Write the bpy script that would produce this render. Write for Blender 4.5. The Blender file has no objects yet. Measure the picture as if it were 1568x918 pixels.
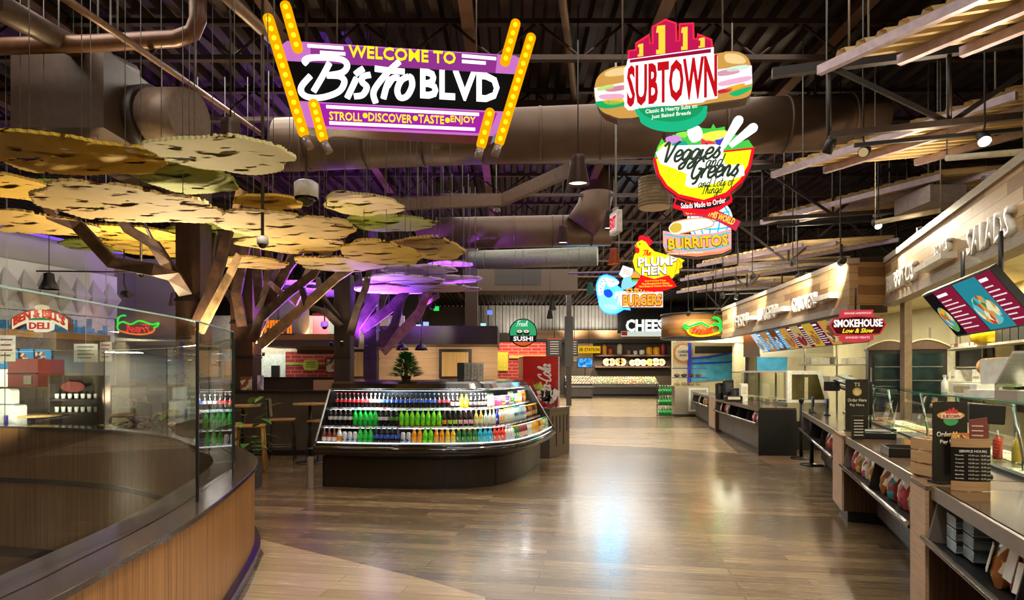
import bpy, bmesh, math, random
from mathutils import Vector, Matrix
random.seed(7)
S = bpy.context.scene
C = S.collection
PI = math.pi
F, CX, HY, EYE = 950.0, 784.0, 570.0, 1.6

# ------------------------------------------------------------------ camera, exposure, world, large lights
cam_d = bpy.data.cameras.new('camera'); cam = bpy.data.objects.new('camera', cam_d); C.objects.link(cam)
cam.location = (0, 0, EYE); cam.rotation_euler = (PI/2, 0, 0)
cam_d.sensor_fit = 'HORIZONTAL'; cam_d.sensor_width = 36.0
cam_d.lens = 36.0*F/1568.0; cam_d.shift_y = (HY-459.0)/1568.0
cam_d.clip_start = 0.05; cam_d.clip_end = 200
S.camera = cam
S.view_settings.view_transform = 'Standard'; S.view_settings.look = 'None'
S.view_settings.gamma = 1.0; S.view_settings.use_curve_mapping = False
S.view_settings.exposure = 0.28
wd = bpy.data.worlds.new('world'); S.world = wd; wd.use_nodes = True
bg = wd.node_tree.nodes['Background']; bg.inputs[0].default_value = (1.0, 0.80, 0.60, 1); bg.inputs[1].default_value = 0.07

def lamp(kind, name, loc, energy, color=(1,.86,.66), target=None, size=.2, angle=80, blend=.6, size_y=None):
    d = bpy.data.lights.new(name, kind); d.energy = energy; d.color = color
    if kind == 'SPOT':
        d.spot_size = math.radians(angle); d.spot_blend = blend; d.shadow_soft_size = size
    elif kind == 'AREA':
        d.shape = 'RECTANGLE'; d.size = size; d.size_y = size_y or size
    else:
        d.shadow_soft_size = size
    o = bpy.data.objects.new(name, d); C.objects.link(o); o.location = loc
    if target is not None:
        o.rotation_euler = (Vector(target)-Vector(loc)).to_track_quat('-Z', 'Y').to_euler()
    return o
WARM = (1, .82, .58); NEUT = (1, .93, .82); VIOLET = (.32, .07, 1.0)
# added fixtureless fill lamps high over the aisle and the dining side (shining down)
for x, y, e, sx in [(0.5, 2.0, 190, 5), (1.5, 8, 150, 5), (1.8, 14, 260, 7), (2.0, 23, 560, 9), (2.5, 33, 1500, 10),
                    (-5, 5.5, 70, 2), (-4, 9.6, 70, 2), (-7.2, 13, 50, 3)]:
    lamp('AREA', 'added_ceiling_fill', (x, y, 6.1), e, NEUT, (x, y, 0), sx, size_y=sx)

# added off-view spots brightening the stairwell and its veneer
lamp('SPOT', 'added_spot', (-.6, -1.2, 4.8), 260, NEUT, (-4.5, 6.5, .2), .15, 70, .9)
lamp('SPOT', 'added_spot', (.6, -.5, 4.8), 300, NEUT, (-1.5, 3.2, .2), .15, 70, .9)
lamp('SPOT', 'added_spot', (.3, .5, 5.2), 200, NEUT, (2.4, 4.0, .6), .15, 70, .9)

# ------------------------------------------------------------------ coordinates
def W(px, py, d):
    return Vector(((px-CX)*d/F, d, EYE-(py-HY)*d/F))
def G(px, py, z=0.0):
    d = (EYE-z)*F/(py-HY)
    return Vector(((px-CX)*d/F, d, z))
def lin(h):
    h = h.lstrip('#'); r = []
    for i in (0, 2, 4):
        v = int(h[i:i+2], 16)/255.0
        r.append(v/12.92 if v <= .04045 else ((v+.055)/1.055)**2.4)
    return (r[0], r[1], r[2], 1.0)
def col(c):
    return lin(c) if isinstance(c, str) else (tuple(c)+(1.0,))[:4]

# ------------------------------------------------------------------ materials (all procedural)
_M = {}
def _new(name):
    m = bpy.data.materials.new(name); m.use_nodes = True
    nt = m.node_tree; nt.nodes.clear()
    out = nt.nodes.new('ShaderNodeOutputMaterial')
    return m, nt, out
def N(nt, t, **kw):
    n = nt.nodes.new(t)
    for k, v in kw.items():
        setattr(n, k, v)
    return n
def coords(nt, scale=(1,1,1), rot=(0,0,0), kind='Object'):
    tc = N(nt, 'ShaderNodeTexCoord'); mp = N(nt, 'ShaderNodeMapping')
    mp.inputs['Scale'].default_value = scale; mp.inputs['Rotation'].default_value = rot
    nt.links.new(tc.outputs[kind], mp.inputs['Vector'])
    return mp.outputs['Vector']
def ramp(nt, fac, stops):
    r = N(nt, 'ShaderNodeValToRGB')
    while len(r.color_ramp.elements) < len(stops): r.color_ramp.elements.new(.5)
    for e, (p, c) in zip(r.color_ramp.elements, stops):
        e.position = p; e.color = col(c)
    nt.links.new(fac, r.inputs[0]); return r.outputs[0]
def noise(nt, vec, scale, detail=2, rough=.5):
    n = N(nt, 'ShaderNodeTexNoise'); n.inputs['Scale'].default_value = scale
    n.inputs['Detail'].default_value = detail; n.inputs['Roughness'].default_value = rough
    nt.links.new(vec, n.inputs['Vector']); return n.outputs['Fac']
def mix(nt, a, b, fac, mode='MIX'):
    m = N(nt, 'ShaderNodeMix', data_type='RGBA', blend_type=mode)
    for s, v in ((m.inputs[0], fac), (m.inputs[6], a), (m.inputs[7], b)):
        if hasattr(v, 'node'): nt.links.new(v, s)
        elif isinstance(v, (int, float)): s.default_value = v
        else: s.default_value = col(v)
    return m.outputs[2]
def bsdf(nt, out, color, rough=.5, metal=0, spec=.5):
    b = N(nt, 'ShaderNodeBsdfPrincipled')
    for k, v in (('Base Color', color), ('Roughness', rough)):
        if hasattr(v, 'node'): nt.links.new(v, b.inputs[k])
        elif k == 'Base Color': b.inputs[k].default_value = col(v)
        else: b.inputs[k].default_value = v
    b.inputs['Metallic'].default_value = metal
    b.inputs['Specular IOR Level'].default_value = spec
    nt.links.new(b.outputs[0], out.inputs[0]); return b
def mat(color, rough=.5, metal=0, var=.12, scale=14, spec=.5):
    key = ('m', color, rough, metal, var, scale, spec)
    if key in _M: return _M[key]
    m, nt, out = _new('paint'); c = col(color)
    n = noise(nt, coords(nt), scale, 1)
    cc = ramp(nt, n, [(.3, tuple(x*(1-var) for x in c[:3])), (.7, tuple(min(1, x*(1+var)) for x in c[:3]))])
    bsdf(nt, out, cc, rough, metal, spec); _M[key] = m; return m
GK = [1.0]
def glow(color, strength=1.0):
    strength = strength*GK[0]
    key = ('g', color, strength)
    if key in _M: return _M[key]
    m, nt, out = _new('lit'); e = N(nt, 'ShaderNodeEmission')
    n = noise(nt, coords(nt), 6, 1); c = col(color)
    cc = ramp(nt, n, [(.25, tuple(x*.94 for x in c[:3])), (.75, c[:3])])
    nt.links.new(cc, e.inputs[0]); e.inputs[1].default_value = strength
    nt.links.new(e.outputs[0], out.inputs[0]); _M[key] = m; return m
def glass(tint=(.93,.97,.94), refl=1.6, base=.02):
    key = ('gl', tint, refl, base)
    if key in _M: return _M[key]
    m, nt, out = _new('clear_glass')
    t = N(nt, 'ShaderNodeBsdfTransparent'); t.inputs[0].default_value = (*tint, 1)
    g = N(nt, 'ShaderNodeBsdfGlossy'); g.inputs['Roughness'].default_value = 0.0
    lw = N(nt, 'ShaderNodeLayerWeight'); lw.inputs[0].default_value = .5      # Schlick's curve, the same from both sides
    pw = N(nt, 'ShaderNodeMath', operation='POWER'); pw.inputs[1].default_value = 5.0
    nt.links.new(lw.outputs['Facing'], pw.inputs[0])
    ma = N(nt, 'ShaderNodeMath', operation='MULTIPLY_ADD', use_clamp=True)
    ma.inputs[1].default_value = .9; ma.inputs[2].default_value = .04*refl+base
    nt.links.new(pw.outputs[0], ma.inputs[0])
    x = N(nt, 'ShaderNodeMixShader'); nt.links.new(ma.outputs[0], x.inputs[0])
    nt.links.new(t.outputs[0], x.inputs[1]); nt.links.new(g.outputs[0], x.inputs[2])
    nt.links.new(x.outputs[0], out.inputs[0]); _M[key] = m; return m
def grain(c1, c2, c3=None, scale=(60,60,.9), rough=.45, spec=.4):
    key = ('gr', c1, c2, c3, scale, rough)
    if key in _M: return _M[key]
    m, nt, out = _new('wood_grain')
    n = noise(nt, coords(nt, scale), 1.0, 3, .6)
    cc = ramp(nt, n, [(.3, c1), (.5, c2), (.7, c3 or c1)])
    bsdf(nt, out, cc, rough, 0, spec); _M[key] = m; return m
def planks(c1, c2, mortar, bw, rh, rot=(0,0,0), rough=.4, gscale=(2,30,2), gamt=.35, msize=.004, spec=.5, swap=None, coat=0):
    """boards laid in rows; swap maps object axes to board axes"""
    m, nt, out = _new('boards')
    tc = N(nt, 'ShaderNodeTexCoord')
    v = tc.outputs['Object']
    if swap:
        sx = N(nt, 'ShaderNodeSeparateXYZ'); cb = N(nt, 'ShaderNodeCombineXYZ')
        nt.links.new(v, sx.inputs[0])
        for i, a in enumerate(swap): nt.links.new(sx.outputs[a], cb.inputs[i])
        v = cb.outputs[0]
    mp = N(nt, 'ShaderNodeMapping'); mp.inputs['Rotation'].default_value = rot
    nt.links.new(v, mp.inputs[0]); v = mp.outputs[0]
    b = N(nt, 'ShaderNodeTexBrick'); b.offset = .37; b.squash = 1
    b.inputs['Scale'].default_value = 1; b.inputs['Brick Width'].default_value = bw; b.inputs['Row Height'].default_value = rh
    b.inputs['Mortar Size'].default_value = msize; b.inputs['Mortar Smooth'].default_value = .2
    b.inputs['Color1'].default_value = col(c1); b.inputs['Color2'].default_value = col(c2); b.inputs['Mortar'].default_value = col(mortar)
    nt.links.new(v, b.inputs['Vector'])
    m2 = N(nt, 'ShaderNodeMapping'); m2.inputs['Scale'].default_value = gscale; nt.links.new(v, m2.inputs[0])
    n = noise(nt, m2.outputs[0], 1.0, 4, .65)
    g = ramp(nt, n, [(.25, (1-gamt,)*3), (.75, (1,)*3)])
    cc = mix(nt, b.outputs['Color'], g, 1.0, 'MULTIPLY')
    r2 = N(nt, 'ShaderNodeMapRange'); r2.inputs[3].default_value = rough-.05; r2.inputs[4].default_value = rough+.08
    nt.links.new(n, r2.inputs[0])
    bb = bsdf(nt, out, cc, r2.outputs[0], 0, spec)
    if coat: bb.inputs['Coat Weight'].default_value = coat; bb.inputs['Coat Roughness'].default_value = .13
    return m
def bricks(c1, c2, mortar, bw=.4, rh=.13, rough=.7, swap=(0,2,1)):
    return planks(c1, c2, mortar, bw, rh, rough=rough, gscale=(9,9,9), gamt=.15, msize=.012, swap=swap)
def steel(c='#b9b6ae', rough=.32):
    key = ('st', c, rough)
    if key in _M: return _M[key]
    m, nt, out = _new('brushed_steel')
    n = noise(nt, coords(nt, (3, 3, 120)), 1.0, 2)
    cc = ramp(nt, n, [(.3, tuple(x*.85 for x in col(c)[:3])), (.7, col(c)[:3])])
    bsdf(nt, out, cc, rough, .9); _M[key] = m; return m
def mottled(stops, scale, strength=None, rough=.5, detail=2):
    """coloured patches: food, photos on screens, printed packs"""
    key = ('mo', tuple(stops), scale, strength)
    if key in _M: return _M[key]
    m, nt, out = _new('printed_patches')
    vo = N(nt, 'ShaderNodeTexVoronoi'); vo.inputs['Scale'].default_value = scale
    nt.links.new(coords(nt), vo.inputs['Vector'])
    sp = N(nt, 'ShaderNodeSeparateXYZ'); nt.links.new(vo.outputs['Color'], sp.inputs[0])
    cc = ramp(nt, sp.outputs[0], [(i/len(stops), c) for i, c in enumerate(stops)])
    cc.node.color_ramp.interpolation = 'CONSTANT'
    if strength:
        e = N(nt, 'ShaderNodeEmission'); nt.links.new(cc, e.inputs[0]); e.inputs[1].default_value = strength
        nt.links.new(e.outputs[0], out.inputs[0])
    else:
        bsdf(nt, out, cc, rough)
    _M[key] = m; return m
BLACK = mat('#151311', .45); BLACKM = mat('#1c1917', .35, .3); DARK = mat('#2b2622', .5)
CHAR = mat('#3a332e', .5); WHITE = mat('#e9e4d8', .5); CREAM = mat('#e3d8b4', .7); GREY = mat('#8b8680', .6)
CHROME = steel('#d8d6d2', .15); STEEL = steel(); BROWNM = mat('#3b2a21', .5, .2)

# ------------------------------------------------------------------ mesh building
class MB:
    def __init__(self): self.bm = bmesh.new(); self.mi = 0
    def face(self, pts):
        vs = [self.bm.verts.new(p) for p in pts]
        try:
            f = self.bm.faces.new(vs); f.material_index = self.mi; return f
        except ValueError: pass
    def box(self, c, s, rz=0, rot=None):
        R = rot or Matrix.Rotation(rz, 3, 'Z'); c = Vector(c)
        v = [self.bm.verts.new(c+R@Vector((x*s[0]/2, y*s[1]/2, z*s[2]/2))) for z in (-1,1) for y in (-1,1) for x in (-1,1)]
        for q in ((0,2,3,1),(4,5,7,6),(0,1,5,4),(2,6,7,3),(0,4,6,2),(1,3,7,5)):
            f = self.bm.faces.new([v[i] for i in q]); f.material_index = self.mi
        return self
    def span(self, a, b):
        a, b = Vector(a), Vector(b)
        return self.box((a+b)/2, [abs(b[i]-a[i]) for i in range(3)])
    def beam(self, a, b, w, h):
        """rectangular bar from a to b, w across, h in the upright direction"""
        a, b = Vector(a), Vector(b); d = (b-a); L = d.length; d.normalize()
        up = Vector((0,0,1)) if abs(d.z) < .95 else Vector((0,1,0))
        s = d.cross(up).normalized(); u = s.cross(d).normalized()
        R = Matrix((s, d, u)).transposed()
        return self.box((a+b)/2, (w, L, h), rot=R)
    def prism(self, poly, y0, y1, T=None):
        """polygon in local XZ, thick from y0 (front) to y1"""
        fr = [Vector((x, y0, z)) for x, z in poly]; bk = [Vector((x, y1, z)) for x, z in poly]
        return self._ex(fr, bk, T)
    def slab(self, poly, z0, z1, T=None):
        return self._ex([Vector((x, y, z0)) for x, y in poly], [Vector((x, y, z1)) for x, y in poly], T)
    def _ex(self, A, B, T=None):
        if T: A = [T@v for v in A]; B = [T@v for v in B]
        a = [self.bm.verts.new(v) for v in A]; b = [self.bm.verts.new(v) for v in B]; n = len(a)
        fs = [self.bm.faces.new(a), self.bm.faces.new(b[::-1])]
        for i in range(n):
            fs.append(self.bm.faces.new([a[i], b[i], b[(i+1) % n], a[(i+1) % n]]))
        for f in fs: f.material_index = self.mi
        return self
    def lathe(self, prof, c=(0,0,0), n=16, axis='Z', cap=True):
        c = Vector(c); rings = []
        for r, h in prof:
            ring = []
            for k in range(n):
                t = 2*PI*k/n; x, y = r*math.cos(t), r*math.sin(t)
                p = (x, y, h) if axis == 'Z' else ((x, h, y) if axis == 'Y' else (h, x, y))
                ring.append(self.bm.verts.new(c+Vector(p)))
            rings.append(ring)
        for A, B in zip(rings, rings[1:]):
            for k in range(n):
                f = self.bm.faces.new([A[k], A[(k+1) % n], B[(k+1) % n], B[k]]); f.material_index = self.mi; f.smooth = True
        if cap:
            for r, rv in ((rings[0], True), (rings[-1], False)):
                f = self.bm.faces.new(r[::-1] if rv else r); f.material_index = self.mi
        return self
    def tube(self, path, r, n=8, cap=True, flat=None, closed=False):
        """round tube along path; flat=(ry) squashes it along local y for ribbon lettering"""
        P = [Vector(p) for p in path]; rings = []; m = len(P)
        u = None
        for i in range(m):
            t = (P[(i+1) % m if closed else min(i+1, m-1)]-P[i-1 if closed else max(i-1, 0)])
            if t.length < 1e-9: t = Vector((0,0,1))
            t.normalize()
            if flat is not None:
                v = Vector((0,1,0)); s = t.cross(v)
                s = s.normalized() if s.length > 1e-6 else Vector((1,0,0))
            else:
                if u is None:
                    u = t.orthogonal().normalized()
                u = (u - t*u.dot(t))
                u = u.normalized() if u.length > 1e-6 else t.orthogonal().normalized()
                s = u; v = t.cross(s)
            rr = r[i] if isinstance(r, (list, tuple)) else r
            rings.append([self.bm.verts.new(P[i]+s*(rr*math.cos(2*PI*k/n))+v*((flat if flat is not None else rr)*math.sin(2*PI*k/n))) for k in range(n)])
        for i in range(m if closed else m-1):
            A, B = rings[i], rings[(i+1) % m]
            for k in range(n):
                f = self.bm.faces.new([A[k], A[(k+1) % n], B[(k+1) % n], B[k]]); f.material_index = self.mi; f.smooth = True
        if cap and not closed:
            for q in (rings[0][::-1], rings[-1]):
                f = self.bm.faces.new(q); f.material_index = self.mi
        return self
    def ball(self, c, r, n=10, s=(1,1,1)):
        k0 = len(self.bm.verts)
        M = Matrix.Translation(Vector(c)) @ Matrix.Diagonal((*s, 1))
        d = bmesh.ops.create_uvsphere(self.bm, u_segments=n, v_segments=max(6, n*2//3), radius=r, matrix=M)
        for v in d['verts']:
            for f in v.link_faces: f.material_index = self.mi; f.smooth = True
        return self
    def strip(self, path, zs):
        """upright wall strip along a plan path, through the heights zs"""
        rows = [[self.bm.verts.new((p[0], p[1], z)) for p in path] for z in zs]
        for A, B in zip(rows, rows[1:]):
            for i in range(len(path)-1):
                f = self.bm.faces.new([A[i], A[i+1], B[i+1], B[i]]); f.material_index = self.mi; f.smooth = True
        return self
    def loft(self, rows, smooth=True, cap=False):
        R = [[self.bm.verts.new(p) for p in r] for r in rows]
        for A, B in zip(R, R[1:]):
            for i in range(len(A)-1):
                f = self.bm.faces.new([A[i], A[i+1], B[i+1], B[i]]); f.material_index = self.mi; f.smooth = smooth
        if cap:
            for r in (R[0][::-1], R[-1]):
                f = self.bm.faces.new(r); f.material_index = self.mi
        return self
    def build(self, name, m, parent=None, bevel=0):
        me = bpy.data.meshes.new(name)
        bmesh.ops.recalc_face_normals(self.bm, faces=self.bm.faces[:])
        self.bm.to_mesh(me); self.bm.free()
        for q in (m if isinstance(m, (list, tuple)) else [m]): me.materials.append(q)
        o = bpy.data.objects.new(name, me); C.objects.link(o)
        if parent: o.parent = parent
        if bevel:
            b = o.modifiers.new('bevel', 'BEVEL'); b.width = bevel; b.segments = 2; b.limit_method = 'ANGLE'
        return o
def tag(o, label=None, cat=None, group=None, kind=None):
    if label: o['label'] = label
    if cat: o['category'] = cat
    if group: o['group'] = group
    if kind: o['kind'] = kind
    return o
def thing(name, label, cat, loc=(0,0,0), rz=0, group=None):
    o = bpy.data.objects.new(name, None); C.objects.link(o); o.empty_display_size = .1
    o.location = loc; o.rotation_euler = (0, 0, rz)
    return tag(o, label, cat, group)
def struct(o): o['kind'] = 'structure'; return o
def kids(o): return [c for c in C.objects if c.parent == o]
def make_dup(root):
    tree = [(c, [g for g in C.objects if g.parent == c]) for c in C.objects if c.parent == root]
    def dup(loc, rz=None, label=None, group=None, scale=None):
        r = root.copy(); C.objects.link(r); r.location = loc
        if rz is not None: r.rotation_euler = (0, 0, rz)
        if scale: r.scale = (scale,)*3
        if label: r['label'] = label
        if group: r['group'] = group
        for c, gs in tree:
            k = c.copy(); C.objects.link(k); k.parent = r
            for g in gs:
                h = g.copy(); C.objects.link(h); h.parent = k
        return r
    return dup
ORD = ['first','second','third','fourth','fifth','sixth','seventh','eighth','ninth','tenth','eleventh','twelfth','thirteenth','fourteenth',
       'fifteenth','sixteenth','seventeenth','eighteenth','nineteenth','twentieth']
def ordinal(i):
    if i < 20: return ORD[i]
    tens = {2:'twenty',3:'thirty',4:'forty',5:'fifty',6:'sixty',7:'seventy'}
    t, u = (i+1)//10, (i+1) % 10
    return tens[t]+('-'+ORD[u-1] if u else '') if u else tens[t][:-1]+'ieth'
def smooth(pts, k=6, closed=False):
    P = [Vector(p) for p in pts]; n = len(P); out = []
    rng = range(n) if closed else range(n-1)
    for i in rng:
        g = (lambda j: P[j % n]) if closed else (lambda j: P[max(0, min(n-1, j))])
        a, b, c, d = g(i-1), g(i), g(i+1), g(i+2)
        for q in range(k):
            t = q/k
            out.append(.5*((2*b)+(c-a)*t+(2*a-5*b+4*c-d)*t*t+(3*b-a-3*c+d)*t**3))
    if not closed: out.append(P[-1])
    return out
def offset(path, d):
    """plan path moved to its left by d"""
    out = []
    for i in range(len(path)):
        t = Vector(path[min(i+1, len(path)-1)])-Vector(path[max(i-1, 0)]); t = Vector((t[0], t[1])).normalized()
        out.append(Vector((path[i][0]-t.y*d, path[i][1]+t.x*d)))
    return out

# ------------------------------------------------------------------ lettering
def text(name, s, m, parent, x=0, z=0, w=None, h=None, y=0, depth=.01, bold=0.0, shear=0.0, center=True, arc=None, rot=0, keep=False):
    cu = bpy.data.curves.new('t', 'FONT'); cu.body = s; cu.extrude = 0; cu.offset = bold; cu.shear = shear; cu.resolution_u = 2
    cu.align_x = 'CENTER'
    o = bpy.data.objects.new('t', cu); C.objects.link(o)
    dg = bpy.context.evaluated_depsgraph_get(); me = bpy.data.meshes.new_from_object(o.evaluated_get(dg))
    bpy.data.objects.remove(o); bpy.data.curves.remove(cu)
    bm = bmesh.new(); bm.from_mesh(me); bpy.data.meshes.remove(me)
    xs = [v.co.x for v in bm.verts]; ys = [v.co.y for v in bm.verts]
    x0, x1, y0, y1 = min(xs), max(xs), min(ys), max(ys)
    kx = (w/(x1-x0)) if w else None; ky = (h/(y1-y0)) if h else None
    kx = kx or ky; ky = ky or kx
    if depth:
        g = bmesh.ops.extrude_face_region(bm, geom=bm.faces[:])
        for v in [q for q in g['geom'] if isinstance(q, bmesh.types.BMVert)]: v.co.z += 1
    ca, sa = math.cos(rot), math.sin(rot)
    for v in bm.verts:
        lx = (v.co.x-(x0+x1)/2)*kx; lz = (v.co.y-(y0+y1)/2)*ky; d = v.co.z*depth
        if arc:   # bend: arc = sag at the ends (positive = ends lower)
            u = lx/((x1-x0)*kx/2); lz -= arc*u*u
        lx, lz = lx*ca-lz*sa, lx*sa+lz*ca
        v.co = Vector((x+lx, y-d, z+lz))
    me = bpy.data.meshes.new(name); bmesh.ops.recalc_face_normals(bm, faces=bm.faces[:]); bm.to_mesh(me); bm.free()
    me.materials.append(m); o = bpy.data.objects.new(name, me); C.objects.link(o); o.parent = parent
    return o
SCR = {
 'e':(.68,[[(0,.45),(.5,.55),(.55,.9),(.3,1.02),(.07,.6),(.2,.05),(.45,.03),(.72,.35)]]),
 'g':(.72,[[(.6,.85),(.3,1),(.05,.6),(.15,.1),(.45,.25),(.62,.9),(.55,0),(.4,-.65),(.12,-.75),(.1,-.4),(.72,.2)]]),
 'i':(.40,[[(.12,.95),(.1,.3),(.2,.03),(.45,.3)],[(.2,1.38),(.25,1.46)]]),
 's':(.60,[[(0,.15),(.38,1.05),(.33,.75),(.52,.4),(.36,.03),(.05,.12)]]),
 'a':(.84,[[(.6,.85),(.32,1),(.05,.55),(.17,.03),(.45,.25),(.64,.95),(.6,.25),(.7,.03),(.9,.28)]]),
 'n':(.80,[[(.05,.95),(.08,0)],[(.08,.4),(.3,.98),(.5,.85),(.5,.2),(.62,.03),(.84,.3)]]),
 'd':(.86,[[(.6,.8),(.32,1),(.05,.55),(.17,.03),(.45,.2),(.66,.9),(.76,1.85),(.6,.3),(.7,.03),(.9,.28)]]),
 'r':(.55,[[(.05,.95),(.1,.0)],[(.1,.45),(.3,.98),(.55,.88)]]),
 'o':(.68,[[(.35,1),(.08,.7),(.1,.15),(.35,0),(.6,.35),(.55,.85),(.35,1),(.25,.95)]]),
 'l':(.45,[[(.1,.3),(.36,1.2),(.38,1.8),(.24,1.82),(.14,1),(.2,.08),(.48,.25)]]),
 't':(.48,[[(.3,1.7),(.15,.3),(.25,.02),(.5,.25)],[(-.08,1.08),(.55,1.18)]]),
 'c':(.62,[[(.55,.8),(.35,1),(.08,.6),(.15,.1),(.4,.02),(.68,.3)]]),
 'h':(.76,[[(.1,.3),(.36,1.3),(.34,1.8),(.18,1.5),(.08,0)],[(.08,.4),(.3,.98),(.48,.85),(.48,.2),(.6,.03),(.8,.28)]]),
 'f':(.45,[[(.55,1.6),(.38,1.8),(.22,1.3),(.1,-.6)],[(-.05,.9),(.5,.98)]]),
 'w':(.95,[[(0,.95),(.1,.1),(.3,.08),(.44,.75),(.52,.1),(.75,.15),(.88,1),(1.0,.9)]]),
 'y':(.66,[[(.05,.95),(.1,.3),(.3,.1),(.58,.95),(.5,0),(.3,-.7),(.05,-.5)]]),
 'u':(.75,[[(.05,.95),(.1,.2),(.3,.02),(.55,.5),(.6,.95),(.6,.2),(.72,.03),(.85,.3)]]),
 'B':(1.0,[[(.3,1.75),(.08,-.05)],[(-.2,1.35),(.1,1.8),(.7,1.85),(.85,1.4),(.3,1.0),(.85,.85),(.9,.3),(.5,-.05),(-.1,.0),(-.3,.35)]]),
 'V':(.95,[[(-.15,1.5),(.05,1.85),(.2,1.6),(.35,.0),(.6,.7),(.8,1.6),(1.05,1.85)]]),
 'G':(.95,[[(.8,1.5),(.55,1.88),(.15,1.4),(.1,.4),(.4,.0),(.75,.4),(.82,.9),(.5,.9)],[(.82,.9),(.7,-.3),(.4,-.5)]]),
 'C':(.85,[[(.75,1.4),(.6,1.88),(.22,1.6),(.05,.8),(.2,.08),(.5,.0),(.85,.35)]]),
 'F':(.80,[[(-.05,1.55),(.25,1.8),(.95,1.78)],[(.45,1.75),(.3,.2),(.0,.0)],[(.1,.95),(.65,1.02)]]),
 'T':(.72,[[(-.15,1.5),(.1,1.82),(.85,1.78)],[(.42,1.75),(.3,.2),(.05,0)]]),
 'L':(.78,[[(.55,1.6),(.38,1.88),(.27,1.3),(.2,.2),(.0,.05),(.3,.1),(.75,.0)]]),
 'S':(.75,[[(.7,1.5),(.45,1.88),(.2,1.5),(.55,.9),(.55,.2),(.2,.0),(-.05,.3)]]),
 '!':(.3,[[(.2,1.8),(.1,.5)],[(.07,.08),(.08,.02)]]), '-':(.5,[[(.05,.6),(.45,.62)]]), '&':(.6,[[(.6,.0),(.15,1.2),(.35,1.6),(.45,1.2),(.05,.5),(.2,.0),(.6,.6)]]),
 ' ':(.45,[]),
}
def script(name, s, m, parent, x, z, h, y=0, wgt=.16, slant=.25, depth=.012, rot=0, mb=None, wx=1.0):
    """joined-up lettering; h is the height of a small letter; (x,z) the start of the baseline"""
    own = mb is None; mb = mb or MB(); pen = 0; ca, sa = math.cos(rot), math.sin(rot)
    for ch in s:
        adv, strokes = SCR[ch]
        for st in strokes:
            pts = []
            for q in smooth([(a, b, 0) for a, b in st], 5):
                lx = (pen+q.x)*wx+q.y*slant; lz = q.y
                lx, lz = lx*h, lz*h
                pts.append((x+lx*ca-lz*sa, y, z+lx*sa+lz*ca))
            mb.tube(pts, wgt*h/2, 8, flat=depth)
        pen += adv
    if own: return mb.build(name, m, parent)
def ellipse(cx, cz, rx, rz, n=28, a0=0, a1=2*PI):
    full = abs(a1-a0-2*PI) < 1e-6; k = n if full else n+1
    return [(cx+rx*math.cos(a0+(a1-a0)*i/n), cz+rz*math.sin(a0+(a1-a0)*i/n)) for i in range(k)]
def rrect(x0, z0, x1, z1, r, n=5):
    out = []
    for cx, cz, a in ((x1-r, z0+r, -PI/2), (x1-r, z1-r, 0), (x0+r, z1-r, PI/2), (x0+r, z0+r, PI)):
        out += [(cx+r*math.cos(a+PI/2*i/n), cz+r*math.sin(a+PI/2*i/n)) for i in range(n+1)]
    return out
def plate(name, poly, m, parent, y0, y1, bevel=0):
    b = MB(); b.prism(poly, y0, y1); return b.build(name, m, parent, bevel)
# ================================================================== FLOOR, WALLS, ROOF
U = Vector((.3387, .9409, 0)); NRM = Vector((.9409, -.3387, 0)); RO = Vector((1.14, 0, 0))
RZ = math.atan2(-U.y, -U.x)           # local x runs towards the camera along the counters, local y into the kitchens
def RP(s, n, z=0): return RO+U*s+NRM*n+Vector((0, 0, z))

rim_outer = smooth([(-1.60,-3.0),(-1.60,-1.0),(-1.60,.8),(-1.63,2.18),(-1.67,2.66),(-1.76,3.47),(-1.98,4.51),(-2.27,5.55),(-2.69,6.33),(-3.30,7.15),
                    (-4.2,8.15),(-5.72,9.12),(-7.6,9.65),(-9.6,9.85),(-12,9.9)], 5)
rim_outer = [Vector((p.x, p.y)) for p in rim_outer]
rim_inner = offset(rim_outer, .37)
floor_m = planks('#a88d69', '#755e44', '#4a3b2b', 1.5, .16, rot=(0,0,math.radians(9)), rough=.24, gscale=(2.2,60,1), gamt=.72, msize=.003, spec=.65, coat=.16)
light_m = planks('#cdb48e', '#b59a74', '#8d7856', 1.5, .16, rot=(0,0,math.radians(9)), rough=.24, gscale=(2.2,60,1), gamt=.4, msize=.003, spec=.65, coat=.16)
tan_m = planks('#80654a', '#6f5438', '#5a4029', 1.2, .14, rough=.35, gscale=(1.6,30,1), gamt=.3, msize=.003)
bm = bmesh.new()
def loop(pts):
    vs = [bm.verts.new((p[0], p[1], 0)) for p in pts]
    return [bm.edges.new((vs[i], vs[(i+1) % len(vs)])) for i in range(len(vs))]
hole = [p for p in offset(rim_outer, .2)]
pts = [(-20,-5),(14,-5),(14,47),(-20,47)]
# the floor stops along the stairwell parapet
fl = [(14,-5),(14,47),(-20,47),(-20,9.8)]+[tuple(p) for p in reversed(hole)]+[(-1.8,-5)]
vs = [bm.verts.new((p[0], p[1], 0)) for p in fl]
bm.faces.new(vs); bmesh.ops.triangulate(bm, faces=bm.faces[:])
me = bpy.data.meshes.new('floor'); bmesh.ops.recalc_face_normals(bm, faces=bm.faces[:]); bm.to_mesh(me); bm.free(); me.materials.append(floor_m)
fo = bpy.data.objects.new('floor', me); C.objects.link(fo); struct(fo)
def inlay(name, poly, m, z=.002):
    b = MB(); b.face([(x, y, z) for x, y in poly]); return struct(b.build(name, m))
g = lambda *p: (lambda v: (v.x, v.y))(G(*p))
inlay('floor_inlay_1', [g(388,823), g(640,884), g(742,914), (.0,3.4), (.5,2.0), (.9,-4), (-1.55,-4), (-1.55,2), (-1.7,3.5), (-1.95,4.6), (-2.2,5.5)], light_m)
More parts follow.
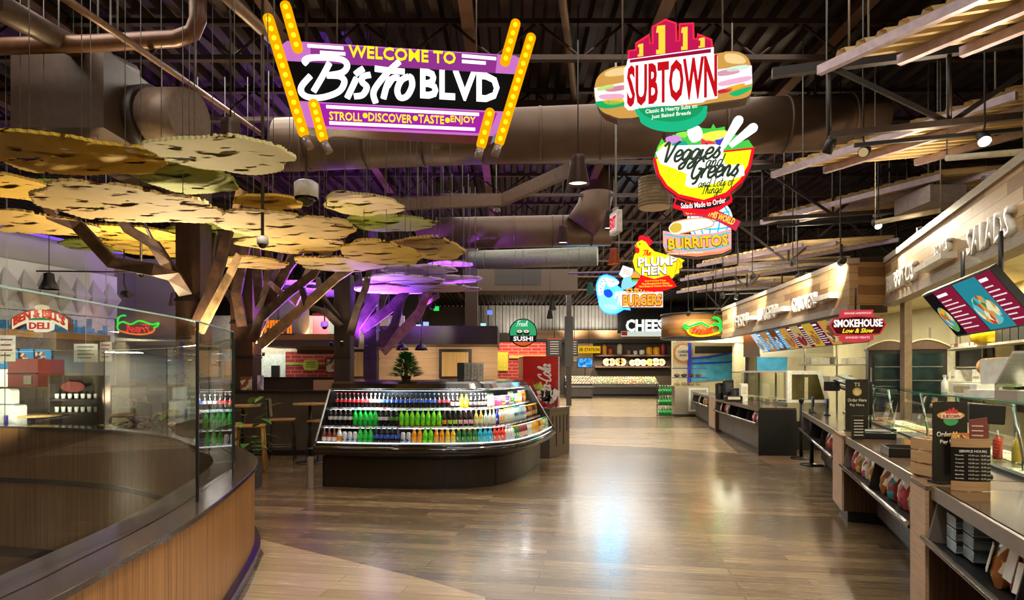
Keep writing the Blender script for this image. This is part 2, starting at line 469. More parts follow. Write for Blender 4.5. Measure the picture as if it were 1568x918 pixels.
inlay('floor_inlay_2', [g(866,679), g(1000,685), g(1131,694), g(1112,678), g(1090,655), g(980,655), g(868,655)], light_m)
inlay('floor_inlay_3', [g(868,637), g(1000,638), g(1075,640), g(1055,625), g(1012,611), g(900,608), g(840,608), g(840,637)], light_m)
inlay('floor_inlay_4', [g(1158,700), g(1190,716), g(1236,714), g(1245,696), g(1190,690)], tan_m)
# lower landing of the stairwell
b = MB(); b.slab([(-16,-4),(-1.5,-4),(-1.5,10),(-16,10)], -1.3, -1.15); struct(b.build('floor_landing', planks('#6b4a35','#5a3c2b','#38261b',1.2,.15,rough=.4)))

# roof deck: ribbed steel running into the depth
b = MB(); prof = []
x = -20.0
while x < 14:
    prof += [(x, 6.55), (x+.12, 6.55), (x+.16, 6.68), (x+.28, 6.68)]; x += .32
rows = [[(px, y, z) for px, z in prof] for y in (-5, 47)]
b.loft(rows, smooth=False); struct(b.build('ceiling', mat('#30211a', .55, .25, .2, 3)))
wallp = mat('#8e8780', .85, 0, .06, 2)
b = MB(); b.span((-20, 46.8, 0), (14, 47, 6.6)); struct(b.build('wall_back', mat('#5b5148', .8)))
b = MB(); b.span((13.9, 14, 0), (14, 47, 6.6)); struct(b.build('wall_right', mat('#3a322c', .8)))
LWA, LWB = Vector((-13.2, 3.6, 0)), Vector((-9.98, 15.7, 0)); LD = (LWB-LWA).normalized()
LWRZ = math.atan2(LD.y, LD.x); LL = (LWB-LWA).length
def LW(t, out, z): return LWA+LD*t+Vector((LD.y, -LD.x, 0))*out+Vector((0,0,z))   # along the deli wall, out into the room
b = MB(); b.beam(LWA+Vector((-.1,0,2.3)), LWB+Vector((-.1,0,2.3)), .2, 4.6); struct(b.build('wall_left', mat('#a39b93', .85, 0, .05, 2)))
b = MB(); b.span((-10.0, 16.4, 0), (-8.65, 16.55, 4.6)); b.span((-10.05,15.6,0),(-9.95,16.5,4.6)); struct(b.build('wall_left_return', mat('#6f6760', .85, 0, .05, 2)))
b = MB(); b.span((-20, 21.8, 0), (-3.8, 22, 3.6)); struct(b.build('wall_dining', mat('#cfc6ad', .8)))
b = MB(); b.span((-20, 30, 3.6), (-4.5, 30.2, 6.6)); struct(b.build('wall_dining_upper', mat('#2b2421', .8)))

# ------------------------------------------------------------------ kitchens on the right: walls and ceiling
cream_w = mat('#d8cc9f', .75, 0, .05, 3)
b = MB(); b.beam(RP(-.5,3.4,1.55), RP(15.6,3.4,1.55), .12, 3.1); struct(b.build('wall_kitchen', cream_w))
E1 = RP(15.6, 3.4)
b = MB(); b.beam((E1.x, E1.y, 1.55), (9.95, 26.4, 1.55), .12, 3.1); struct(b.build('wall_kitchen_far', mat('#c6bb93', .75, 0, .05, 3)))
b = MB()
k = [RP(-.5,1.46), RP(11.7,1.46), Vector((6.4,10.9,0)), Vector((6.75,18.3,0)), Vector((7.05,20.0,0)), Vector((7.3,26.2,0)), Vector((9.95,26.4,0)), E1, RP(-.5,3.4)]
b.slab([(p.x, p.y) for p in k], 3.1, 3.16); struct(b.build('ceiling_kitchen', cream_w))
for s, n, e in ((2.2,2.2,60),(5.5,2.3,62),(8.8,2.3,65),(12.2,2.4,70)):
    p = RP(s, n, 3.05); lamp('AREA', 'kitchen_light', p, e, (1,.95,.74), p-Vector((0,0,1)), .9)
for p, e in (((7.6,14.5,3.05),95),((7.9,18.5,3.05),95),((8.2,23.5,3.05),75)):
    lamp('AREA', 'kitchen_light', p, e, (1,.95,.74), Vector(p)-Vector((0,0,1)), 1.0)

# ------------------------------------------------------------------ plank-clad fascias over the counters
fas_m = planks('#d9b987', '#8a643c', '#5d4429', .9, .13, rough=.55, gscale=(3,26,26), gamt=.3, swap=(0,2,1), msize=.003)
fas_m2 = planks('#c39a63', '#7f5c35', '#5d4429', 1.0, .15, rough=.55, gscale=(3,26,26), gamt=.3, swap=(0,2,1), msize=.003)
trim_m = grain('#8a7b68', '#a39580', scale=(3,30,30), rough=.5)
def fascia(a, b_, z0, z1, label, m=fas_m, top=.09, bot=.12):
    a, b_ = Vector(a), Vector(b_); L = (b_-a).length; d = b_-a
    t = thing('plank_fascia', label, 'fascia', (b_.x, b_.y, z0), math.atan2(-d.y, -d.x))
    k = MB(); k.span((0, 0, bot), (L, .14, z1-z0-top)); k.build('plank_face', m, t)
    k = MB(); k.span((0, -.03, z1-z0-top), (L, .17, z1-z0)); k.build('top_trim', trim_m, t)
    k = MB(); k.span((0, -.03, 0), (L, .17, bot)); k.build('bottom_trim', trim_m, t)
    return t
p0, p1 = RP(.6, 1.27), RP(11.56, 1.27)
fas_near = fascia(p0, p1, 2.7, 3.5, 'nearest pale plank fascia lettered BURRITOS and SALADS above the sub counter')
fas_far = fascia((5.6,10.3,0), (6.2,18.3,0), 2.6, 3.5, 'long pale plank fascia lettered CHICKEN receding to the round neon sign')
ret = thing('plank_fascia', 'short golden plank return joining the two pale fascias', 'fascia', (5.62, 10.32, 2.6), 0)
b = MB(); b.span((0,0,.12),(.62,.12,.84)); b.build('plank_face', fas_m2, ret)
b = MB(); b.span((0,-.01,0),(.62,.14,.12)); b.build('bottom_trim', BROWNM, ret)
b = MB(); b.span((0,-.01,.84),(.62,.14,.9)); b.build('top_trim', BROWNM, ret)
def raised(s, root, x, z, w, h, name='letters'):
    text(name, s, WHITE, root, x, z, w, h, 0, .06, bold=.02)
L1 = (p1-p0).length     # local x = 0 at the far end
def fx(px, n=1.27):     # distance along the near fascia for a photo column
    r = (px-CX)/F; a = RO+NRM*n; s = (a.x-r*a.y)/(r*U.y-U.x); return 11.56-s
raised('BURRITOS', fas_near, fx(1383), .30, fx(1405)-fx(1362), .27)
raised('SALADS', fas_near, fx(1521), .25, fx(1554)-fx(1487), .28)
raised('BOWLS', fas_near, fx(1449), .38, .5, .13)
b = MB(); b.span((fx(1421), -.16, .19), (fx(1466), 0, .26)); b.build('ledge', WHITE, fas_near)
def fx2(px):
    a = Vector((6.2,18.3,0)); d = (Vector((5.6,10.3,0))-a).normalized(); r = (px-CX)/F
    return (r*a.y-a.x)/(d.x-r*d.y)
for s, px, w, h in (('CHICKEN', 1233, 1.15, .29), ('BURGERS', 1177, 1.25, .31), ('FISH', 1137, 1.1, .33)):
    raised(s, fas_far, fx2(px), .36, w, h)
for a, c in ((1259,1284),(1192,1210),(1150,1160)):
    b = MB(); b.span((fx2(a), -.16, .29), (fx2(c), 0, .38)); b.build('ledge', WHITE, fas_far)
# round drum fascia with the neon chili at the end of the counters
dr = thing('drum_fascia', 'round plank-clad drum fascia carrying the green neon chili', 'fascia', (5.98, 20.6, 2.7))
drum_m = planks('#a5743d', '#7a5229', '#4c3419', .9, .15, rough=.5, gscale=(3,3,26), gamt=.25, swap=(0,2,1), msize=.004)
b = MB(); b.lathe([(1.0,.05),(1.0,.75)], n=40); b.build('plank_face', drum_m, dr)
b = MB(); b.lathe([(1.03,0),(1.03,.06)], n=40); b.build('bottom_trim', BLACK, dr)
b = MB(); b.lathe([(1.03,.75),(1.03,.82)], n=40); b.build('top_trim', BLACK, dr)
for x, y in ((-.6,.4),(.6,.4)):
    b = MB(); b.tube([(x,y,.8),(x,y,3.94)], .015, 6); b.build('hanger_rod', BLACK, dr)
# slim column in front of the ovens and supports
b = MB(); b.span((-.06,-.06,.003),(.06,.06,2.72)); cl = b.build('support_post', mat('#8f7a60', .5), None, .005); cl.location = RP(10.97, 1.47, 0)
tag(cl, 'slim tan square post under the near plank fascia before the ovens', 'post')

# ================================================================== STAIRWELL PARAPET AND GLASS
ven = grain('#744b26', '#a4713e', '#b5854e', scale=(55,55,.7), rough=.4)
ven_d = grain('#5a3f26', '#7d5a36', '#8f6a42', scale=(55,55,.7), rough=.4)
stone = mat('#4a4038', .13, 0, .3, 160, .6)
sw = thing('stairwell_parapet', 'curved wood-veneer parapet with dark polished cap around the open stairwell', 'parapet', (0,0,0))
ins = offset(rim_outer, .03); inn = offset(rim_outer, .34)
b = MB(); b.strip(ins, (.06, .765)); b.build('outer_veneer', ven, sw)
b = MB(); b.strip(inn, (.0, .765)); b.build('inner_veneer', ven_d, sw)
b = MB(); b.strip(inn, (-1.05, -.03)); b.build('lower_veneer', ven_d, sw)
i2 = offset(rim_outer, .36); b = MB(); b.loft([[(p.x,p.y,z) for p in q] for q, z in ((inn,.03),(i2,.03),(i2,-.04),(inn,-.04))], smooth=False); b.build('floor_band', BLACK, sw)
b = MB(); b.loft([[(p.x,p.y,z) for p in q] for q, z in ((inn,-1.0),(i2,-1.0),(i2,-1.15))], smooth=False); b.build('lower_kick', BLACK, sw)
k2 = offset(rim_outer, -.02); b = MB(); b.loft([[(p.x,p.y,z) for p in q] for q, z in ((ins,.1),(k2,.09),(k2,0.004))], smooth=False); b.build('base_kick', mat('#191614', .2), sw)
mid = offset(rim_outer, .175); mid2 = offset(rim_outer, .19)
b = MB()
b.loft([[(p.x,p.y,z) for p in q] for q, z in ((ins,.765),(rim_outer,.77),(rim_outer,.797),(offset(rim_outer,.004),.80),(mid,.80))], smooth=False)
b.loft([[(p.x,p.y,z) for p in q] for q, z in ((mid,.80),(mid,.79),(mid2,.79),(mid2,.80))], smooth=False)
b.loft([[(p.x,p.y,z) for p in q] for q, z in ((mid2,.80),(rim_inner,.80),(rim_inner,.77),(inn,.765))], smooth=False)
b.build('stone_cap', stone, sw)
pane = glass((.91,.96,.91), 1.7, .03); edge = mat('#a9c9c4', .15, 0, .1, 5, 1.0)
def on_mid(y0):  # point of the glass line at depth y0 on the near or right side
    return min(mid, key=lambda p: abs(p.y-y0)+(0 if p.x > -4 else 9))
gl = [(-1.80,.6), (-1.87,2.2), (-1.945,3.84), (-2.16,4.80), (-2.62,5.85), (-3.33,6.82), (-4.45,8.0), (-5.9,8.98), (-7.75,9.48), (-9.7,9.66), (-11.8,9.7)]
lab = ['clear glass guard panel nearest the camera on the stairwell cap', 'long clear glass guard panel on the near stairwell cap',
       'narrow glass guard panel beyond the dark joint with cooler bottles behind', 'glass guard panel curving past the column on the stairwell cap',
       'glass guard panel seen edge-on at the right turn of the stairwell', 'far glass guard panel with pink plants behind it',
       'far glass guard panel below the neon reflection', 'far glass guard panel in front of the bottle rack', 'far left glass guard panel at the photo edge', 'farthest left glass guard panel beyond the photo edge']
for i in range(1, 9):
    a, c = Vector((*gl[i], 0)), Vector((*gl[i+1], 0)); d = (c-a); L = d.length; h = 1.12
    t = thing('glass_guard', lab[i], 'glass panel', (a.x, a.y, .792), math.atan2(d.y, d.x), 'stairwell guard panels')
    b = MB(); b.face([(.006,0,0),(L-.006,0,0),(L-.006,0,h),(.006,0,h)]); b.build('pane', pane, t)
    b = MB(); b.span((.0,-.006,h),(L,.006,h+.008)); b.build('top_edge', edge, t)
    if i in (2,): b = MB(); b.span((-.012,-.008,0),(.0,.008,h)); b.build('joint', BLACK, t)
    else: b = MB(); b.span((-.004,-.006,0),(.0,.006,h)); b.build('joint', mat('#24302a', .2), t)
# ================================================================== SERVICE COUNTERS ON THE RIGHT
top_m = mat('#5a4430', .12, 0, .25, 60, .6); band_m = mat('#6f6254', .4); pinkw = grain('#a98a6e', '#bd9d7f', '#c9ab8c', scale=(3,3,60), rough=.5)
walnut = grain('#3f2a1a', '#54391f', '#63462a', scale=(50,50,.8), rough=.45)
slate = mat('#4b4540', .45); platem = mat('#6d645b', .45)
def counter(a, b_, label, bays, inset=.3, depth=.62, h=.92, endp=True):
    """service counter with a tilted snack niche; a = near end, b_ = far end of its front edge"""
    a, b_ = Vector(a), Vector(b_); d = b_-a; L = d.length
    t = thing('service_counter', label, 'counter', (b_.x, b_.y, 0), math.atan2(-d.y, -d.x))
    k = MB(); k.span((0,.02,h-.035),(L,depth,h)); k.build('worktop', top_m, t)
    k = MB(); k.span((0,0,h-.075),(L,.03,h)); k.build('front_band', band_m, t)
    k = MB()   # black niche: floor, back, roof
    k.loft([[(x, y, z) for x in (0, L)] for y, z in ((-.02,.60),(.36,.56),(.36,h-.076),(.03,h-.076))], smooth=False); k.build('snack_niche', mat('#0d0b0a', .5), t)
    for x in [0, L]+[L*i/bays for i in range(1, bays)]:
        k = MB(); w = .03 if x in (0, L) else .012
        x0 = min(max(x-w/2, 0), L-w)
        k._ex([Vector((x0, y, z)) for y, z in ((-.03,.58),(.37,.54),(.37,h-.075),(.03,h-.075))], [Vector((x0+w, y, z)) for y, z in ((-.03,.58),(.37,.54),(.37,h-.075),(.03,h-.075))])
        k.build('side_plate' if x in (0, L) else 'niche_divider', platem if x in (0, L) else BLACK, t)
    k = MB(); k.tube([(0,-.045,.615),(L,-.045,.615)], .016, 8); k.build('chrome_rail', CHROME, t)
    k = MB(); k.span((0,-.04,.58),(L,-.015,.60)); k.build('niche_lip', BLACKM, t)
    np_ = max(1, round(L/.85))
    for i in range(np_):
        k = MB(); k.span((L*i/np_+.004, inset, .1), (L*(i+1)/np_-.004, depth-.02, .56)); k.build('front_panel', slate, t)
    k = MB(); k.span((.02, inset+.05, 0.003), (L-.02, depth-.05, .1)); k.build('toe_kick', BLACK, t)
    return t
def end_cabinet(s0, s1, label, h=.92):
    L = s1-s0; t = thing('end_cabinet', label, 'cabinet', RP(s1, 0), RZ)
    k = MB(); k.span((0, .0, .12), (L, .02, h)); k.build('front_panel', pinkw, t)
    k = MB(); k.span((0, .02, .12), (L, .62, h-.03)); k.build('carcass', walnut, t)
    k = MB(); k.span((0, 0.0, h-.029), (L, .62, h)); k.build('top', mat('#80654b', .25), t)
    k = MB(); k.span((.03, .06, .003), (L-.03, .55, .12)); k.build('toe_kick', BLACK, t)
c1 = counter(RP(.3,.03), RP(3.95,.03), 'nearest dark service counter with wire racks and snack bags in its niche', 3)
end_cabinet(3.96, 4.30, 'pale wood end cabinet under the Order Here sign and crate')
c2 = counter(RP(4.32,.03), RP(7.05,.03), 'second dark service counter with a black tray on top and two bays of snack bags', 2)
end_cabinet(7.06, 7.72, 'pale wood end cabinet under the smokehouse register')
c3 = counter(RP(7.74,.03), RP(11.6,.03), 'third dark service counter with one filled bay of snack bags beside the belt posts', 3)
c4 = counter((4.76,12.0,0), (5.40,16.5,0), 'fourth dark service counter with black end and four small niche bays', 5, inset=.1, depth=.7)
b = MB(); b.span((4.546,.0,.003),(4.57,.70,.885)); b.build('end_panel', BLACK, c4)
t = thing('end_cabinet', 'pale wood end cabinet between the two farthest service counters', 'cabinet', (5.44,16.65,0), math.atan2(-4.5,-.64))
b = MB(); b.span((-.9,0,.1),(0,.02,.95)); b.build('front_panel', pinkw, t)
b = MB(); b.span((-.9,.02,.003),(0,.62,.94)); b.build('carcass', walnut, t)
c5 = counter((5.72,18.0,0), (6.35,21.8,0), 'farthest small dark service counter before the steel fish case', 2, inset=.1)

# back-of-counter ledge and glass sneeze guards
guard = glass((.90,.965,.93), 1.6, .03); gedge = mat('#2f8f72', .1, 0, .1, 5, .8); gtop = mat('#7fae9b', .08, 0, .05, 5, .8)
def sneeze(s0, s1, label, n=.66, z0=.93, h=.46, posts=2):
    t = thing('sneeze_guard', label, 'sneeze guard', RP(s1, n, z0), RZ, 'glass sneeze guards')
    L = s1-s0; k = MB(); k.face([(0,0,0),(L,0,0),(L,.06,h),(0,.06,h)]); k.build('front_pane', guard, t)
    k = MB(); k.span((0,.03,h),(L,.42,h+.010)); k.build('top_shelf_glass', glass((.72,.9,.8), 1.6, .08), t)
    k = MB(); k.span((0,.026,h-.001),(L,.034,h+.011)); k.build('top_edge', gedge, t)
    for i in range(posts):
        x = L*(i+.5)/posts
        k = MB(); k.tube([(x,.12,0),(x,.12,.08),(x,.06,h)], .011, 8); k.build('support_rod', CHROME, t)
    k = MB(); k.span((0,-.025,-.012),(L,.03,.012)); k.build('bottom_channel', BLACK, t)
sneeze(.5, 3.2, 'nearest glass sneeze guard behind the hours placard')
sneeze(3.24, 5.3, 'glass sneeze guard behind the Order Here sign and crate')
sneeze(5.34, 7.6, 'glass sneeze guard behind the black tray')
sneeze(7.9, 11.4, 'glass sneeze guard on the third counter beyond the smokehouse register', posts=3)
# food-prep tables behind the glass
def prep(s0, s1, label, n0=.72, n1=1.35):
    L = s1-s0; t = thing('prep_table', label, 'prep table', RP(s1, n0, 0), RZ)
    k = MB(); k.span((0,0,.1),(L,n1-n0,.82)); k.build('cabinet', STEEL, t)
    k = MB(); k.span((-.02,-.01,.82),(L+.02,n1-n0+.02,.86)); k.build('top', steel('#c9c7bd', .25), t)
    q = int(L/.34)
    cols = ['#7f9a3c','#c24a2e','#e3dcc2','#b8893f','#6b7f33','#d9c06a','#8d3b2b','#efe9da']
    for i in range(q):
        for j in range(2):
            k = MB(); x = .06+i*(L-.12)/q; y = .05+j*.29
            k.span((x,y,.862),(x+(L-.12)/q-.03,y+.25,.875)); k.build('food_pan', steel('#dedcd4', .2), t) if j == 0 and i % 3 == 2 else \
                k.build('food_pan', mottled((cols[(i*3+j)%8], cols[(i*3+j+2)%8], cols[(i*3+j)%8]), 40), t)
prep(.4, 3.1, 'nearest steel prep table with food pans behind the hours placard')
prep(3.3, 7.4, 'long steel prep table with food pans behind the second counter')
prep(8.0, 11.2, 'steel prep table with food pans behind the third counter')

# ------------------------------------------------------------------ snack bags, wire racks
bag_c = [('#8c2f2a','red'),('#c59a56','tan'),('#1f8a8a','teal'),('#e4ddd0','white'),('#9a5a2b','brown'),('#b8464f','pink'),('#c9a53a','yellow')]
def bag_proto(name, c, c2):
    b = MB(); rows = []
    for z, w, d in ((0,.11,.05),(.03,.125,.085),(.09,.13,.1),(.15,.12,.075),(.19,.125,.02),(.215,.135,.006)):
        rows.append([(w/2*math.cos(a)*(1+.08*math.sin(5*a)), d/2*math.sin(a)*(1+.06*math.cos(7*a)), z+.006*math.sin(3*a)) for a in [2*PI*k/16 for k in range(17)]])
    b.loft(rows); o = b.build('snack_bag', mottled((c, c2, c, '#f0e6d2'), 22, None, .25))
    return o
bags = {}
def bag(root, x, y, z, kind, label, group, rz=0, sc=1.0, lab=False):
    c, nm = bag_c[kind]
    if kind not in bags:
        bags[kind] = bag_proto(nm, c, bag_c[(kind+2) % 7][0]); o = bags[kind]
    else:
        o = bags[kind].copy(); C.objects.link(o)
    p = root.matrix_world if False else Matrix.Translation(root.location) @ Matrix.Rotation(root.rotation_euler.z, 4, 'Z')
    o.location = p @ Vector((x, y, z)); o.rotation_euler = (-.22, 0, root.rotation_euler.z+rz); o.scale = (sc*1.22,)*3
    tag(o, label, 'snack bag', group)
    return o
def fill(root, L, spots, where, group):
    for i, (x, kd, dy) in enumerate(spots):
        bag(root, x, .075+dy, .598, kd, f'{bag_c[kd][1]} snack bag, {ordinal(i)} from left, {where}', group, rz=.3*((i*37 % 5)-2)/2, sc=1.0+.1*(i % 2))
L2 = 2.73; L3 = 3.86; L4 = 4.545; L5 = 3.85
fill(c2, L2, [(.16,5,0),(.30,1,.03),(.44,4,0),(.60,2,.02),(.74,3,0),(.88,0,.03),(1.04,4,.0),(1.18,3,.02)], 'left bay of the second counter niche', 'bags in the left bay of the second counter')
fill(c2, L2, [(1.50,4,0),(1.66,1,.03),(1.82,0,.0),(1.98,1,.03),(2.14,5,.0),(2.30,6,.03),(2.44,2,0),(2.58,1,.02)], 'right bay of the second counter niche', 'bags in the right bay of the second counter')
fill(c3, L3, [(2.75,4,0),(2.92,1,.02),(3.08,5,0),(3.24,3,.02),(3.40,0,0),(3.56,3,.02)], 'third counter niche', 'bags in the third counter')
fill(c1, 3.65, [(.80,4,0),(.96,3,.03),(1.14,0,.0),(1.35,5,.02),(1.6,4,0)], 'right of the wire racks', 'bags in the nearest counter')
fill(c4, L4, [(.55,3,0),(.70,5,0),(1.15,5,0),(1.30,3,0),(1.50,0,0),(1.64,3,0),(3.95,3,0),(4.12,5,0),(4.28,3,0)], 'fourth counter niches', 'bags in the fourth counter')
fill(c5, L5, [(1.3,3,0),(1.5,5,0),(2.4,6,0),(2.6,5,0),(2.85,6,0)], 'farthest counter niche', 'bags in the farthest counter')
for o in list(C.objects):
    if o.name.startswith('snack_bag') and o.get('label') and ('fourth counter' in o['label'] or 'farthest' in o['label']):
        o.scale = (1.3,)*3
# white price stickers on the two pretzel bags nearest the racks: part of the bag
for o in list(C.objects):
    if o.name.startswith('snack_bag') and o.get('label', '').endswith('right of the wire racks'):
        b = MB(); b.span((-.035,-.056,.04),(.035,-.052,.15)); b.build('price_sticker', mat('#d8d3c8', .6), o)
# stack of wire racks
for i in range(2):
    t = thing('wire_rack', ['stack of fine wire racks standing in the nearest niche, left one', 'stack of fine wire racks standing in the nearest niche, right one'][i], 'wire rack', RP(3.95-.22-.17*i, .17+.03*i, .594), RZ)
    for k_ in range(3):
        k = MB(); z = .012+k_*.068
        for q in range(7): k.tube([(-.075,-.10,z+q*.009),(.075,-.10,z+q*.009)], .0022, 5)
        for q in range(9): k.tube([(-.075+q*.01875,-.10,z),(-.075+q*.01875,-.10,z+.058)], .0018, 4)
        k.span((-.075,-.098,z),(.075,.10,z+.004)); k.build('wire_basket', mat('#b9c6c8', .3, .3), t)
# ================================================================== THINGS ON THE RIGHT COUNTERS
cardm = mat('#141010', .35)
def order_sign(name, label, loc, w, h, logo, rz=RZ):
    t = thing(name, label, 'counter sign', loc, rz)
    k = MB(); k.prism(rrect(-w/2, .012, w/2, h, .012), -.005, .005); k.build('board', cardm, t)
    k = MB(); k.span((-w/2, -.05, 0), (w/2, .05, .012)); k.build('foot', BLACK, t)
    text('lettering', 'Order Here', mat('#f3ead8', .5), t, 0, h*.60, w*.82, h*.062, -.006, .002, bold=.012)
    text('lettering', 'Pay Here', mat('#f3ead8', .5), t, 0, h*.50, w*.62, h*.062, -.006, .002, bold=.012)
    if logo == 'sub':
        k = MB(); k.prism(ellipse(0, h*.83, w*.40, h*.05), -.009, -.005); k.build('logo_bread', mat('#d8a14a', .5), t)
        k = MB(); k.prism(ellipse(0, h*.77, w*.22, h*.065), -.008, -.005); k.build('logo_disc', mat('#3aa35c', .5), t)
        k = MB()
        for x, hh in ((-.16,.07),(-.07,.10),(.03,.12),(.12,.085)):
            k.span((x*w, -.0105, h*.84), ((x+.075)*w, -.006, h*(.84+hh*.7)))
        k.build('logo_skyline', mat('#d23b3a', .5), t)
        k = MB(); k.span((-w*.29, -.012, h*.79), (w*.29, -.009, h*.85)); k.build('logo_band', mat('#f2e3d0', .5), t)
        text('logo_name', 'SUBTOWN', mat('#b3221f', .5), t, 0, h*.82, w*.52, h*.045, -.012, .002, bold=.02)
    else:
        k = MB(); k.prism(ellipse(0, h*.76, w*.20, h*.08), -.009, -.005); k.build('logo_disc', mat('#e8b13a', .5), t)
        text('lettering', 'TS', mat('#f3ead8', .5), t, 0, h*.90, w*.25, h*.07, -.006, .002)
        k = MB(); k.prism(ellipse(0, h*.75, w*.13, h*.05), -.012, -.009); k.build('logo_center', mat('#d9dcc5', .5), t)
    return t
s_sign = order_sign('order_sign', 'black Order Here sign with the sub sandwich logo on the near counter', RP(4.12, .17, .922), .215, .50, 'sub', math.radians(2))
k = MB(); k.span((-.02,-.045,.045),(.085,-.035,.31)); k.build('leaflet', mottled(('#d98a3a','#e0a14d','#c96f2c','#efe0c0','#d98a3a'), 16, None), s_sign)
k = MB(); k.prism(ellipse(.03,.25,.04,.05), -.05, -.045); k.build('leaflet_food', mottled(('#e8d8b0','#b8322a','#7a4a2a','#e9b64d'), 60), s_sign)
order_sign('order_sign', 'black Order Here sign with a small round gold logo by the smokehouse register', RP(7.72, .25, .922), .25, .60, 'gold', math.radians(-6))
# curved hours placard in front
t = thing('hours_placard', 'curved SERVICE HOURS placard with wood-look bands on the near counter', 'counter sign', RP(3.86, .20, .922), math.radians(-12))
def arcplate(t, name, z0, z1, m, w=.20, bow=.022, y=0):
    k = MB(); rows = [[(x*w/2, y-bow*(1-x*x), z) for x in [i/8-1 for i in range(17)]] for z in (z0, z1)]
    k.loft(rows, smooth=True); k.loft([[(p[0], p[1]+.006, p[2]) for p in r] for r in rows]); return k.build(name, m, t)
arcplate(t, 'wood_band', .25, .30, grain('#9a7350','#b58d64',scale=(3,3,60)))
arcplate(t, 'panel', .055, .25, cardm); arcplate(t, 'wood_band', .0, .055, grain('#9a7350','#b58d64',scale=(3,3,60)))
text('heading', 'SERVICE HOURS', mat('#efe6d6',.5), t, 0, .228, .14, .014, -.024, .001, bold=.01)
for i, (d, hr) in enumerate([('Monday','10:30 am - 8:30 pm'),('Tuesday','10:30 am - 8:30 pm'),('Wednesday','10:30 am - 8:30 pm'),('Thursday','10:30 am - 8:30 pm'),('Friday','10:30 am - 9:00 pm'),('Saturday','10:30 am - 9:00 pm'),('Sunday','10:30 am - 8:30 pm')]):
    text('hours_line', hr, mat('#d8cdbb',.5), t, .034, .203-.022*i, .112, .0125, -.0235, .001)
    text('day_name', d, mat('#d8cdbb',.5), t, -.062, .203-.022*i, .05, .011, -.017, .001)
# slatted wooden crate
t = thing('wooden_crate', 'small slatted wooden crate left of the sub Order Here sign', 'crate', RP(4.36, .12, .922), math.radians(6))
cw = grain('#a5815a', '#bf9b70', scale=(4,4,50)); 
for i in range(3):
    k = MB(); z = .01+i*.083; k.span((-.045,-.09,z),(  .045,-.078,z+.07)); k.span((-.045,.078,z),(  .045,.09,z+.07)); k.span((-.057,-.09,z),(-.045,.09,z+.07)); k.span((  .045,-.09,z),(.057,.09,z+.07)); k.build('slat', cw, t)
k = MB()
for x in (-.04,.04):
    for y in (-.072,.072): k.span((x-.008,y-.008,0),(x+.008,y+.008,.25))
k.build('corner_posts', cw, t)
k = MB(); k.span((-.045,-.08,0),(  .045,.08,.008)); k.build('bottom', cw, t)
# register with curved brown menu card
t = thing('register', 'dark point-of-sale register on a post behind the hours placard', 'register', RP(4.49, .42, .922), math.radians(-25))
k = MB(); k.tube([(0,.04,0),(.01,.02,.2),(.0,-.01,.36)], [.035,.028,.03], 10); k.build('post', mat('#3a2c2a', .35), t)
k = MB(); k.beam((-.16,.0,.42),(.16,.05,.40),.05,.13); k.build('screen', BLACK, t, .008)
k = MB(); k.span((-.17,-.06,.37),(-.05,.0,.47)); k.build('customer_display', mat('#4b4a4c', .3), t, .006)
k = MB(); k.lathe([(.09,0),(.085,.015),(.03,.02)], n=16); k.build('base', BLACK, t)
t = thing('menu_card', 'curved brown menu card hanging on the near register', 'menu card', RP(4.28, .36, 1.12), math.radians(-20))
k = MB(); k.prism([(-.045,.18),(.05,.20),(.06,.10),(.045,.03),(.0,-.03),(-.04,.0)], -.004, .004); k.build('card', mat('#7a3b33', .5), t)
for i in range(5):
    k = MB(); k.span((-.03,-.006,.02+.03*i),(.03,-.004,.028+.03*i)); k.build('text_line', mat('#d8b9a6', .5), t)
# black tray
t = thing('counter_tray', 'black rectangular tray box on the second counter', 'tray', RP(5.5, .24, .922), RZ)
k = MB(); w, d, h = .16, .15, .07
k.span((-w,-d,0),(w,d,.006))
for a, b_ in (((-w,-d,0),(w,-d+.008,h)),((-w,d-.008,0),(w,d,h)),((-w,-d,0),(-w+.008,d,h)),((w-.008,-d,0),(w,d,h))): k.span(a, b_)
k.build('shell', mat('#1d1a18', .3), t)
k = MB(); k.span((-.06,-.1,.0065),(.08,.1,.02)); k.build('napkins', mat('#cfc6a8', .7), t)
# card readers and small equipment near register two
for i, (s, n) in enumerate(((7.0,.25),(10.6,.3),(11.2,.16))):
    t = thing('card_reader', ['black card reader block at the near end of the second counter ledge','black card reader with tilted screen on the third counter','second tilted card reader on the third counter, farther one'][i], 'card reader', RP(s, n, .922), RZ)
    if i == 0:
        k = MB(); k.span((-.22,-.1,0),(.14,.22,.06)); k.build('tray', BLACK, t, .006)
        k = MB(); k.span((-.17,-.06,.06),(.1,.18,.072)); k.build('mat', mat('#2b2724', .6), t)
    else:
        k = MB(); k.lathe([(.06,0),(.03,.02),(.025,.14)], n=10); k.build('stand', BLACK, t)
        k = MB(); k.beam((-.1,0,.19),(.1,0,.19),.03,.15); k.build('terminal', BLACK, t, .008)
        k = MB(); k.span((-.07,-.022,.2),(.07,-.0155,.25)); k.build('display', glow('#5f86b8', .6), t)
t = thing('tablet', 'black oval-topped pager dock beside the gold logo sign', 'pager dock', RP(7.9, .42, .922), RZ)
k = MB(); k.lathe([(.05,0),(.05,.02),(.02,.03)], n=12); k.build('base', BLACK, t)
k = MB(); k.prism(ellipse(0,.38,.035,.2), -.02, .02); k.build('head', BLACK, t)
k = MB(); k.tube([(0,0,.02),(0,0,.2)], .012); k.build('stem', BLACK, t)
t = thing('leaflet_stand', 'small green and wood leaflet stand left of the gold logo sign', 'leaflet stand', RP(8.02, .2, .922), RZ)
k = MB(); k.span((-.05,-.02,0),(.05,.02,.2)); k.build('block', pinkw, t)
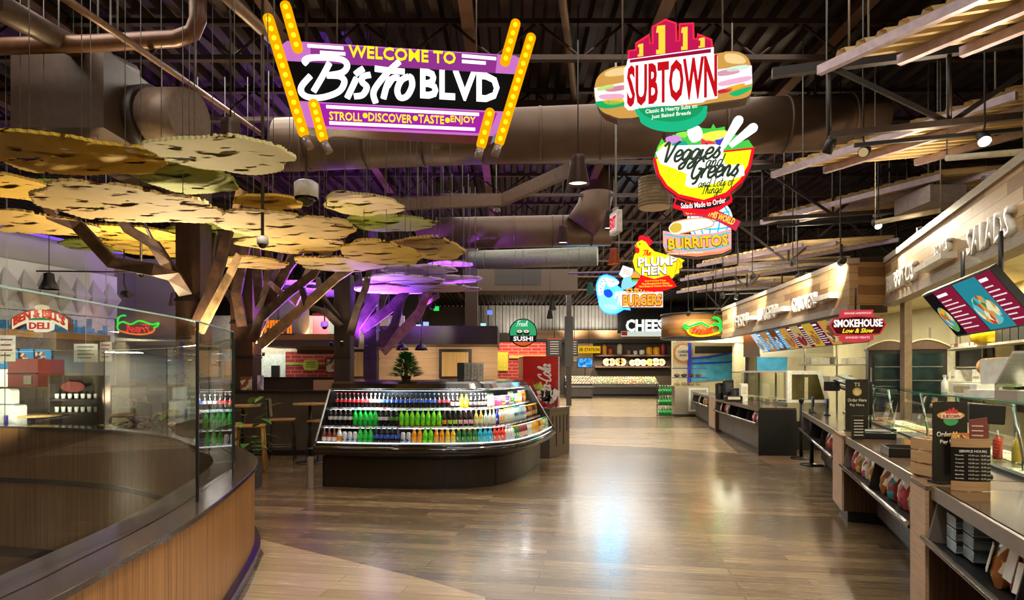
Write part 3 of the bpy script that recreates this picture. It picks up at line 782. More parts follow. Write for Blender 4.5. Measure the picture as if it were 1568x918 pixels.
k = MB(); k.span((-.045,-.026,.03),(.045,-.021,.16)); k.build('leaflet', mottled(('#5aa036','#7fb845','#e3a13a','#8ab84f'), 20), t)
# framed hours card beside sign 2
t = thing('hours_card', 'small black hours card right of the gold logo sign', 'counter sign', RP(6.72,.1,.922), math.radians(-6))
k = MB(); k.span((-.06,-.005,0),(.06,.02,.24)); k.build('board', cardm, t)
for i in range(6):
    k = MB(); k.span((-.045,-.008,.04+.03*i),(.045,-.005,.05+.03*i)); k.build('text_line', mat('#cfc5b4', .6), t)

# belt barrier posts
def stanchion(loc, label, h=.96):
    t = thing('barrier_post', label, 'barrier post', loc, 0, 'belt barrier posts')
    k = MB(); k.lathe([(.19,0.003),(.185,.02),(.06,.04),(.032,.05)], n=24); k.build('base', BLACKM, t)
    k = MB(); k.lathe([(.032,.045),(.032,h-.07)], n=14); k.build('pole', BLACKM, t)
    k = MB(); k.lathe([(.045,h-.07),(.045,h-.005),(.03,h)], n=14); k.build('head', BLACK, t)
stanchion(G(1227,702), 'taller-looking black belt barrier post in front of the white glass case', 1.12)
stanchion(G(1243,712), 'nearer black belt barrier post touching the third counter end', .98)

# ================================================================== KITCHEN EQUIPMENT
# twin rotisserie ovens
def oven(px, d, w, label):
    p = W(px, 570, d); t = thing('rotisserie_oven', label, 'oven', (p.x, p.y, 0), math.radians(-25)+0)
    k = MB(); k.span((-w/2,0,.86),(w/2,.6,2.02)); k.build('body', mat('#2a201b', .35), t)
    top = [(-w/2-.03,2.02)]+[(-w/2-.03+(w+.06)*i/10, 2.06+.13*math.sin(PI*i/10)) for i in range(11)]+[(w/2+.03,2.02)]
    k = MB(); k.prism(top, -.06, .62); k.build('arched_hood', mat('#5a4432', .35, .3), t)
    k = MB(); k.prism([(-w/2-.035,2.07)]+[(-w/2-.035+(w+.07)*i/10, 2.085+.13*math.sin(PI*i/10)) for i in range(11)]+[(-w/2-.035+(w+.07)*i/10, 2.06+.13*math.sin(PI*i/10)) for i in range(10,-1,-1)], -.07, -.02); k.build('hood_trim', mat('#cdb98c', .3, .4), t)
    k = MB(); k.span((-w/2+.08,-.02,.98),(w/2-.05,-.005,1.95)); k.build('door_glass', mat('#24332f', .05, 0, .6, 3, .9), t)
    k = MB(); k.span((-w/2+.02,-.06,1.3),(-w/2+.05,-.02,1.7)); k.build('handle', CHROME, t)
    for z in (1.2,1.45,1.7):
        k = MB(); k.span((-w/2+.1,-.023,z),(w/2-.07,-.02,z+.015)); k.build('rack', CHROME, t)
    k = MB(); k.span((-w/2,.02,.0),(w/2,.6,.86)); k.build('stand', STEEL, t)
oven(1361, 11.6, .66, 'left dark rotisserie oven with arched hood behind the tan post')
oven(1417, 11.2, .66, 'right dark rotisserie oven with arched hood behind the tan post')
# wall shelving behind the near counter
SH = 15.0
t = thing('wall_shelving', 'white two-tier wall shelf with films and boxes behind the near counter', 'shelf', RP(SH, 3.0, 0), RZ)
for z in (2.05, 1.40):
    k = MB(); k.span((-.1,-.12,z),(4.3,.32,z+.035)); k.build('shelf', mat('#e6e0c8', .4), t)
for x in (.0,1.5,2.9,4.2):
    k = MB(); k.span((x,.26,0),(x+.04,.3,2.5)); k.build('upright', STEEL, t)
k = MB(); k.tube([(0.0,.0,1.70),(4.2,.0,1.70)], .016); k.build('rail', CHROME, t)
k = MB(); k.span((.0,.305,.95),(1.9,.325,2.08)); so = k.build('service_opening', mat('#191410', .5)); so.location = RP(SH, 3.0); so.rotation_euler.z = RZ; tag(so, 'dark serving opening under the upper kitchen shelf', 'opening')
k = MB(); k.span((2.9,.305,.95),(3.6,.325,2.08)); so = k.build('service_opening', mat('#2b241c', .5)); so.location = RP(SH, 3.0); so.rotation_euler.z = RZ; tag(so, 'narrow dark opening behind the coloured label rolls', 'opening')
def put_at(name, label, cat, s, n, z, fn, m, grp=None, rz=0):
    k = MB(); fn(k); o = k.build(name, m); o.location = RP(s, n, z); o.rotation_euler.z = RZ+rz
    return tag(o, label, cat, grp)
def box_fn(w, d, h): return lambda k: k.span((-w/2,-d/2,0),(w/2,d/2,h))
o = put_at('storage_bag', 'bulging yellow bag on the upper kitchen shelf', 'bag', 12.25, 3.0, 2.086, lambda k: k.lathe([(.18,0),(.28,.05),(.29,.2),(.22,.3),(.1,.36)], n=16), mat('#f4d21a', .35))
k = MB(); k.lathe([(.09,.355),(.13,.40),(.11,.42)], n=12); k.build('tied_neck', mat('#d8b816', .4), o)
for x, w, h, c, nm in ((.5,.5,.06,'#c9a98a','tan'),(1.1,.4,.07,'#8a3f36','maroon'),(1.62,.5,.06,'#efe8d6','white'),(2.15,.42,.07,'#a6423e','red')):
    o = put_at('flat_box', f'flat {nm} carton on the upper kitchen shelf left of the yellow bag', 'carton', SH-x, 3.05, 2.086, box_fn(w,.25,h), mat(c, .6))
    k = MB(); k.span((-w*.3,-.127,.01),(w*.1,-.125,h-.01)); k.build('label_patch', WHITE, o)
for i, x in enumerate((3.3,3.6,3.9,4.2)):
    o = put_at('food_basket', f'dark basket of {["orange","red","green","brown"][i]} packets on the upper kitchen shelf right of the yellow bag', 'basket', SH-x, 3.05, 2.086, box_fn(.27,.25,.2), mat('#2c221b', .5))
    for q in range(5): k = MB(); k.box((-.1+.05*q, 0, .22), (.04,.18,.12), .2*q); k.build('packet', mat([('#b3471f'),('#8d2420'),('#4d6b26'),('#5b3a21')][i], .5) if q % 2 else mat('#d0a25f', .5), o)
for i, c in enumerate(('#d9a06a','#e8d2a0','#e0a03a','#d98f6a','#c9b08a','#9fb0d8','#c9a0a0')):
    o = put_at('tape_roll', f'{ordinal(i)} from the left of the coloured label rolls on the rail', 'label roll', SH-2.6-.19*i, 3.0, 1.70, lambda k: k.lathe([(.035,-.06),(.15,-.06),(.15,.06),(.035,.06)], n=18, axis='X', cap=False), mat('#c9a05a', .5), 'label rolls on the rail')
    k = MB(); k.lathe([(.152,-.045),(.152,.045)], n=18, axis='X', cap=False); k.build('paper_band', mat(c, .5), o)
for i, (x, w, h) in enumerate(((.75,.2,.17),(1.05,.26,.22),(2.3,.4,.22),(2.9,.5,.3),(3.6,.4,.3))):
    o = put_at('paper_carton', f'{ordinal(i)} from the left of the white cartons on the lower kitchen shelf', 'carton', SH-x, 3.08, 1.436, box_fn(w,.3,h), mat('#ece6d2', .6), 'white cartons on the lower shelf')
    k = MB(); k.span((-w*.4,-.152,h*.25),(w*.3,-.15,h*.45)); k.build('print_band', mat('#a8a08c', .6), o)
def spray(k):
    k.lathe([(.045,0),(.045,.14),(.018,.19),(.018,.22)], n=12)
o = put_at('spray_bottle', 'white spray bottle on the glass shelf left of the kitchen shelving', 'spray bottle', 6.85, .88, 1.402, spray, WHITE); o.scale = (.7,)*3
k = MB(); k.span((-.05,-.012,.22),(.03,.012,.25)); k.build('trigger', mat('#c9d4cc', .4), o)
o = put_at('paper_towel_roll', 'pale hanging towel roll beside the order tablet pole', 'paper roll', 13.3, 2.2, 1.25, lambda k: k.lathe([(.09,0),(.10,.05),(.10,.4),(.05,.5)], n=14), mat('#ddd6c0', .7))
o = put_at('notice_sheet', 'pale paper notice hanging on the kitchen rail', 'notice', SH-.75, 2.98, 1.45, lambda k: k.span((-.25,-.02,0),(.25,-.015,.5)), mat('#d9cfae', .7))
o = put_at('food_scale', 'white slanted food scale on the near glass shelf', 'scale', 5.55, .88, 1.402, lambda k: k.span((-.16,-.14,0),(.16,.14,.06)), mat('#dcdacf', .4), None, .5)
k = MB(); k.beam((-.14,.0,.2),(.14,.02,.22),.02,.2); k.build('display', mat('#c9c8bd', .3), o); k = MB(); k.span((-.02,.0,.06),(.02,.03,.15)); k.build('stem', STEEL, o)
o = put_at('slicer', 'silver slicer with slanted carriage at the right edge of the glass shelf', 'slicer', 5.0, .90, 1.402, lambda k: k.span((-.2,-.15,0),(.2,.15,.07)), steel('#d3d2c8'))
k = MB(); k.lathe([(.13,-.012),(.13,.012)], (0,.02,.2), 20, 'Y'); k.build('blade_disc', CHROME, o); k = MB(); k.beam((-.22,-.06,.10),(.16,-.08,.34),.16,.02); k.build('carriage', steel('#e3e2d8', .25), o)
o = put_at('wrap_box', 'white film box lying on the near glass shelf', 'carton', 6.1, .88, 1.402, box_fn(.4,.14,.1), mat('#e9e4d4', .5), None, .2); k = MB(); k.span((-.15,-.072,.02),(.1,-.07,.08)); k.build('label_patch', mat('#b8a880', .5), o)
for s_, n_, c, nm in ((5.9,1.0,'#cf3a2a','red'),(5.75,1.08,'#d8b23a','yellow'),(4.7,1.0,'#d9672a','orange')):
    o = put_at('sauce_bottle', f'{nm} squeeze sauce bottle on the near prep table', 'sauce bottle', s_, n_, .876, lambda k: k.lathe([(.035,0),(.035,.16),(.012,.19)], n=12), mat(c, .3)); k = MB(); k.lathe([(.012,.19),(.005,.24)], n=10); k.build('nozzle', WHITE, o)
t = thing('order_tablet', 'small lit order tablet on a pole left of the kitchen shelf', 'tablet', RP(13.37, 2.4, 0), RZ)
k = MB(); k.tube([(0,0,.0),(0,0,2.45)], .02); k.build('pole', CHROME, t)
k = MB(); k.beam((-.14,-.04,1.97),(.14,-.04,1.97),.04,.38); k.build('case', BLACK, t)
k = MB(); k.span((-.11,-.064,1.82),(.11,-.0605,2.13)); k.build('display', glow('#62a9c9', .9), t)
k = MB(); k.lathe([(.2,.003),(.18,.03)], n=14); k.build('base', STEEL, t)
# hood rack across the third kitchen and scattered steel equipment
t = thing('exhaust_hood', 'pale steel exhaust hood over the far kitchen line', 'hood', (6.75, 17.2, 0), 0)
k = MB(); k.prism([(0,2.05),(2.0,2.05),(2.0,2.5),(.2,2.75),(0,2.75)], -.3, .9); k.build('canopy', steel('#c9c5b4', .4), t)
k = MB(); k.span((.0,-.33,2.02),(2.0,-.3,2.12)); k.build('lip', steel('#dedac9', .3), t); k = MB(); k.span((.6,.1,2.75),(1.4,.7,3.12)); k.build('flue', steel('#bdb8a6', .4), t)
t = thing('pot_rack', 'steel overshelf with pans behind the smokehouse register', 'rack', (W(1232,570,13.6).x, 13.6, 0), 0)
for x in (0,.7,1.4):
    k = MB(); k.span((x,0,.0),(x+.03,.03,2.25)); k.build('upright', STEEL, t)
for z in (1.35,1.75): 
    k = MB(); k.span((0,-.15,z),(1.45,.25,z+.03)); k.build('shelf', steel('#d6d3c4'), t)
for i in range(4):
    k = MB(); k.lathe([(.12,0),(.14,.15),(.145,.16)], n=14); o = k.build('steel_pot', STEEL); o.location = (t.location.x+.2+.36*i, 13.65, 1.781 if i % 2 else 1.381); tag(o, f'steel pot on the overshelf behind the smokehouse register, {ordinal(i)} from the left', 'pot', 'pots on the overshelf')
for i in range(3):
    k = MB(); k.span((-.2,-.15,0),(.2,.15,.14)); o = k.build('white_carton', mat('#e9e3cf', .6)); o.location = (t.location.x+.3+.4*i, 13.65, 1.381 if i % 2 else 1.781); tag(o, f'white carton on the overshelf behind the smokehouse register, {ordinal(i)} from the left', 'carton', 'cartons on the overshelf')
# clipboards of menus fanned above register two
t = thing('register', 'dark register with a large tilted screen at the smokehouse counter', 'register', RP(9.2, .45, .922), RZ+.9)
k = MB(); k.tube([(0,0,0),(0,0,.45)], .03); k.build('post', BLACK, t)
for i in range(3):
    k = MB(); k.beam((-.25+.03*i,.0,.50+.07*i),(.2,.03,.36+.07*i),.25,.02); k.build('screen', [BLACK, mat('#33302c',.2), mat('#8e9a86',.2)][i], t)
k = MB(); k.lathe([(.1,0),(.09,.02)], n=14); k.build('base', BLACK, t)
k = MB(); k.span((-.38,-.08,.42),(-.2,.02,.55)); k.build('receipt_printer', BLACK, t, .006)

# ================================================================== MENU SCREENS
def lines(t, x0, x1, z0, z1, n, y, c='#f3d9d9', s=.9):
    for i in range(n):
        z = z1-(z1-z0)*(i+.5)/n; k = MB(); k.span((x0, y-.002, z-.006), (x0+(x1-x0)*(.6+.4*((i*7) % 3)/2), y, z+.006)); k.build('menu_text', glow(c, s), t)
def screen(label, loc, rz, tilt, w, h, base, food, foodx, strength=.8, grp=None, text_c='#f0d8d8', drop=.55):
    t = thing('menu_screen', label, 'menu screen', loc, rz, grp); t.rotation_euler = (tilt, 0, rz)
    k = MB(); k.span((-w/2-.02,0,-h/2-.02),(w/2+.02,.06,h/2+.02)); k.build('bezel', BLACK, t)
    k = MB(); k.span((-w/2,-.004,-h/2),(w/2,0,h/2)); k.build('display', glow(base, strength), t)
    a, b_ = foodx
    k = MB(); k.span((a*w,-.007,-h*.5),(b_*w,-.004,h*.5)); k.build('picture', glow(food[0], strength), t)
    k = MB(); k.prism(ellipse((a+b_)/2*w, -h*.12, abs(b_-a)*w*.42, h*.3), -.010, -.007); k.build('picture_food', mottled(food[1], 14, strength), t)
    tx = (b_*w+.03, w/2-.03) if a < 0 and b_ < .4 else (-w/2+.03, a*w-.03)
    lines(t, tx[0], tx[1], -h*.42, h*.3, 8, -.005, text_c)
    k = MB(); k.span((tx[0],-.007,h*.36),(tx[0]+(tx[1]-tx[0])*.6,-.004,h*.42)); k.build('menu_heading', glow('#ffffff', .9), t)
    k = MB(); k.span((-.05,.06,-.05),(.05,.12,.05)); k.tube([(0,.09,.0),(0,.09+math.sin(tilt)*drop,math.cos(tilt)*drop)], .02); k.build('bracket', BLACK, t)
    return t
taco = ('#49b7c9', '#2f8a52', '#d9a24a', '#c8452e', '#f2e6b8', '#63c7d6')
scr_p = [RP(s, 1.32, 2.36) for s in (5.92, 5.12)]
SR = RZ-.42
SR = RZ; dvec = Vector((math.cos(SR), math.sin(SR), 0)); a = RP(7.0, 1.0, 2.21)
screen('left menu screen of the hanging pair with bread bowl picture, above the near counter', a-dvec*.0, SR, .62, .90, .52, '#8d1f3c', ('#1a1416', ('#e3b23a','#e8d6a8','#6aa23c','#49a9c9','#c96a2e')), (-.5,-.12), .75, 'hanging menu screens')
screen('right menu screen of the hanging pair with taco picture, above the near counter', a+dvec*.95, SR, .62, .90, .52, '#8d1f3c', ('#2a8f9e', taco), (-.5,.12), .75, 'hanging menu screens')
# row of slanted screens under the long fascia
cols2 = [('#3fa9dd',('#eef6fa','#3fa9dd','#d8a86a')),('#3fa9dd',('#c98a4a','#e8d2a0','#3fa9dd')),('#3fa9dd',('#7a4a2a','#dfe9ee','#3fa9dd')),
         ('#6a2340',('#d9a24a','#8a9a4a','#c84a3a')),('#6a1f3c',('#c9b06a','#a33a3a','#7a2a4a')),('#6a1f3c',('#d9b23a','#cf4a3a','#8aa04a')),
         ('#8a6a3a',('#d9a24a','#7a4a2a','#e8d2a0')),('#2f86c4',('#8a4a2a','#d9b06a','#3a6a9a'))]
names = ['pale blue fish','blue fried food','blue burger','dark red pasta','dark red plain','dark red salad','golden chicken','blue smoked meat']
fd = (Vector((5.6,10.3,0))-Vector((6.2,18.3,0))).normalized()
for i, px in enumerate((1160,1174,1188,1205,1223,1243,1268,1292)):
    x = fx2(px); p = Vector((6.2,18.3,0))+fd*x
    wd_ = [.78,.78,.78,.8,.8,.8,.7,.6][i]
    screen(f'{names[i]} menu screen, {ordinal(i)} from left in the slanted row below the long fascia', (p.x+.1, p.y, 2.33), math.atan2(fd.y, fd.x), .6, wd_, .52, cols2[i][0], (cols2[i][1][0], cols2[i][1]), (-.5,.05), .62, 'slanted screens under the long fascia', '#e8e0e0', .3)

# SMOKEHOUSE box sign
p = W(1313, 499, 9.6); t = thing('smokehouse_sign', 'red six-sided SMOKEHOUSE box sign hanging below the long fascia end', 'sign', p, math.radians(-14))
hexa = [(-.40,.02),(-.34,.13),(.0,.165),(.34,.13),(.40,.02),(.32,-.13),(0,-.15),(-.32,-.13)]
plate('cabinet', hexa, mat('#8a3a30', .5), t, 0, .2)
plate('border', hexa, glow('#c93a35', .8), t, -.01, 0)
plate('panel', [(x*.93, z*.88) for x, z in hexa], glow('#5d1a1c', .55), t, -.02, -.01)
plate('upper_banner', [(-.22,.15),(.22,.15),(.22,.25),(-.22,.25)], glow('#d9424a', .8), t, -.005, .16)
plate('lower_banner', [(-.22,-.13),(.22,-.13),(.22,-.22),(0,-.25),(-.22,-.22)], glow('#d9424a', .8), t, -.005, .16)
text('name', 'SMOKEHOUSE', glow('#fff6ea', 1.0), t, 0, .045, .68, .12, -.02, .012, bold=.03)
text('tagline', 'Low & Slow', glow('#f1e02a', 1.0), t, 0, -.07, .44, .07, -.02, .01, bold=.02, shear=.3)
text('banner_text', 'GENUINE HARDWOOD', glow('#fbe9e4', .9), t, 0, .2, .38, .03, -.006, .004)
text('banner_text', 'SMOKED MEATS', glow('#fbe9e4', .9), t, 0, -.175, .34, .03, -.006, .004)
k = MB(); k.tube([(0,.1,.25),(0,.1,.6)], .015); k.build('hanger', BLACK, t)
# ================================================================== HANGING LIT SIGNS
class Pl:
    """upright sign plane hung in the hall: px0 is the photo column of its origin at distance d0, turned by rz"""
    def __init__(s, px0, py0, d0, rz, k=1.0, ox=0, oy=0):
        s.o = W(px0, py0, d0); s.rz = rz; s.c, s.s = math.cos(rz), math.sin(rz); s.k, s.ox, s.oy = k, ox, oy
    def p(s, zx, zy):
        px, py = zx/s.k+s.ox, zy/s.k+s.oy; r = (px-CX)/F
        x = (r*s.o.y-s.o.x)/(s.c-r*s.s); Y = s.o.y+x*s.s
        return (x, EYE-(py-HY)*Y/F-s.o.z)
    def P(s, pts): return [s.p(*q) for q in pts]
def txt(t, pl, name, st, m, x0, x1, ytop, ybot, y, depth=.01, bold=.015, arc=None, shear=0, slope=0):
    """lettering between two photo columns; slope: extra tilt of the baseline"""
    a = pl.p(x0, (ytop+ybot)/2); b_ = pl.p(x1, (ytop+ybot)/2); h = abs(pl.p((x0+x1)/2, ytop)[1]-pl.p((x0+x1)/2, ybot)[1])
    c = pl.p((x0+x1)/2, (ytop+ybot)/2)
    return text(name, st, m, t, c[0], c[1], b_[0]-a[0], h, y, depth, bold, shear, arc=arc, rot=slope)
def flat_shape(t, pl, name, pts, m, y0, y1, sm=0):
    poly = pl.P(pts)
    if sm: poly = [(v.x, v.y) for v in smooth([(a, b_, 0) for a, b_ in poly], sm, True)]
    return plate(name, poly, m, t, y0, y1)
def stroke(t, pl, name, pts, m, r, y, sm=4, closed=False):
    q = [Vector((a, y, b_)) for a, b_ in pl.P(pts)]
    if sm: q = smooth(q, sm, closed)
    k = MB(); k.tube(q, r, 8, closed=closed); return k.build(name, m, t)
def hang(t, pts, z1, y=.1, name='hanging_cable', r=.008):
    z1 = 6.64-t.location.z
    for x, z in pts:
        k = MB(); k.tube([(x, y, z), (x, y, z1)], r, 6); k.build(name, mat('#6b5f55', .5, .5), t)

# ---- WELCOME TO Bistro BLVD
pl = Pl(620, 140, 6.45, math.radians(7.6), 3.409, 380, 0)
t = thing('welcome_sign', 'large purple and black WELCOME TO Bistro BLVD sign with yellow bulb bars', 'sign', pl.o, pl.rz)
outl = [(180,235),(205,216),(300,222),(1390,292),(1415,305),(1412,330),(1330,640),(1305,690),(1275,710),(1200,708),(360,670),(260,655),(235,620)]
flat_shape(t, pl, 'cabinet', [(x+2, y) for x, y in outl], mat('#7a1c3c', .35), .0, .24)
flat_shape(t, pl, 'face', outl, glow('#d679cf', .80), -.012, 0)
flat_shape(t, pl, 'upper_panel', [(325,232),(1300,293),(1290,388),(330,330)], glow('#a03a9c', .72), -.016, -.012)
flat_shape(t, pl, 'lower_panel', [(340,540),(1300,592),(1255,700),(385,660)], glow('#b026ae', .8), -.016, -.012)
flat_shape(t, pl, 'black_band', [(203,325),(1402,395),(1340,585),(262,530)], mat('#040404', .7, 0, .1, 5, .1), -.03, -.016)
yel = glow('#ffe818', 1.05); wht = glow('#ffffff', 1.3)
txt(t, pl, 'welcome_lettering', 'WELCOME TO', yel, 530, 1085, 264, 326, -.03, .02, .010)
for i, q in enumerate([((315,250),(500,263)),((380,285),(510,293)),((1115,302),(1292,317)),((1115,331),(1238,340)),((412,566),(1203,606)),((428,650),(1183,683))]):
    stroke(t, pl, 'neon_bar', list(q), wht, .017, -.045, 0)
k = MB()
for st in ([(312,345),(300,328),(335,314),(420,314),(498,326),(520,358),(492,392),(415,406)],[(415,406),(480,410),(506,438),(478,488),(400,518),(330,520),(288,500),(284,462),(330,408)],[(428,342),(398,400),(346,488)],
           [(568,420),(545,470),(520,522)],[(562,400),(585,382),(605,370)],[(642,402),(602,412),(598,440),(622,466),(600,506),(556,514)],
           [(790,334),(722,398),(658,486),(668,546)],[(664,370),(740,380),(818,386)],[(742,418),(722,470),(708,524)],[(728,462),(758,420),(790,420)],
           [(838,410),(800,432),(780,480),(794,520),(830,512),(856,462),(852,420),(838,410)]):
    q = smooth([Vector((u, -.05, v)) for u, v in pl.P(st)], 5); k.tube(q, .031, 8, flat=.03)
k.build('script_lettering', wht, t)
txt(t, pl, 'block_lettering', 'BLVD', wht, 900, 1310, 388, 535, -.045, .03, .028)
for w_, a0, a1, yy in (('STROLL',427,596,0),('DISCOVER',630,856,8),('TASTE',889,1022,15),('ENJOY',1056,1185,20)): txt(t, pl, 'tagline_word', w_, yel, a0, a1, 594+yy, 636+yy, -.03, .014, .006)
for q in ((613,612),(873,626),(1040,636)):
    c = pl.p(*q); k = MB(); k.ball((c[0], -.045, c[1]), .026, 10); k.build('tagline_bulb', yel, t)
amber = glow('#f9a800', .95); bulbm = glow('#ffe21c', 1.15); clearm = mat('#8f7c74', .12, .1, .1, 5, .8)
bars = [((120,130),(297,708),(335,790),13),((208,65),(266,272),None,5),((353,568),(396,732),(432,812),5),((1388,155),(1336,340),None,5),((1467,227),(1308,752),(1282,828),13),((1256,612),(1214,768),(1195,842),4)]
for A, B, E_, n in bars:
    a, b_ = Vector(pl.p(*A)), Vector(pl.p(*B)); d = (b_-a).normalized(); nn = Vector((-d.y, d.x)); r = .052
    def caps(a, b_, r):
        ang = math.atan2(d.y, d.x); out = []
        for c, s in ((b_, 0), (a, PI)):
            out += [(c.x+r*math.cos(ang+s-PI/2+PI*i/8), c.y+r*math.sin(ang+s-PI/2+PI*i/8)) for i in range(9)]
        return out
    br = plate('bulb_bar', caps(a, b_, r), amber, t, -.12, -.07)
    for i in range(n):
        c = a+(b_-a)*((i+.15)/(n-.7) if n > 1 else .5)
        k = MB(); k.ball((c.x, -.125, c.y), .026, 10, (1,.8,1)); k.build('bulb', bulbm, br)
    if E_:
        e = Vector(pl.p(*E_)); k = MB(); k.tube([(b_.x+d.x*.05, -.09, b_.y+d.y*.05), (e.x, -.09, e.y)], .042, 12); k.build('clear_tip', clearm, br)
    k = MB(); m_ = (a+b_)/2; k.tube([(m_.x,-.07,m_.y),(m_.x,.05,m_.y)], .015); k.build('standoff', BLACK, br)
hang(t, [(-.7,.5),(.75,.4)], 2.05)

# ---- SUBTOWN
pl = Pl(1032, 120, 6.0, -math.radians(16), 2.783, 880, 10)
t = thing('subtown_sign', 'lit SUBTOWN sign shaped like a sub sandwich with a pink skyline', 'sign', pl.o, pl.rz)
bun = [(85,350),(100,300),(150,265),(240,250),(600,203),(640,194),(700,196),(738,222),(752,265),(756,345),(735,385),(660,400),(560,415),(240,475),(150,462),(110,440),(88,400)]
flat_shape(t, pl, 'cabinet', [(x, y+6) for x, y in bun], mat('#5a3a20', .4), .0, .16, 2)
flat_shape(t, pl, 'bread', bun, glow('#dfa650', .8), -.01, 0, 3)
flat_shape(t, pl, 'crust_glow', [(130,285),(165,268),(225,262),(222,290),(140,300)], glow('#f6d391', .9), -.012, -.01, 3)
flat_shape(t, pl, 'crust_glow', [(640,206),(690,205),(725,225),(720,245),(650,240)], glow('#f6d391', .9), -.012, -.01, 3)
flat_shape(t, pl, 'filling', [(84,350),(230,322),(230,405),(92,408)], glow('#ffeef2', 1.0), -.016, -.01)
flat_shape(t, pl, 'filling', [(600,272),(754,254),(756,330),(604,368)], glow('#ffeef2', 1.0), -.016, -.01)
for pts, c in (([(100,350),(160,335),(165,352),(105,362)],'#c9e87a'),([(130,352),(215,338),(215,356),(150,366)],'#d98a9a'),([(610,282),(680,268),(700,285),(620,300)],'#d8a0b0'),([(650,266),(730,252),(735,268),(660,282)],'#d9f0e0'),
               ([(110,380),(200,376),(205,395),(120,398)],'#f0b0cc'),([(620,325),(740,300),(742,318),(630,342)],'#f2b6d2'),([(95,408),(180,405),(225,420),(150,437),(100,430)],'#22b060'),([(660,372),(745,345),(748,358),(690,385)],'#22b86a'),
               ([(125,402),(205,396),(195,418),(140,420)],'#f6c92e'),([(640,352),(720,330),(715,345),(660,362)],'#f2b32e'),([(612,360),(668,350),(660,365),(615,374)],'#d02a3a')):
    flat_shape(t, pl, 'topping', pts, glow(c, .9), -.020, -.016, 3)
sky = [(232,228),(230,197),(262,192),(262,165),(318,128),(322,165),(333,165),(333,95),(387,65),(432,80),(434,155),(447,155),(447,83),(505,80),(507,145),(522,148),(522,126),(582,150),(586,188)]
flat_shape(t, pl, 'skyline', sky, glow('#d81e5c', .72), -.03, -.01)
stroke(t, pl, 'skyline_outline', sky, glow('#ff2a44', 1.0), .009, -.036, 0)
for x0, y0, x1, y1 in ((270,166,293,220),(348,88,386,210),(454,95,481,193),(528,140,554,183)):
    w = x1-x0; flat_shape(t, pl, 'window_shape', [(x0,y1),(x0,y1-.14*(y1-y0)),(x0+w*.28,y1-.14*(y1-y0)),(x0+w*.28,y0+.25*(y1-y0)),(x0,y0+.25*(y1-y0)),(x0+w*.1,y0+4),(x1,y0),(x1,y1-3)], glow('#ffd23c', 1.0), -.04, -.03)
flat_shape(t, pl, 'white_backing', [(222,262),(228,235),(592,184),(592,213),(608,222),(608,396),(560,404),(545,414),(230,448),(214,432),(212,275)], glow('#ffffff', 1.05), -.05, -.03)
flat_shape(t, pl, 'red_bar', [(237,250),(237,238),(580,192),(580,207)], glow('#a8123c', .8), -.056, -.05)
txt(t, pl, 'name_lettering', 'SUBTOWN', glow('#c9121c', .9), 222, 602, 242, 418, -.056, .012, .03)
gd = [(410+155*math.cos(a), 432+86*math.sin(a)) for a in [PI*i/16 for i in range(17)]]
flat_shape(t, pl, 'green_disc', gd, glow('#20c088', .85), -.046, .1)
flat_shape(t, pl, 'disc_face', [(410+138*math.cos(a), 432+66*math.sin(a)) for a in [PI*i/16 for i in range(17)]], glow('#1fa565', .8), -.05, -.046)
txt(t, pl, 'tagline', 'Classic & Hearty Subs on', glow('#f6fff2', 1.0), 302, 520, 436, 458, -.052, .004, .01)
txt(t, pl, 'tagline', 'Just Baked Breads', glow('#f6fff2', 1.0), 328, 494, 462, 482, -.052, .004, .01)
hang(t, [(-.5,.2),(.45,.35)], 1.9, .08)

# ---- Veggies and Greens
pl = Pl(1078, 255, 8.0, -math.radians(15), 2.783, 880, 10)
GK[0] = 1.25
t = thing('veggies_sign', 'lit yellow salad bowl sign reading Veggies and Greens', 'sign', pl.o, pl.rz)
bowl = [(333,648),(350,715),(385,770),(440,812),(550,838),(650,805),(715,748),(752,680),(768,600)]
flat_shape(t, pl, 'cabinet', [(x, y+6) for x, y in bowl]+[(640,520),(380,570)], mat('#6a1a1a', .4), .0, .16)
leaf = [(340,640),(352,600),(372,562),(388,588),(420,545),(450,552),(480,528),(505,534),(520,512),(548,520),(580,520),(590,500),(603,520),(640,512),(640,550),(690,548),(715,575),(740,568),(762,600),(700,640),(350,660)]
flat_shape(t, pl, 'salad_leaves', leaf, glow('#46c245', .85), -.01, 0)
flat_shape(t, pl, 'bowl_rim', bowl, glow('#e01828', .9), -.016, 0)
flat_shape(t, pl, 'bowl', [(347,652),(362,712),(395,762),(445,800),(550,824),(643,793),(703,738),(738,676),(752,612)], glow('#f4ea16', 1.0), -.022, -.016)
for pts, c in (([(355,610),(390,580),(420,600),(400,625)],'#cfe84a'),([(390,560),(440,552),(455,575),(400,585)],'#c48ad0'),([(420,585),(470,575),(480,610),(420,615)],'#1e9c8a'),([(480,530),(530,512),(545,560),(500,580)],'#f4fff4'),
               ([(465,600),(530,590),(540,615),(480,620)],'#3a2ab8'),([(540,565),(600,585),(590,610),(550,605)],'#e8344a'),([(548,545),(640,530),(645,560),(560,575)],'#e8e84a'),([(600,555),(640,545),(630,590),(605,590)],'#4a38c8'),([(430,545),(480,535),(470,560)],'#8ad84a')):
    flat_shape(t, pl, 'salad_piece', pts, glow(c, .9), -.026, -.01, 3)
for a, b_ in (((628,605),(697,490)),((662,598),(758,522))):
    q0, q1 = Vector(pl.p(*a)), Vector(pl.p(*b_)); k = MB(); k.tube([(q0.x,-.04,q0.y),(q1.x,-.04,q1.y)], [.035,.062], 10, flat=.015); k.ball((q1.x,-.04,q1.y), .062, 10, (1,.25,1)); k.build('serving_handle', glow('#eef4fb', 1.0), t)
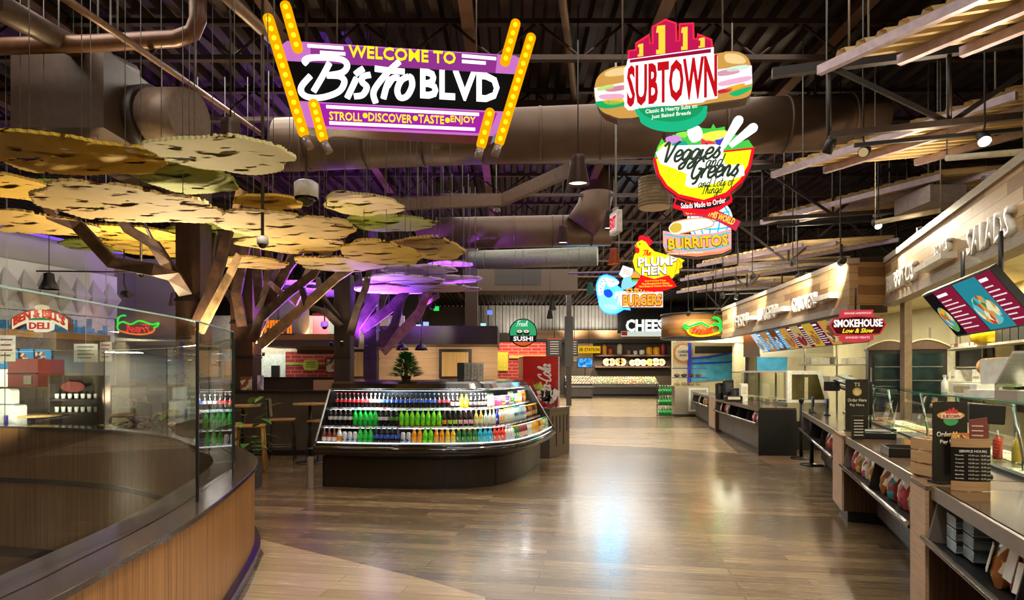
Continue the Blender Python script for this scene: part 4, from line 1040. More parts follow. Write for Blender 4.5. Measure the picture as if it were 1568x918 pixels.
flat_shape(t, pl, 'white_backing', [(345,625),(380,600),(440,595),(600,590),(635,600),(630,640),(640,675),(720,680),(722,722),(640,745),(500,775),(470,765),(478,715),(420,690),(365,672)], glow('#fbfff0', 1.0), -.030, -.022)
dk = mat('#0d3a26', .5)
def scr(nm, st, x0, y0, xh, m, w=.2, sl=.3, wx=1.0, slope=.07, dp=.006, y=-.036):
    a = pl.p(x0, y0); hh = pl.p(x0, y0-xh)[1]-a[1]; script(nm, st, m, t, a[0], a[1], hh, y, w, sl, dp, rot=0, wx=wx)
scr('script_lettering', 'Veggies', 368, 668, 44, dk, .24, .35, 1.12)
scr('script_lettering', 'and', 555, 688, 28, dk, .2)
scr('script_lettering', 'Greens', 488, 738, 44, dk, .24, .35, 1.02)
scr('script_lettering', 'and Lots of', 525, 775, 20, mat('#3a5a1a', .5), .2, .2, 1.0)
scr('script_lettering', 'Things!', 540, 802, 20, mat('#3a5a1a', .5), .2, .2, 1.0)
rb = [(430,815),(490,838),(560,842),(620,825),(662,795),(672,825),(620,860),(560,876),(490,872),(420,850)]
flat_shape(t, pl, 'ribbon_border', rb, glow('#e01828', .9), -.045, .1)
flat_shape(t, pl, 'ribbon', [(435,824),(490,846),(560,850),(622,833),(658,808),(663,823),(618,852),(560,867),(490,863),(428,846)], mat('#0a0606', .3), -.05, -.045)
txt(t, pl, 'ribbon_lettering', 'Salads Made to Order', glow('#fff4ea', 1.0), 452, 642, 835, 858, -.052, .004, .01, arc=-.02, slope=.07)
hang(t, [(-.35,.3),(.35,.3)], 2.3, .08)

# ---- BURRITOS
pl = Pl(1074, 360, 11.0, -math.radians(15), 4.59, 880, 300)
GK[0] = 1.15
t = thing('burritos_sign', 'lit pink drum BURRITOS sign with a blue globe and wrapped burrito', 'sign', pl.o, pl.rz)
gl_ = [(950+160*math.cos(a), 165+150*math.sin(a)) for a in [2*PI*i/32 for i in range(32)]]
flat_shape(t, pl, 'globe', gl_, glow('#e8fbff', 1.0), -.01, .12)
for i in range(-2, 3):
    stroke(t, pl, 'globe_line', [(950+i*45, 30+abs(i)*12),(950+i*70,160),(950+i*45, 295)], glow('#18b8f0', .9), .012, -.012)
for y in (60,110,165,220): stroke(t, pl, 'globe_line', [(950-150*math.sqrt(max(0,1-((y-165)/150)**2)), y),(950, y+14),(950+150*math.sqrt(max(0,1-((y-165)/150)**2)), y)], glow('#18b8f0', .9), .012, -.012)
drum = [(620,245),(740,268),(870,272),(1000,258),(1100,232),(1100,372),(1040,402),(860,425),(700,412),(640,388),(622,350)]
flat_shape(t, pl, 'cabinet', [(x+4, y+6) for x, y in drum], mat('#3a1a18', .4), .0, .2)
flat_shape(t, pl, 'drum_face', drum, glow('#f2a8a0', .9), -.03, 0)
flat_shape(t, pl, 'lower_band', [(625,362),(700,396),(860,408),(1040,388),(1098,362),(1098,372),(1040,402),(860,425),(700,412),(640,388)], glow('#f08a4a', .95), -.034, -.03)
stroke(t, pl, 'cyan_line', [(630,270),(740,290),(870,294),(1000,280),(1092,258)], glow('#20c8d8', .9), .012, -.04)
stroke(t, pl, 'cyan_line', [(632,352),(740,376),(870,382),(1000,366),(1092,340)], glow('#20c8d8', .9), .012, -.04)
txt(t, pl, 'name_shadow', 'BURRITOS', mat('#7a5a20', .6), 648, 1078, 286, 372, -.036, .006, .06, slope=.03); txt(t, pl, 'name_lettering', 'BURRITOS', glow('#f2c21c', 1.0), 656, 1072, 290, 366, -.046, .03, .02, slope=.03)
flat_shape(t, pl, 'burrito', [(662,225),(690,190),(760,172),(900,158),(965,175),(975,205),(940,230),(840,240),(740,268),(690,268),(668,250)], glow('#fbf6e4', 1.05), -.05, -.03, 3)
flat_shape(t, pl, 'burrito_filling', [(668,225),(700,195),(745,200),(750,240),(715,262),(680,255)], glow('#d8b840', .9), -.056, -.05, 3)
stroke(t, pl, 'burrito_fold', [(690,190),(760,172),(900,158),(968,178),(970,210),(900,235),(740,268)], glow('#e0a040', .9), .010, -.054)
flat_shape(t, pl, 'ribbon', [(758,112),(860,92),(1000,102),(1165,182),(1132,248),(990,172),(880,145),(770,142)], glow('#d0304a', .85), -.05, -.02)
txt(t, pl, 'ribbon_lettering', 'THIS WORLD', glow('#f6d040', 1.0), 930, 1130, 130, 178, -.056, .006, .03, slope=-.42)
txt(t, pl, 'ribbon_lettering', 'OUT OF', glow('#f6d040', 1.0), 780, 905, 103, 132, -.056, .006, .03, slope=.0)
txt(t, pl, 'tagline', 'Globally Inspired Flavors', glow('#fff0e0', 1.0), 650, 900, 396, 412, -.036, .004, .01)
hang(t, [(-.4,.5),(.4,.5)], 2.9, .08)

# ---- The PLUMP HEN
pl = Pl(1008, 405, 14.0, -math.radians(15), 4.59, 880, 300)
GK[0] = 1.25
t = thing('plump_hen_sign', 'lit yellow hen sign reading The PLUMP HEN on a red ribbon', 'sign', pl.o, pl.rz)
hen = [(424,348),(440,325),(470,310),(500,322),(520,352),(560,388),(640,412),(690,412),(730,432),(772,452),(752,468),(758,498),(735,512),(735,540),(705,550),(690,575),(600,590),(480,572),(425,520),(408,460),(418,415),(440,390),(434,362)]
flat_shape(t, pl, 'cabinet', [(x, y+4) for x, y in hen], mat('#3a2a10', .4), .0, .16)
flat_shape(t, pl, 'comb', [(450,318),(452,285),(478,275),(495,288),(520,282),(530,300),(546,318),(528,345),(505,340),(490,318)], glow('#e81c2c', .9), -.008, .05, 3)
flat_shape(t, pl, 'hen_body', hen, glow('#f6d818', 1.0), -.02, 0)
flat_shape(t, pl, 'wattle', [(432,362),(452,366),(455,392),(440,405),(428,385)], glow('#e81c2c', .9), -.026, -.02, 3)
flat_shape(t, pl, 'beak', [(418,352),(440,338),(440,358)], glow('#f08a1c', .9), -.026, -.02)
flat_shape(t, pl, 'eye', [(458+5*math.cos(a), 338+6*math.sin(a)) for a in [PI*i/4 for i in range(8)]], BLACK, -.026, -.02)
stroke(t, pl, 'tail_feather', [(700,430),(722,470),(705,540)], glow('#e8a41c', .9), .012, -.022)
stroke(t, pl, 'tail_feather', [(725,440),(745,480),(728,520)], glow('#e8a41c', .9), .012, -.022)
a = pl.p(478, 420); script('script_lettering', 'The', glow('#d8181c', .9), t, a[0], a[1], (pl.p(478,400)[1]-a[1]), -.03, .3, .3, .008, wx=1.25)
sh_ = mat('#6a4a18', .6)
txt(t, pl, 'name_shadow', 'PLUMP', sh_, 440, 719, 430, 499, -.022, .008, .06); txt(t, pl, 'name_shadow', 'HEN', sh_, 467, 646, 498, 561, -.022, .008, .06)
txt(t, pl, 'name_lettering', 'PLUMP', glow('#ffffff', 1.15), 447, 716, 431, 492, -.034, .03, .02); txt(t, pl, 'name_lettering', 'HEN', glow('#ffffff', 1.15), 474, 643, 499, 554, -.034, .03, .02)
flat_shape(t, pl, 'ribbon', [(466,556),(560,584),(662,556),(718,632),(640,660),(560,672),(500,664),(424,640)], glow('#e01a18', .95), -.045, .06)
for i, st in enumerate(('Award-winning Wings,', 'Hand-Breaded Fried Chicken', 'Hand Battered Chicken Hot Sides')):
    txt(t, pl, 'ribbon_lettering', st, glow('#f6d040', 1.0), 492-20*i, 642+22*i, 590+18*i, 604+18*i, -.047, .004, .01)
hang(t, [(-.25,.35),(.3,.2)], 3.2, .08)

# ---- CUSTOM BURGERS
pl = Pl(984, 448, 18.0, -math.radians(14), 4.59, 880, 300)
GK[0] = 1.2
t = thing('burgers_sign', 'lit white and orange CUSTOM BURGERS sign with burger and paper', 'sign', pl.o, pl.rz)
flat_shape(t, pl, 'cabinet', [(335,675),(622,675),(622,782),(335,782)], mat('#4a2a18', .4), .0, .16)
flat_shape(t, pl, 'face', [(330,672),(620,672),(620,780),(330,780)], glow('#fbd8d4', .95), -.02, 0)
txt(t, pl, 'name_lettering', 'CUSTOM', glow('#f2a22c', .95), 360, 560, 645, 682, -.03, .03, .05)
txt(t, pl, 'name_shadow', 'BURGERS', glow('#a8421c', .8), 334, 616, 688, 778, -.022, .02, .09)
txt(t, pl, 'name_lettering', 'BURGERS', glow('#f6a82c', 1.0), 340, 610, 694, 770, -.045, .02, .03)
flat_shape(t, pl, 'order_paper', [(312,550),(340,488),(412,512),(402,560),(345,575)], glow('#f4fbff', 1.0), -.03, .05)
for i in range(3): stroke(t, pl, 'paper_line', [(340,515+12*i),(392,530+12*i)], glow('#e8a080', .8), .01, -.034, 0)
flat_shape(t, pl, 'wrapping', [(345,575),(402,560),(440,600),(400,640),(330,650)], glow('#8ad4ee', .9), -.03, .05, 3)
flat_shape(t, pl, 'burger_bun', [(395,560),(420,532),(450,540),(455,575),(400,575)], glow('#e8a03c', .9), -.036, .05, 3)
flat_shape(t, pl, 'burger_patty', [(398,575),(452,575),(450,588),(400,588)], glow('#6a2a18', .7), -.036, .05)
flat_shape(t, pl, 'burger_leaf', [(398,588),(452,586),(448,600),(405,602)], glow('#5cc83a', .9), -.036, .05)
hang(t, [(-.3,.2),(.5,.6)], 3.4, .08)

# ---- fish sign
pl = Pl(938, 452, 20.0, -math.radians(14), 4.59, 880, 300)
GK[0] = 1.7
t = thing('fish_sign', 'lit blue and cyan leaping fish sign behind the burgers sign', 'sign', pl.o, pl.rz)
body = [(152,650),(160,600),(185,565),(225,555),(280,575),(312,605),(300,630),(340,660),(350,700),(372,760),(390,800),(345,795),(290,825),(220,820),(180,780),(165,720)]
flat_shape(t, pl, 'cabinet', body, mat('#12306a', .4), .0, .16, 2)
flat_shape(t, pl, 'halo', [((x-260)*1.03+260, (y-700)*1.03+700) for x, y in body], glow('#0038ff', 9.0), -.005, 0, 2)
flat_shape(t, pl, 'face', body, glow('#58d0f8', 1.0), -.02, -.005, 2)
flat_shape(t, pl, 'fish_head', [(225,610),(255,580),(300,595),(312,612),(285,630),(245,640)], glow('#d8f6d8', 1.0), -.03, -.02, 3)
flat_shape(t, pl, 'fish_back', [(160,650),(170,600),(200,570),(250,575),(222,610),(205,650),(200,690),(170,700)], glow('#bff0ff', 1.0), -.026, -.02, 3)
for q in ((180,620),(192,600),(205,585),(185,650),(198,630),(215,600),(188,675)):
    flat_shape(t, pl, 'scale', [(q[0]+5*math.cos(a), q[1]+5*math.sin(a)) for a in [PI*i/3 for i in range(6)]], glow('#1478d8', .9), -.03, -.026)
flat_shape(t, pl, 'fish_eye', [(272+5*math.cos(a), 603+5*math.sin(a)) for a in [PI*i/3 for i in range(6)]], BLACK, -.034, -.03)
flat_shape(t, pl, 'fin', [(205,665),(245,655),(270,690),(245,715),(212,700)], glow('#1848d8', .9), -.03, -.02, 3)
flat_shape(t, pl, 'disc', [(250+82*math.cos(a), 745+72*math.sin(a)) for a in [2*PI*i/24 for i in range(24)]], glow('#7adcfa', 1.0), -.026, -.02)
txt(t, pl, 'name_lettering', 'FISH', glow('#ffffff', 1.2), 276, 410, 670, 718, -.04, .02, .05, shear=.3)
txt(t, pl, 'name_lettering', 'FRY', glow('#ffffff', 1.2), 296, 400, 722, 766, -.04, .02, .05, shear=.3)
for i in range(3): stroke(t, pl, 'small_text', [(205,768+11*i),(300,768+11*i)], glow('#c8f4ff', .9), .008, -.03, 0)
hang(t, [(-.3,.6),(.2,.5)], 3.4, .08)

GK[0] = 1.0
q = W(938,460,19.6); lamp('AREA', 'fish_sign_glow', q, 19, (.05,.60,1), (.6,4,0), .9)
q = W(1003,410,13.6); lamp('AREA', 'hen_sign_glow', q, 1.5, (1,.6,.15), (1.2,4,0), .7)
# ---- EXIT sign seen from the side
o = W(942, 340, 9.0); t = thing('exit_sign', 'white EXIT box with red lettering hung on a pole, seen almost edge-on', 'exit sign', o, math.radians(-79))
k = MB(); k.span((-.16,-.03,-.17),(.16,.05,.15)); k.build('housing', mat('#d8cfc8', .5), t, .008)
k = MB(); k.span((-.13,-.036,-.13),(.13,-.03,.11)); k.build('face', glow('#f3d8d8', .7), t)
text('lettering', 'EXIT', glow('#e0202c', .9), t, 0, -.01, .24, .17, -.036, .004, bold=.04)
k = MB(); k.span((-.05,-.02,.15),(.05,.03,.21)); k.tube([(0,.01,.2),(0,.01,6.64-o.z)], .016, 8); k.build('pole', GREY, t)

# ---- neon chili on the drum
pl = Pl(1077, 500, 19.45, math.radians(-10), 4.59, 1020, 360)
t = thing('neon_sign', 'green neon chili outline with red Fresh script on the round drum', 'neon sign', pl.o, pl.rz)
gn = glow('#00e020', 8.0); yo = glow('#ff7a00', 6.0)
stroke(t, pl, 'green_tube', [(158,662),(135,650),(128,628),(165,640),(245,615),(300,640),(350,622),(380,640)], gn, .028, 0)
stroke(t, pl, 'green_tube', [(330,582),(352,580),(378,598),(380,640),(384,660),(372,682)], gn, .028, 0)
stroke(t, pl, 'yellow_tube', [(372,682),(300,702),(220,706),(165,690),(150,665)], yo, .026, 0)
a = pl.p(172, 690); script('red_script', 'Fresh', glow('#ff1206', 8.0), t, a[0], a[1], pl.p(172,662)[1]-a[1], -.02, .2, .3, .02, wx=1.55)
k = MB()
for q in ((150,650),(330,640),(250,700)):
    c = pl.p(*q); k.tube([(c[0],0,c[1]),(c[0],.25,c[1])], .012)
k.build('standoffs', BLACK, t)
# ---- SUSHI round sign
o = W(801, 509, 17.5); t = thing('sushi_sign', 'round Fresh SUSHI sign with green top and orange foot', 'sign', o, 0)
R = .40
plate('cabinet', ellipse(0,0,R,R,36), mat('#15110f', .4), t, 0, .12)
plate('green_field', ellipse(0,0,R*.92,R*.92,20,-.22,PI+.22), glow('#38b574', .75), t, -.01, 0)
plate('orange_field', ellipse(0,0,R*.92,R*.92,14,PI+.72,2*PI-.72), glow('#e0632c', .8), t, -.01, 0)
k = MB(); k.span((-R*.93,-.014,-.26),(R*.93,-.01,-.08)); k.build('black_band', mat('#0d0b0a', .3), t)
text('name_lettering', 'SUSHI', glow('#f6f6f0', 1.0), t, 0, -.17, .55, .13, -.015, .008, bold=.03)
script('script_lettering', 'Fresh', glow('#d8f5e0', .9), t, -.20, .18, .085, -.014, .2, .3, .004, wx=1.1)
for x in (-.1, .09):
    k = MB(); k.prism(rrect(x-.09,-.07,x+.09,.07,.05), -.03, -.01); r_ = k.build('sushi_roll', mat('#1a1512', .4), t)
    k = MB(); k.prism(ellipse(x,.035,.075,.04,16), -.036, -.03); k.build('rice', glow('#f2f0e4', .9), r_)
    k = MB(); k.prism(ellipse(x,.035,.035,.02,10), -.04, -.036); k.build('filling', glow('#d8502c', .9), r_)
hang(t, [(0,.38)], 3.6, .06)
# ================================================================== DRINKS COOLER
def rebase(t):
    for c in kids(t): c.location = -Vector(t.location)
cp = smooth([(-2.68,8.45),(-1.8,8.30),(-.9,8.27),(-.3,8.42),(.1,8.80),(.45,9.7),(.75,10.9)], 8)
cp = [Vector((p.x, p.y)) for p in cp]
def off(d): return offset(cp, d)
def row(d, z): return [(p.x, p.y, z) for p in off(d)]
t = thing('drinks_cooler', 'long curved black open drinks cooler full of bottles in the middle of the hall', 'cooler', (-1, 9.2, 0)); cooler = t
gloss = mat('#171210', .14, 0, .1, 4, .7); satin = mat('#241b16', .3, 0, .15, 4)
b = MB(); b.loft([row(.26,.003), row(.26,.40), row(.12,.47)], False); b.build('base_panel', satin, t)
b = MB(); b.loft([row(.12,.45), row(.03,.48), row(.02,.51)], False); b.build('lower_skirt', gloss, t)
b = MB(); b.loft([row(.02,.51), row(0,.515), row(-.02,.54), row(-.02,.575), row(0,.60), row(.03,.61)]); b.build('bumper', mat('#1d1613', .08, 0, .1, 4, .9), t)
b = MB(); b.loft([row(.03,.60), row(.02,.625), row(.05,.64)]); b.build('upper_lip', gloss, t)
b = MB(); b.loft([row(.05,.615), row(.055,.655), row(.065,.655)], False); b.build('light_lip', glow('#f4fbff', 1.35), t)
b = MB(); b.loft([row(.06,.63), row(.62,.63)], False); b.build('bottom_deck', mat('#cfd3d2', .3), t)
b = MB(); b.loft([row(.95,.63), row(1.0,1.38)], False); b.build('back_panel', mat('#0b0b0b', .5), t)
for d0, d1, z in ((.26,.72,.86),(.46,.92,1.105)):
    b = MB(); b.loft([row(d0,z-.028), row(d0,z), row(d1,z), row(d1,z-.012), row(d0+.01,z-.028)], False); sh = b.build('shelf', mat('#34322f', .35), t)
    b = MB(); b.loft([row(d0-.004,z-.028), row(d0-.004,z-.002)], False); b.build('price_rail', mottled(('#d9dbe0','#8d97a8','#e9e9e6','#c7544a','#aab2bd','#eceae4'), 22, None), sh)
    b = MB(); b.loft([row(d0+.02,z-.034), row(d0+.05,z-.034)], False); b.build('shelf_light', glow('#f2fbff', 5.0), sh)
b = MB(); b.loft([row(1.05,1.33), row(.50,1.35), row(.47,1.37), row(.52,1.44), row(.62,1.47), row(1.0,1.49), row(1.3,1.49), row(1.3,.1)], False); b.build('canopy', gloss, t)
b = MB(); b.loft([row(.53,1.342), row(.60,1.338)], False); b.build('canopy_light', glow('#f2fbff', 5.0), t)
b = MB(); b.loft([row(.47,1.362), row(.466,1.374), row(.50,1.38)], False); b.build('canopy_trim', CHROME, t)
b = MB(); b.loft([row(.07,.655), row(.085,.72)], False); b.build('front_glass', glass((.95,.98,.97), 1.4, .02), t)
def endpoly(i):
    pr = [(.27,.003),(.27,.42),(.12,.46),(.0,.52),(.0,.60),(.04,.66),(.46,1.36),(.54,1.45),(1.25,1.49),(1.25,.003)]
    return [(off(d)[i].x, off(d)[i].y, z) for d, z in pr]
for i, nm in ((0,'end_panel'),(-1,'end_panel')):
    A = [Vector(q) for q in endpoly(i)]; j = 1 if i == 0 else -2; tt = (cp[i]-cp[j]).normalized()*.03; B = [v+Vector((tt.x,tt.y,0)) for v in A]
    b = MB(); b._ex(A, B); e = b.build(nm, mat('#1a1512', .25), t)
    b = MB(); q = [Vector(x) for x in endpoly(i)]; o_ = Vector((tt.x,tt.y,0))*.5
    b.tube([q[5]+o_, q[6]+o_], .014, 6); b.build('edge_trim', mat('#c9c6c0', .3), e)
for x in (.35, .62):
    i = int(x*(len(cp)-1)); b = MB(); q0, q1 = off(.255)[i], off(.255)[i+1]
    b.span((q0.x-.004, q0.y-.006, .02),(q0.x+.004,q0.y+.004,.40)); b.build('panel_seam', BLACK, t)
rebase(t)
for c in list(kids(t)):
    pass
for i in (6, 18, 27, 36, 43):
    p = off(.36)[i]; q = off(.75)[i]; lamp('AREA', 'cooler_light', (p.x, p.y, 1.32), 6.5, (.93,.98,1), (q.x, q.y, .75), .25, size_y=.12)

# ------------------------------------------------------------------ bottles, each one a thing
lens_ = [0.0]
for a, c in zip(cp, cp[1:]): lens_.append(lens_[-1]+(c-a).length)
TL = lens_[-1]
def along(s, d):
    o = off(d); s = max(0, min(TL, s)); i = max(j for j in range(len(lens_)) if lens_[j] <= s+1e-9); i = min(i, len(cp)-2)
    f = (s-lens_[i])/(lens_[i+1]-lens_[i]); p = o[i].lerp(o[i+1], f); tg = (o[i+1]-o[i]).normalized()
    return p, math.atan2(tg.y, tg.x)
prof = {
 'plastic': ([(.026,0),(.033,.006),(.034,.05),(.031,.075),(.034,.10),(.034,.125),(.030,.15),(.016,.185),(.0125,.195),(.0125,.203)], (.0345,.078,.125), (.0145,.200,.220)),
 'glass':   ([(.028,0),(.031,.005),(.031,.11),(.024,.135),(.013,.165),(.0115,.20)], (.0318,.03,.085), (.014,.197,.215)),
 'can':     ([(.024,0),(.031,.010),(.031,.135),(.024,.15),(.024,.153)], (.0316,.035,.11), (.022,.1531,.158)),
 'jug':     ([(.031,0),(.0335,.006),(.0335,.12),(.028,.15),(.018,.17),(.016,.185)], (.0342,.03,.10), (.019,.183,.205)),
}
protos = {}
def drink(shape, bodyc, labelc, capc, gl=.15):
    key = (shape, bodyc, labelc, capc)
    if key in protos: return protos[key]
    pr, (lr, l0, l1), (cr, c0, c1) = prof[shape]
    b = MB(); b.lathe(pr, n=10); o = b.build('drink_can' if shape == 'can' else 'drink_bottle', mat(bodyc, gl, 0, .25, 40, .7)); C.objects.unlink(o); C.objects.link(o)
    b = MB(); b.lathe([(lr,l0),(lr,l1)], n=10, cap=False); l = b.build('label_band', mottled((labelc, labelc, '#f3efe6', labelc, labelc), 38) if shape != 'can' else mottled((labelc, bodyc, labelc, '#f0e6d0'), 30), o)
    b = MB(); b.lathe([(cr,c0),(cr,c1)], n=8); k = b.build('lid' if shape == 'can' else 'cap', mat(capc, .4), o)
    protos[key] = [o, l, k, False]; return protos[key]
def put(key, loc, rz, label, group, sc=1.0):
    P_ = drink(*key)
    if not P_[3]:
        P_[3] = True; o = P_[0]
    else:
        o = P_[0].copy(); C.objects.link(o)
        for c in P_[1:3]:
            k = c.copy(); C.objects.link(k); k.parent = o
    o.location = loc; o.rotation_euler = (0,0,rz); o.scale = (sc,)*3
    tag(o, label, 'drink', group)
BK = '#120806'
K = {'cola_red':('plastic',BK,'#d2232c','#d83a3e'),'cola_silver':('plastic',BK,'#b9b9bd','#e8e8ea'),'cola_blue':('plastic',BK,'#1f55c8','#3f8fe0'),'cola_maroon':('plastic',BK,'#8a1f2c','#d8a0a0'),
     'root_dark':('glass','#1d0f0a','#b99a86','#e8d8c8'),'orange_pop':('jug','#f5ad12','#f2a20c','#f7c62a'),'dark_glass':('glass','#160c0a','#5d5550','#d8d0c4'),'pale_green':('jug','#cfe0a0','#dfe8c0','#3a5a2a'),
     'pink_can':('can','#d8406a','#8a1f3c','#c9c9c9'),'yellow_can':('can','#e8c81e','#4a3a1a','#c9c9c9'),'purple_can':('can','#8a4ac0','#c9b0dc','#c9c9c9'),'cream_carton':('jug','#f0c890','#e89a4a','#f0a03a'),
     'green_jug':('jug','#d8f0d0','#2aa84a','#3fb85a'),'blue_can':('can','#2f8ac0','#d8c83a','#c9c9c9'),'orange_can':('can','#e0702a','#f2c84a','#c9c9c9'),'juice':('jug','#e8a02a','#e8e0b0','#f0f0e0'),
     'diet_dark':('plastic',BK,'#cfcfd4','#e6d9d9'),'green_soda':('plastic','#15b83a','#25d048','#2ad060'),'dark_green_lbl':('plastic','#1a1a10','#4a8a2a','#e4e4e4'),'lime_soda':('plastic','#7fe01c','#5ad81c','#3ad03a'),
     'orange_glass':('glass','#1d0f0a','#e08a1c','#8a3a20'),'green_glass':('glass','#1c1408','#a8d03a','#6ac04a'),'pink_glass':('glass','#2a0f12','#e8a8bc','#e8c0c8'),'yellow_glass':('glass','#d8c86a','#efe6b0','#e8dcc0'),
     'blue_glass':('glass','#1a2a9a','#2238b0','#2a3ac0'),'clear_glass':('glass','#dfe8dc','#c9d8c0','#c9d05a'),'box_orange':('jug','#f0e8d8','#f0a04a','#f0a84a'),'water':('plastic','#bfdcf2','#3f8ad8','#f4f8fa'),
     'water_teal':('plastic','#bfe6f0','#1a6a8a','#2a8a6a'),'tea':('jug','#8a4a1c','#d8a86a','#e8a02c'),'tea_dark':('jug','#3a1c10','#b08a5a','#e8a42c'),'water_pk':('plastic','#d6ecf4','#e890a8','#f2f4f4'),
     'pink_juice':('glass','#7a3a2a','#f0d8d0','#e8e8e8'),'white_orange':('jug','#f2f0ea','#f08a1c','#f09a2a'),'silver_blue':('can','#c9ccd6','#3a4a8a','#d0d0d0'),'bright_orange':('jug','#f59a1c','#f5a62c','#f0b04a'),
     'teal_drink':('jug','#2ab8d8','#4ac8e0','#3ac0d8'),'red_drink':('jug','#e03a2a','#e85a4a','#e03a2a'),'green_drink':('jug','#2a7a3a','#4a9a4a','#e8d82a'),'white_carton':('jug','#eeeae0','#d8d4e4','#e0e0e0'),
     'berry':('jug','#8a2a3a','#e8c0a0','#e8e0d0'),'yellow_juice':('jug','#f0c22a','#f5d86a','#e8e8e0'),'oj':('jug','#f7b51c','#f7b82c','#f0f0f0')}
NAME = {k: k.replace('_', ' ') for k in K}
NAME.update(cola_red='red-labelled cola bottle', cola_silver='silver-labelled cola bottle', cola_blue='blue-labelled cola bottle', cola_maroon='maroon-labelled cola bottle', root_dark='dark glass root beer bottle',
 orange_pop='orange pop bottle', dark_glass='dark glass bottle', pale_green='pale green lemonade bottle', pink_can='pink drink can', yellow_can='yellow drink can', purple_can='purple drink can', cream_carton='cream and orange juice bottle',
 green_jug='green-labelled juice bottle', blue_can='blue drink can', orange_can='orange drink can', juice='amber juice bottle', diet_dark='grey-labelled cola bottle', green_soda='bright green soda bottle', dark_green_lbl='green-labelled dark soda bottle',
 lime_soda='lime soda bottle', orange_glass='orange-labelled brown bottle', green_glass='green-labelled brown bottle', pink_glass='pink-labelled brown bottle', yellow_glass='yellow glass bottle', blue_glass='cobalt blue bottle',
 clear_glass='clear glass bottle', box_orange='white and orange carton bottle', water='blue-labelled water bottle', water_teal='teal-labelled water bottle', tea='brown iced tea bottle', tea_dark='dark iced tea bottle', water_pk='pink-labelled water bottle',
 pink_juice='pink-labelled juice bottle', white_orange='white and orange drink bottle', silver_blue='silver and blue can', bright_orange='bright orange drink bottle', teal_drink='turquoise drink bottle', red_drink='red drink bottle',
 green_drink='dark green drink bottle', white_carton='white dairy bottle', berry='berry juice bottle', yellow_juice='yellow juice bottle', oj='orange juice bottle')
rows_ = [
 ('top', .53, 1.106, [('cola_red',8),('cola_silver',3),('cola_blue',12),('cola_maroon',3),('root_dark',2),('orange_pop',2),('dark_glass',5),('pale_green',3),('pink_can',5),('yellow_can',2),('purple_can',3),('cream_carton',1),('green_jug',3),('blue_can',2),('orange_can',4),('juice',3),('pink_can',2),('oj',3)]),
 ('middle', .33, .861, [('diet_dark',5),('green_soda',5),('diet_dark',2),('dark_green_lbl',2),('lime_soda',8),('orange_glass',1),('green_glass',2),('pink_glass',3),('yellow_glass',2),('clear_glass',3),('blue_glass',1),('box_orange',2),('clear_glass',5),('water_teal',4),('water',3),('water_pk',2),('tea_dark',2),('tea',4),('tea_dark',4),('tea',2)]),
 ('bottom', .14, .631, [('pink_juice',3),('white_orange',1),('silver_blue',3),('green_soda',3),('cola_blue',5),('silver_blue',2),('bright_orange',2),('lime_soda',2),('bright_orange',2),('yellow_juice',2),('green_drink',4),('teal_drink',3),('red_drink',3),('white_carton',3),('green_drink',2),('berry',5),('white_carton',3),('oj',4),('bright_orange',2),('berry',2),('yellow_juice',3),('green_jug',3),('pale_green',3)])]
for rn, d, z, seq in rows_:
    o_ = off(d); L_ = sum((o_[i+1]-o_[i]).length for i in range(len(o_)-1)); flat = [k for k, n in seq for _ in range(n)]; n = len(flat)
    # spread over the row at the arc of this shelf
    cum = [0.0]
    for a, c in zip(o_, o_[1:]): cum.append(cum[-1]+(c-a).length)
    for i, k in enumerate(flat):
        s = .06+(L_-.14)*i/(n-1); j = max(q for q in range(len(cum)) if cum[q] <= s+1e-9); j = min(j, len(o_)-2)
        f = (s-cum[j])/(cum[j+1]-cum[j]); p = o_[j].lerp(o_[j+1], f); tg = o_[j+1]-o_[j]
        put(K[k], (p.x, p.y, z), math.atan2(tg.y, tg.x)+random.uniform(-.3,.3), f'{NAME[k]}, {ordinal(i)} from the left on the cooler {rn} shelf', f'drinks on the {rn} shelf of the cooler', min(1.0, 1.0*(L_-.14)/(n-1)/.072) if K[k][0] != 'x' else 1)
# steel corner guard at the left end
b = MB(); b.span((-.045,-.02,.003),(.045,.02,.44)); b.span((-.045,-.02,.003),(-.02,.1,.44)); o = b.build('corner_guard', steel('#c9c6c2', .3)); o.location = (-2.78, 8.55, 0); o.rotation_euler.z = .1
tag(o, 'short steel corner guard standing at the left end of the drinks cooler', 'corner guard')

# ------------------------------------------------------------------ red fridge, vented cabinet, things on the cooler
t = thing('drinks_fridge', 'tall red Coca-Cola drinks fridge behind the right end of the cooler', 'fridge', (.22, 12.45, 0), math.radians(6))
b = MB(); b.prism(rrect(0, .05, .72, 1.93, .04), 0, .82); b.build('cabinet', mat('#c8101c', .22, 0, .05, 3, .6), t)
b = MB(); b.span((.72,.0,.06),(.745,.05,1.92)); b.span((.72,.10,.06),(.745,.13,1.92)); b.build('white_stripe', mat('#efe9ea', .3), t)
b = MB(); b.span((.721,.16,.3),(.74,.80,1.85)); b.build('glass_door', mat('#3a0f14', .08, 0, .1, 3, .8), t)
b = MB(); b.span((.735,.155,.3),(.748,.17,1.85)); b.build('door_light', glow('#9abcff', 6.0), t)
b = MB(); b.span((.04,.04,.003),(.68,.78,.05)); b.build('plinth', BLACK, t)
script('script_lettering', 'Coca-Cola', mat('#f6eeee', .4), t, .56, .97, .135, -.003, .24, .3, .004, rot=PI/2, wx=.92)
t = thing('vented_cabinet', 'low steel cabinet with vent slots at the right end of the cooler', 'cabinet', (.70, 11.55, 0), math.radians(62))
b = MB(); b.span((0,0,.003),(.95,.25,.90)); b.build('body', steel('#a39a8e', .45), t)
for i in range(5):
    b = MB(); b.span((.12+.17*i,-.004,.2 if i % 2 else .45),(.16+.17*i,0,.78)); b.build('vent_slot', BLACK, t)
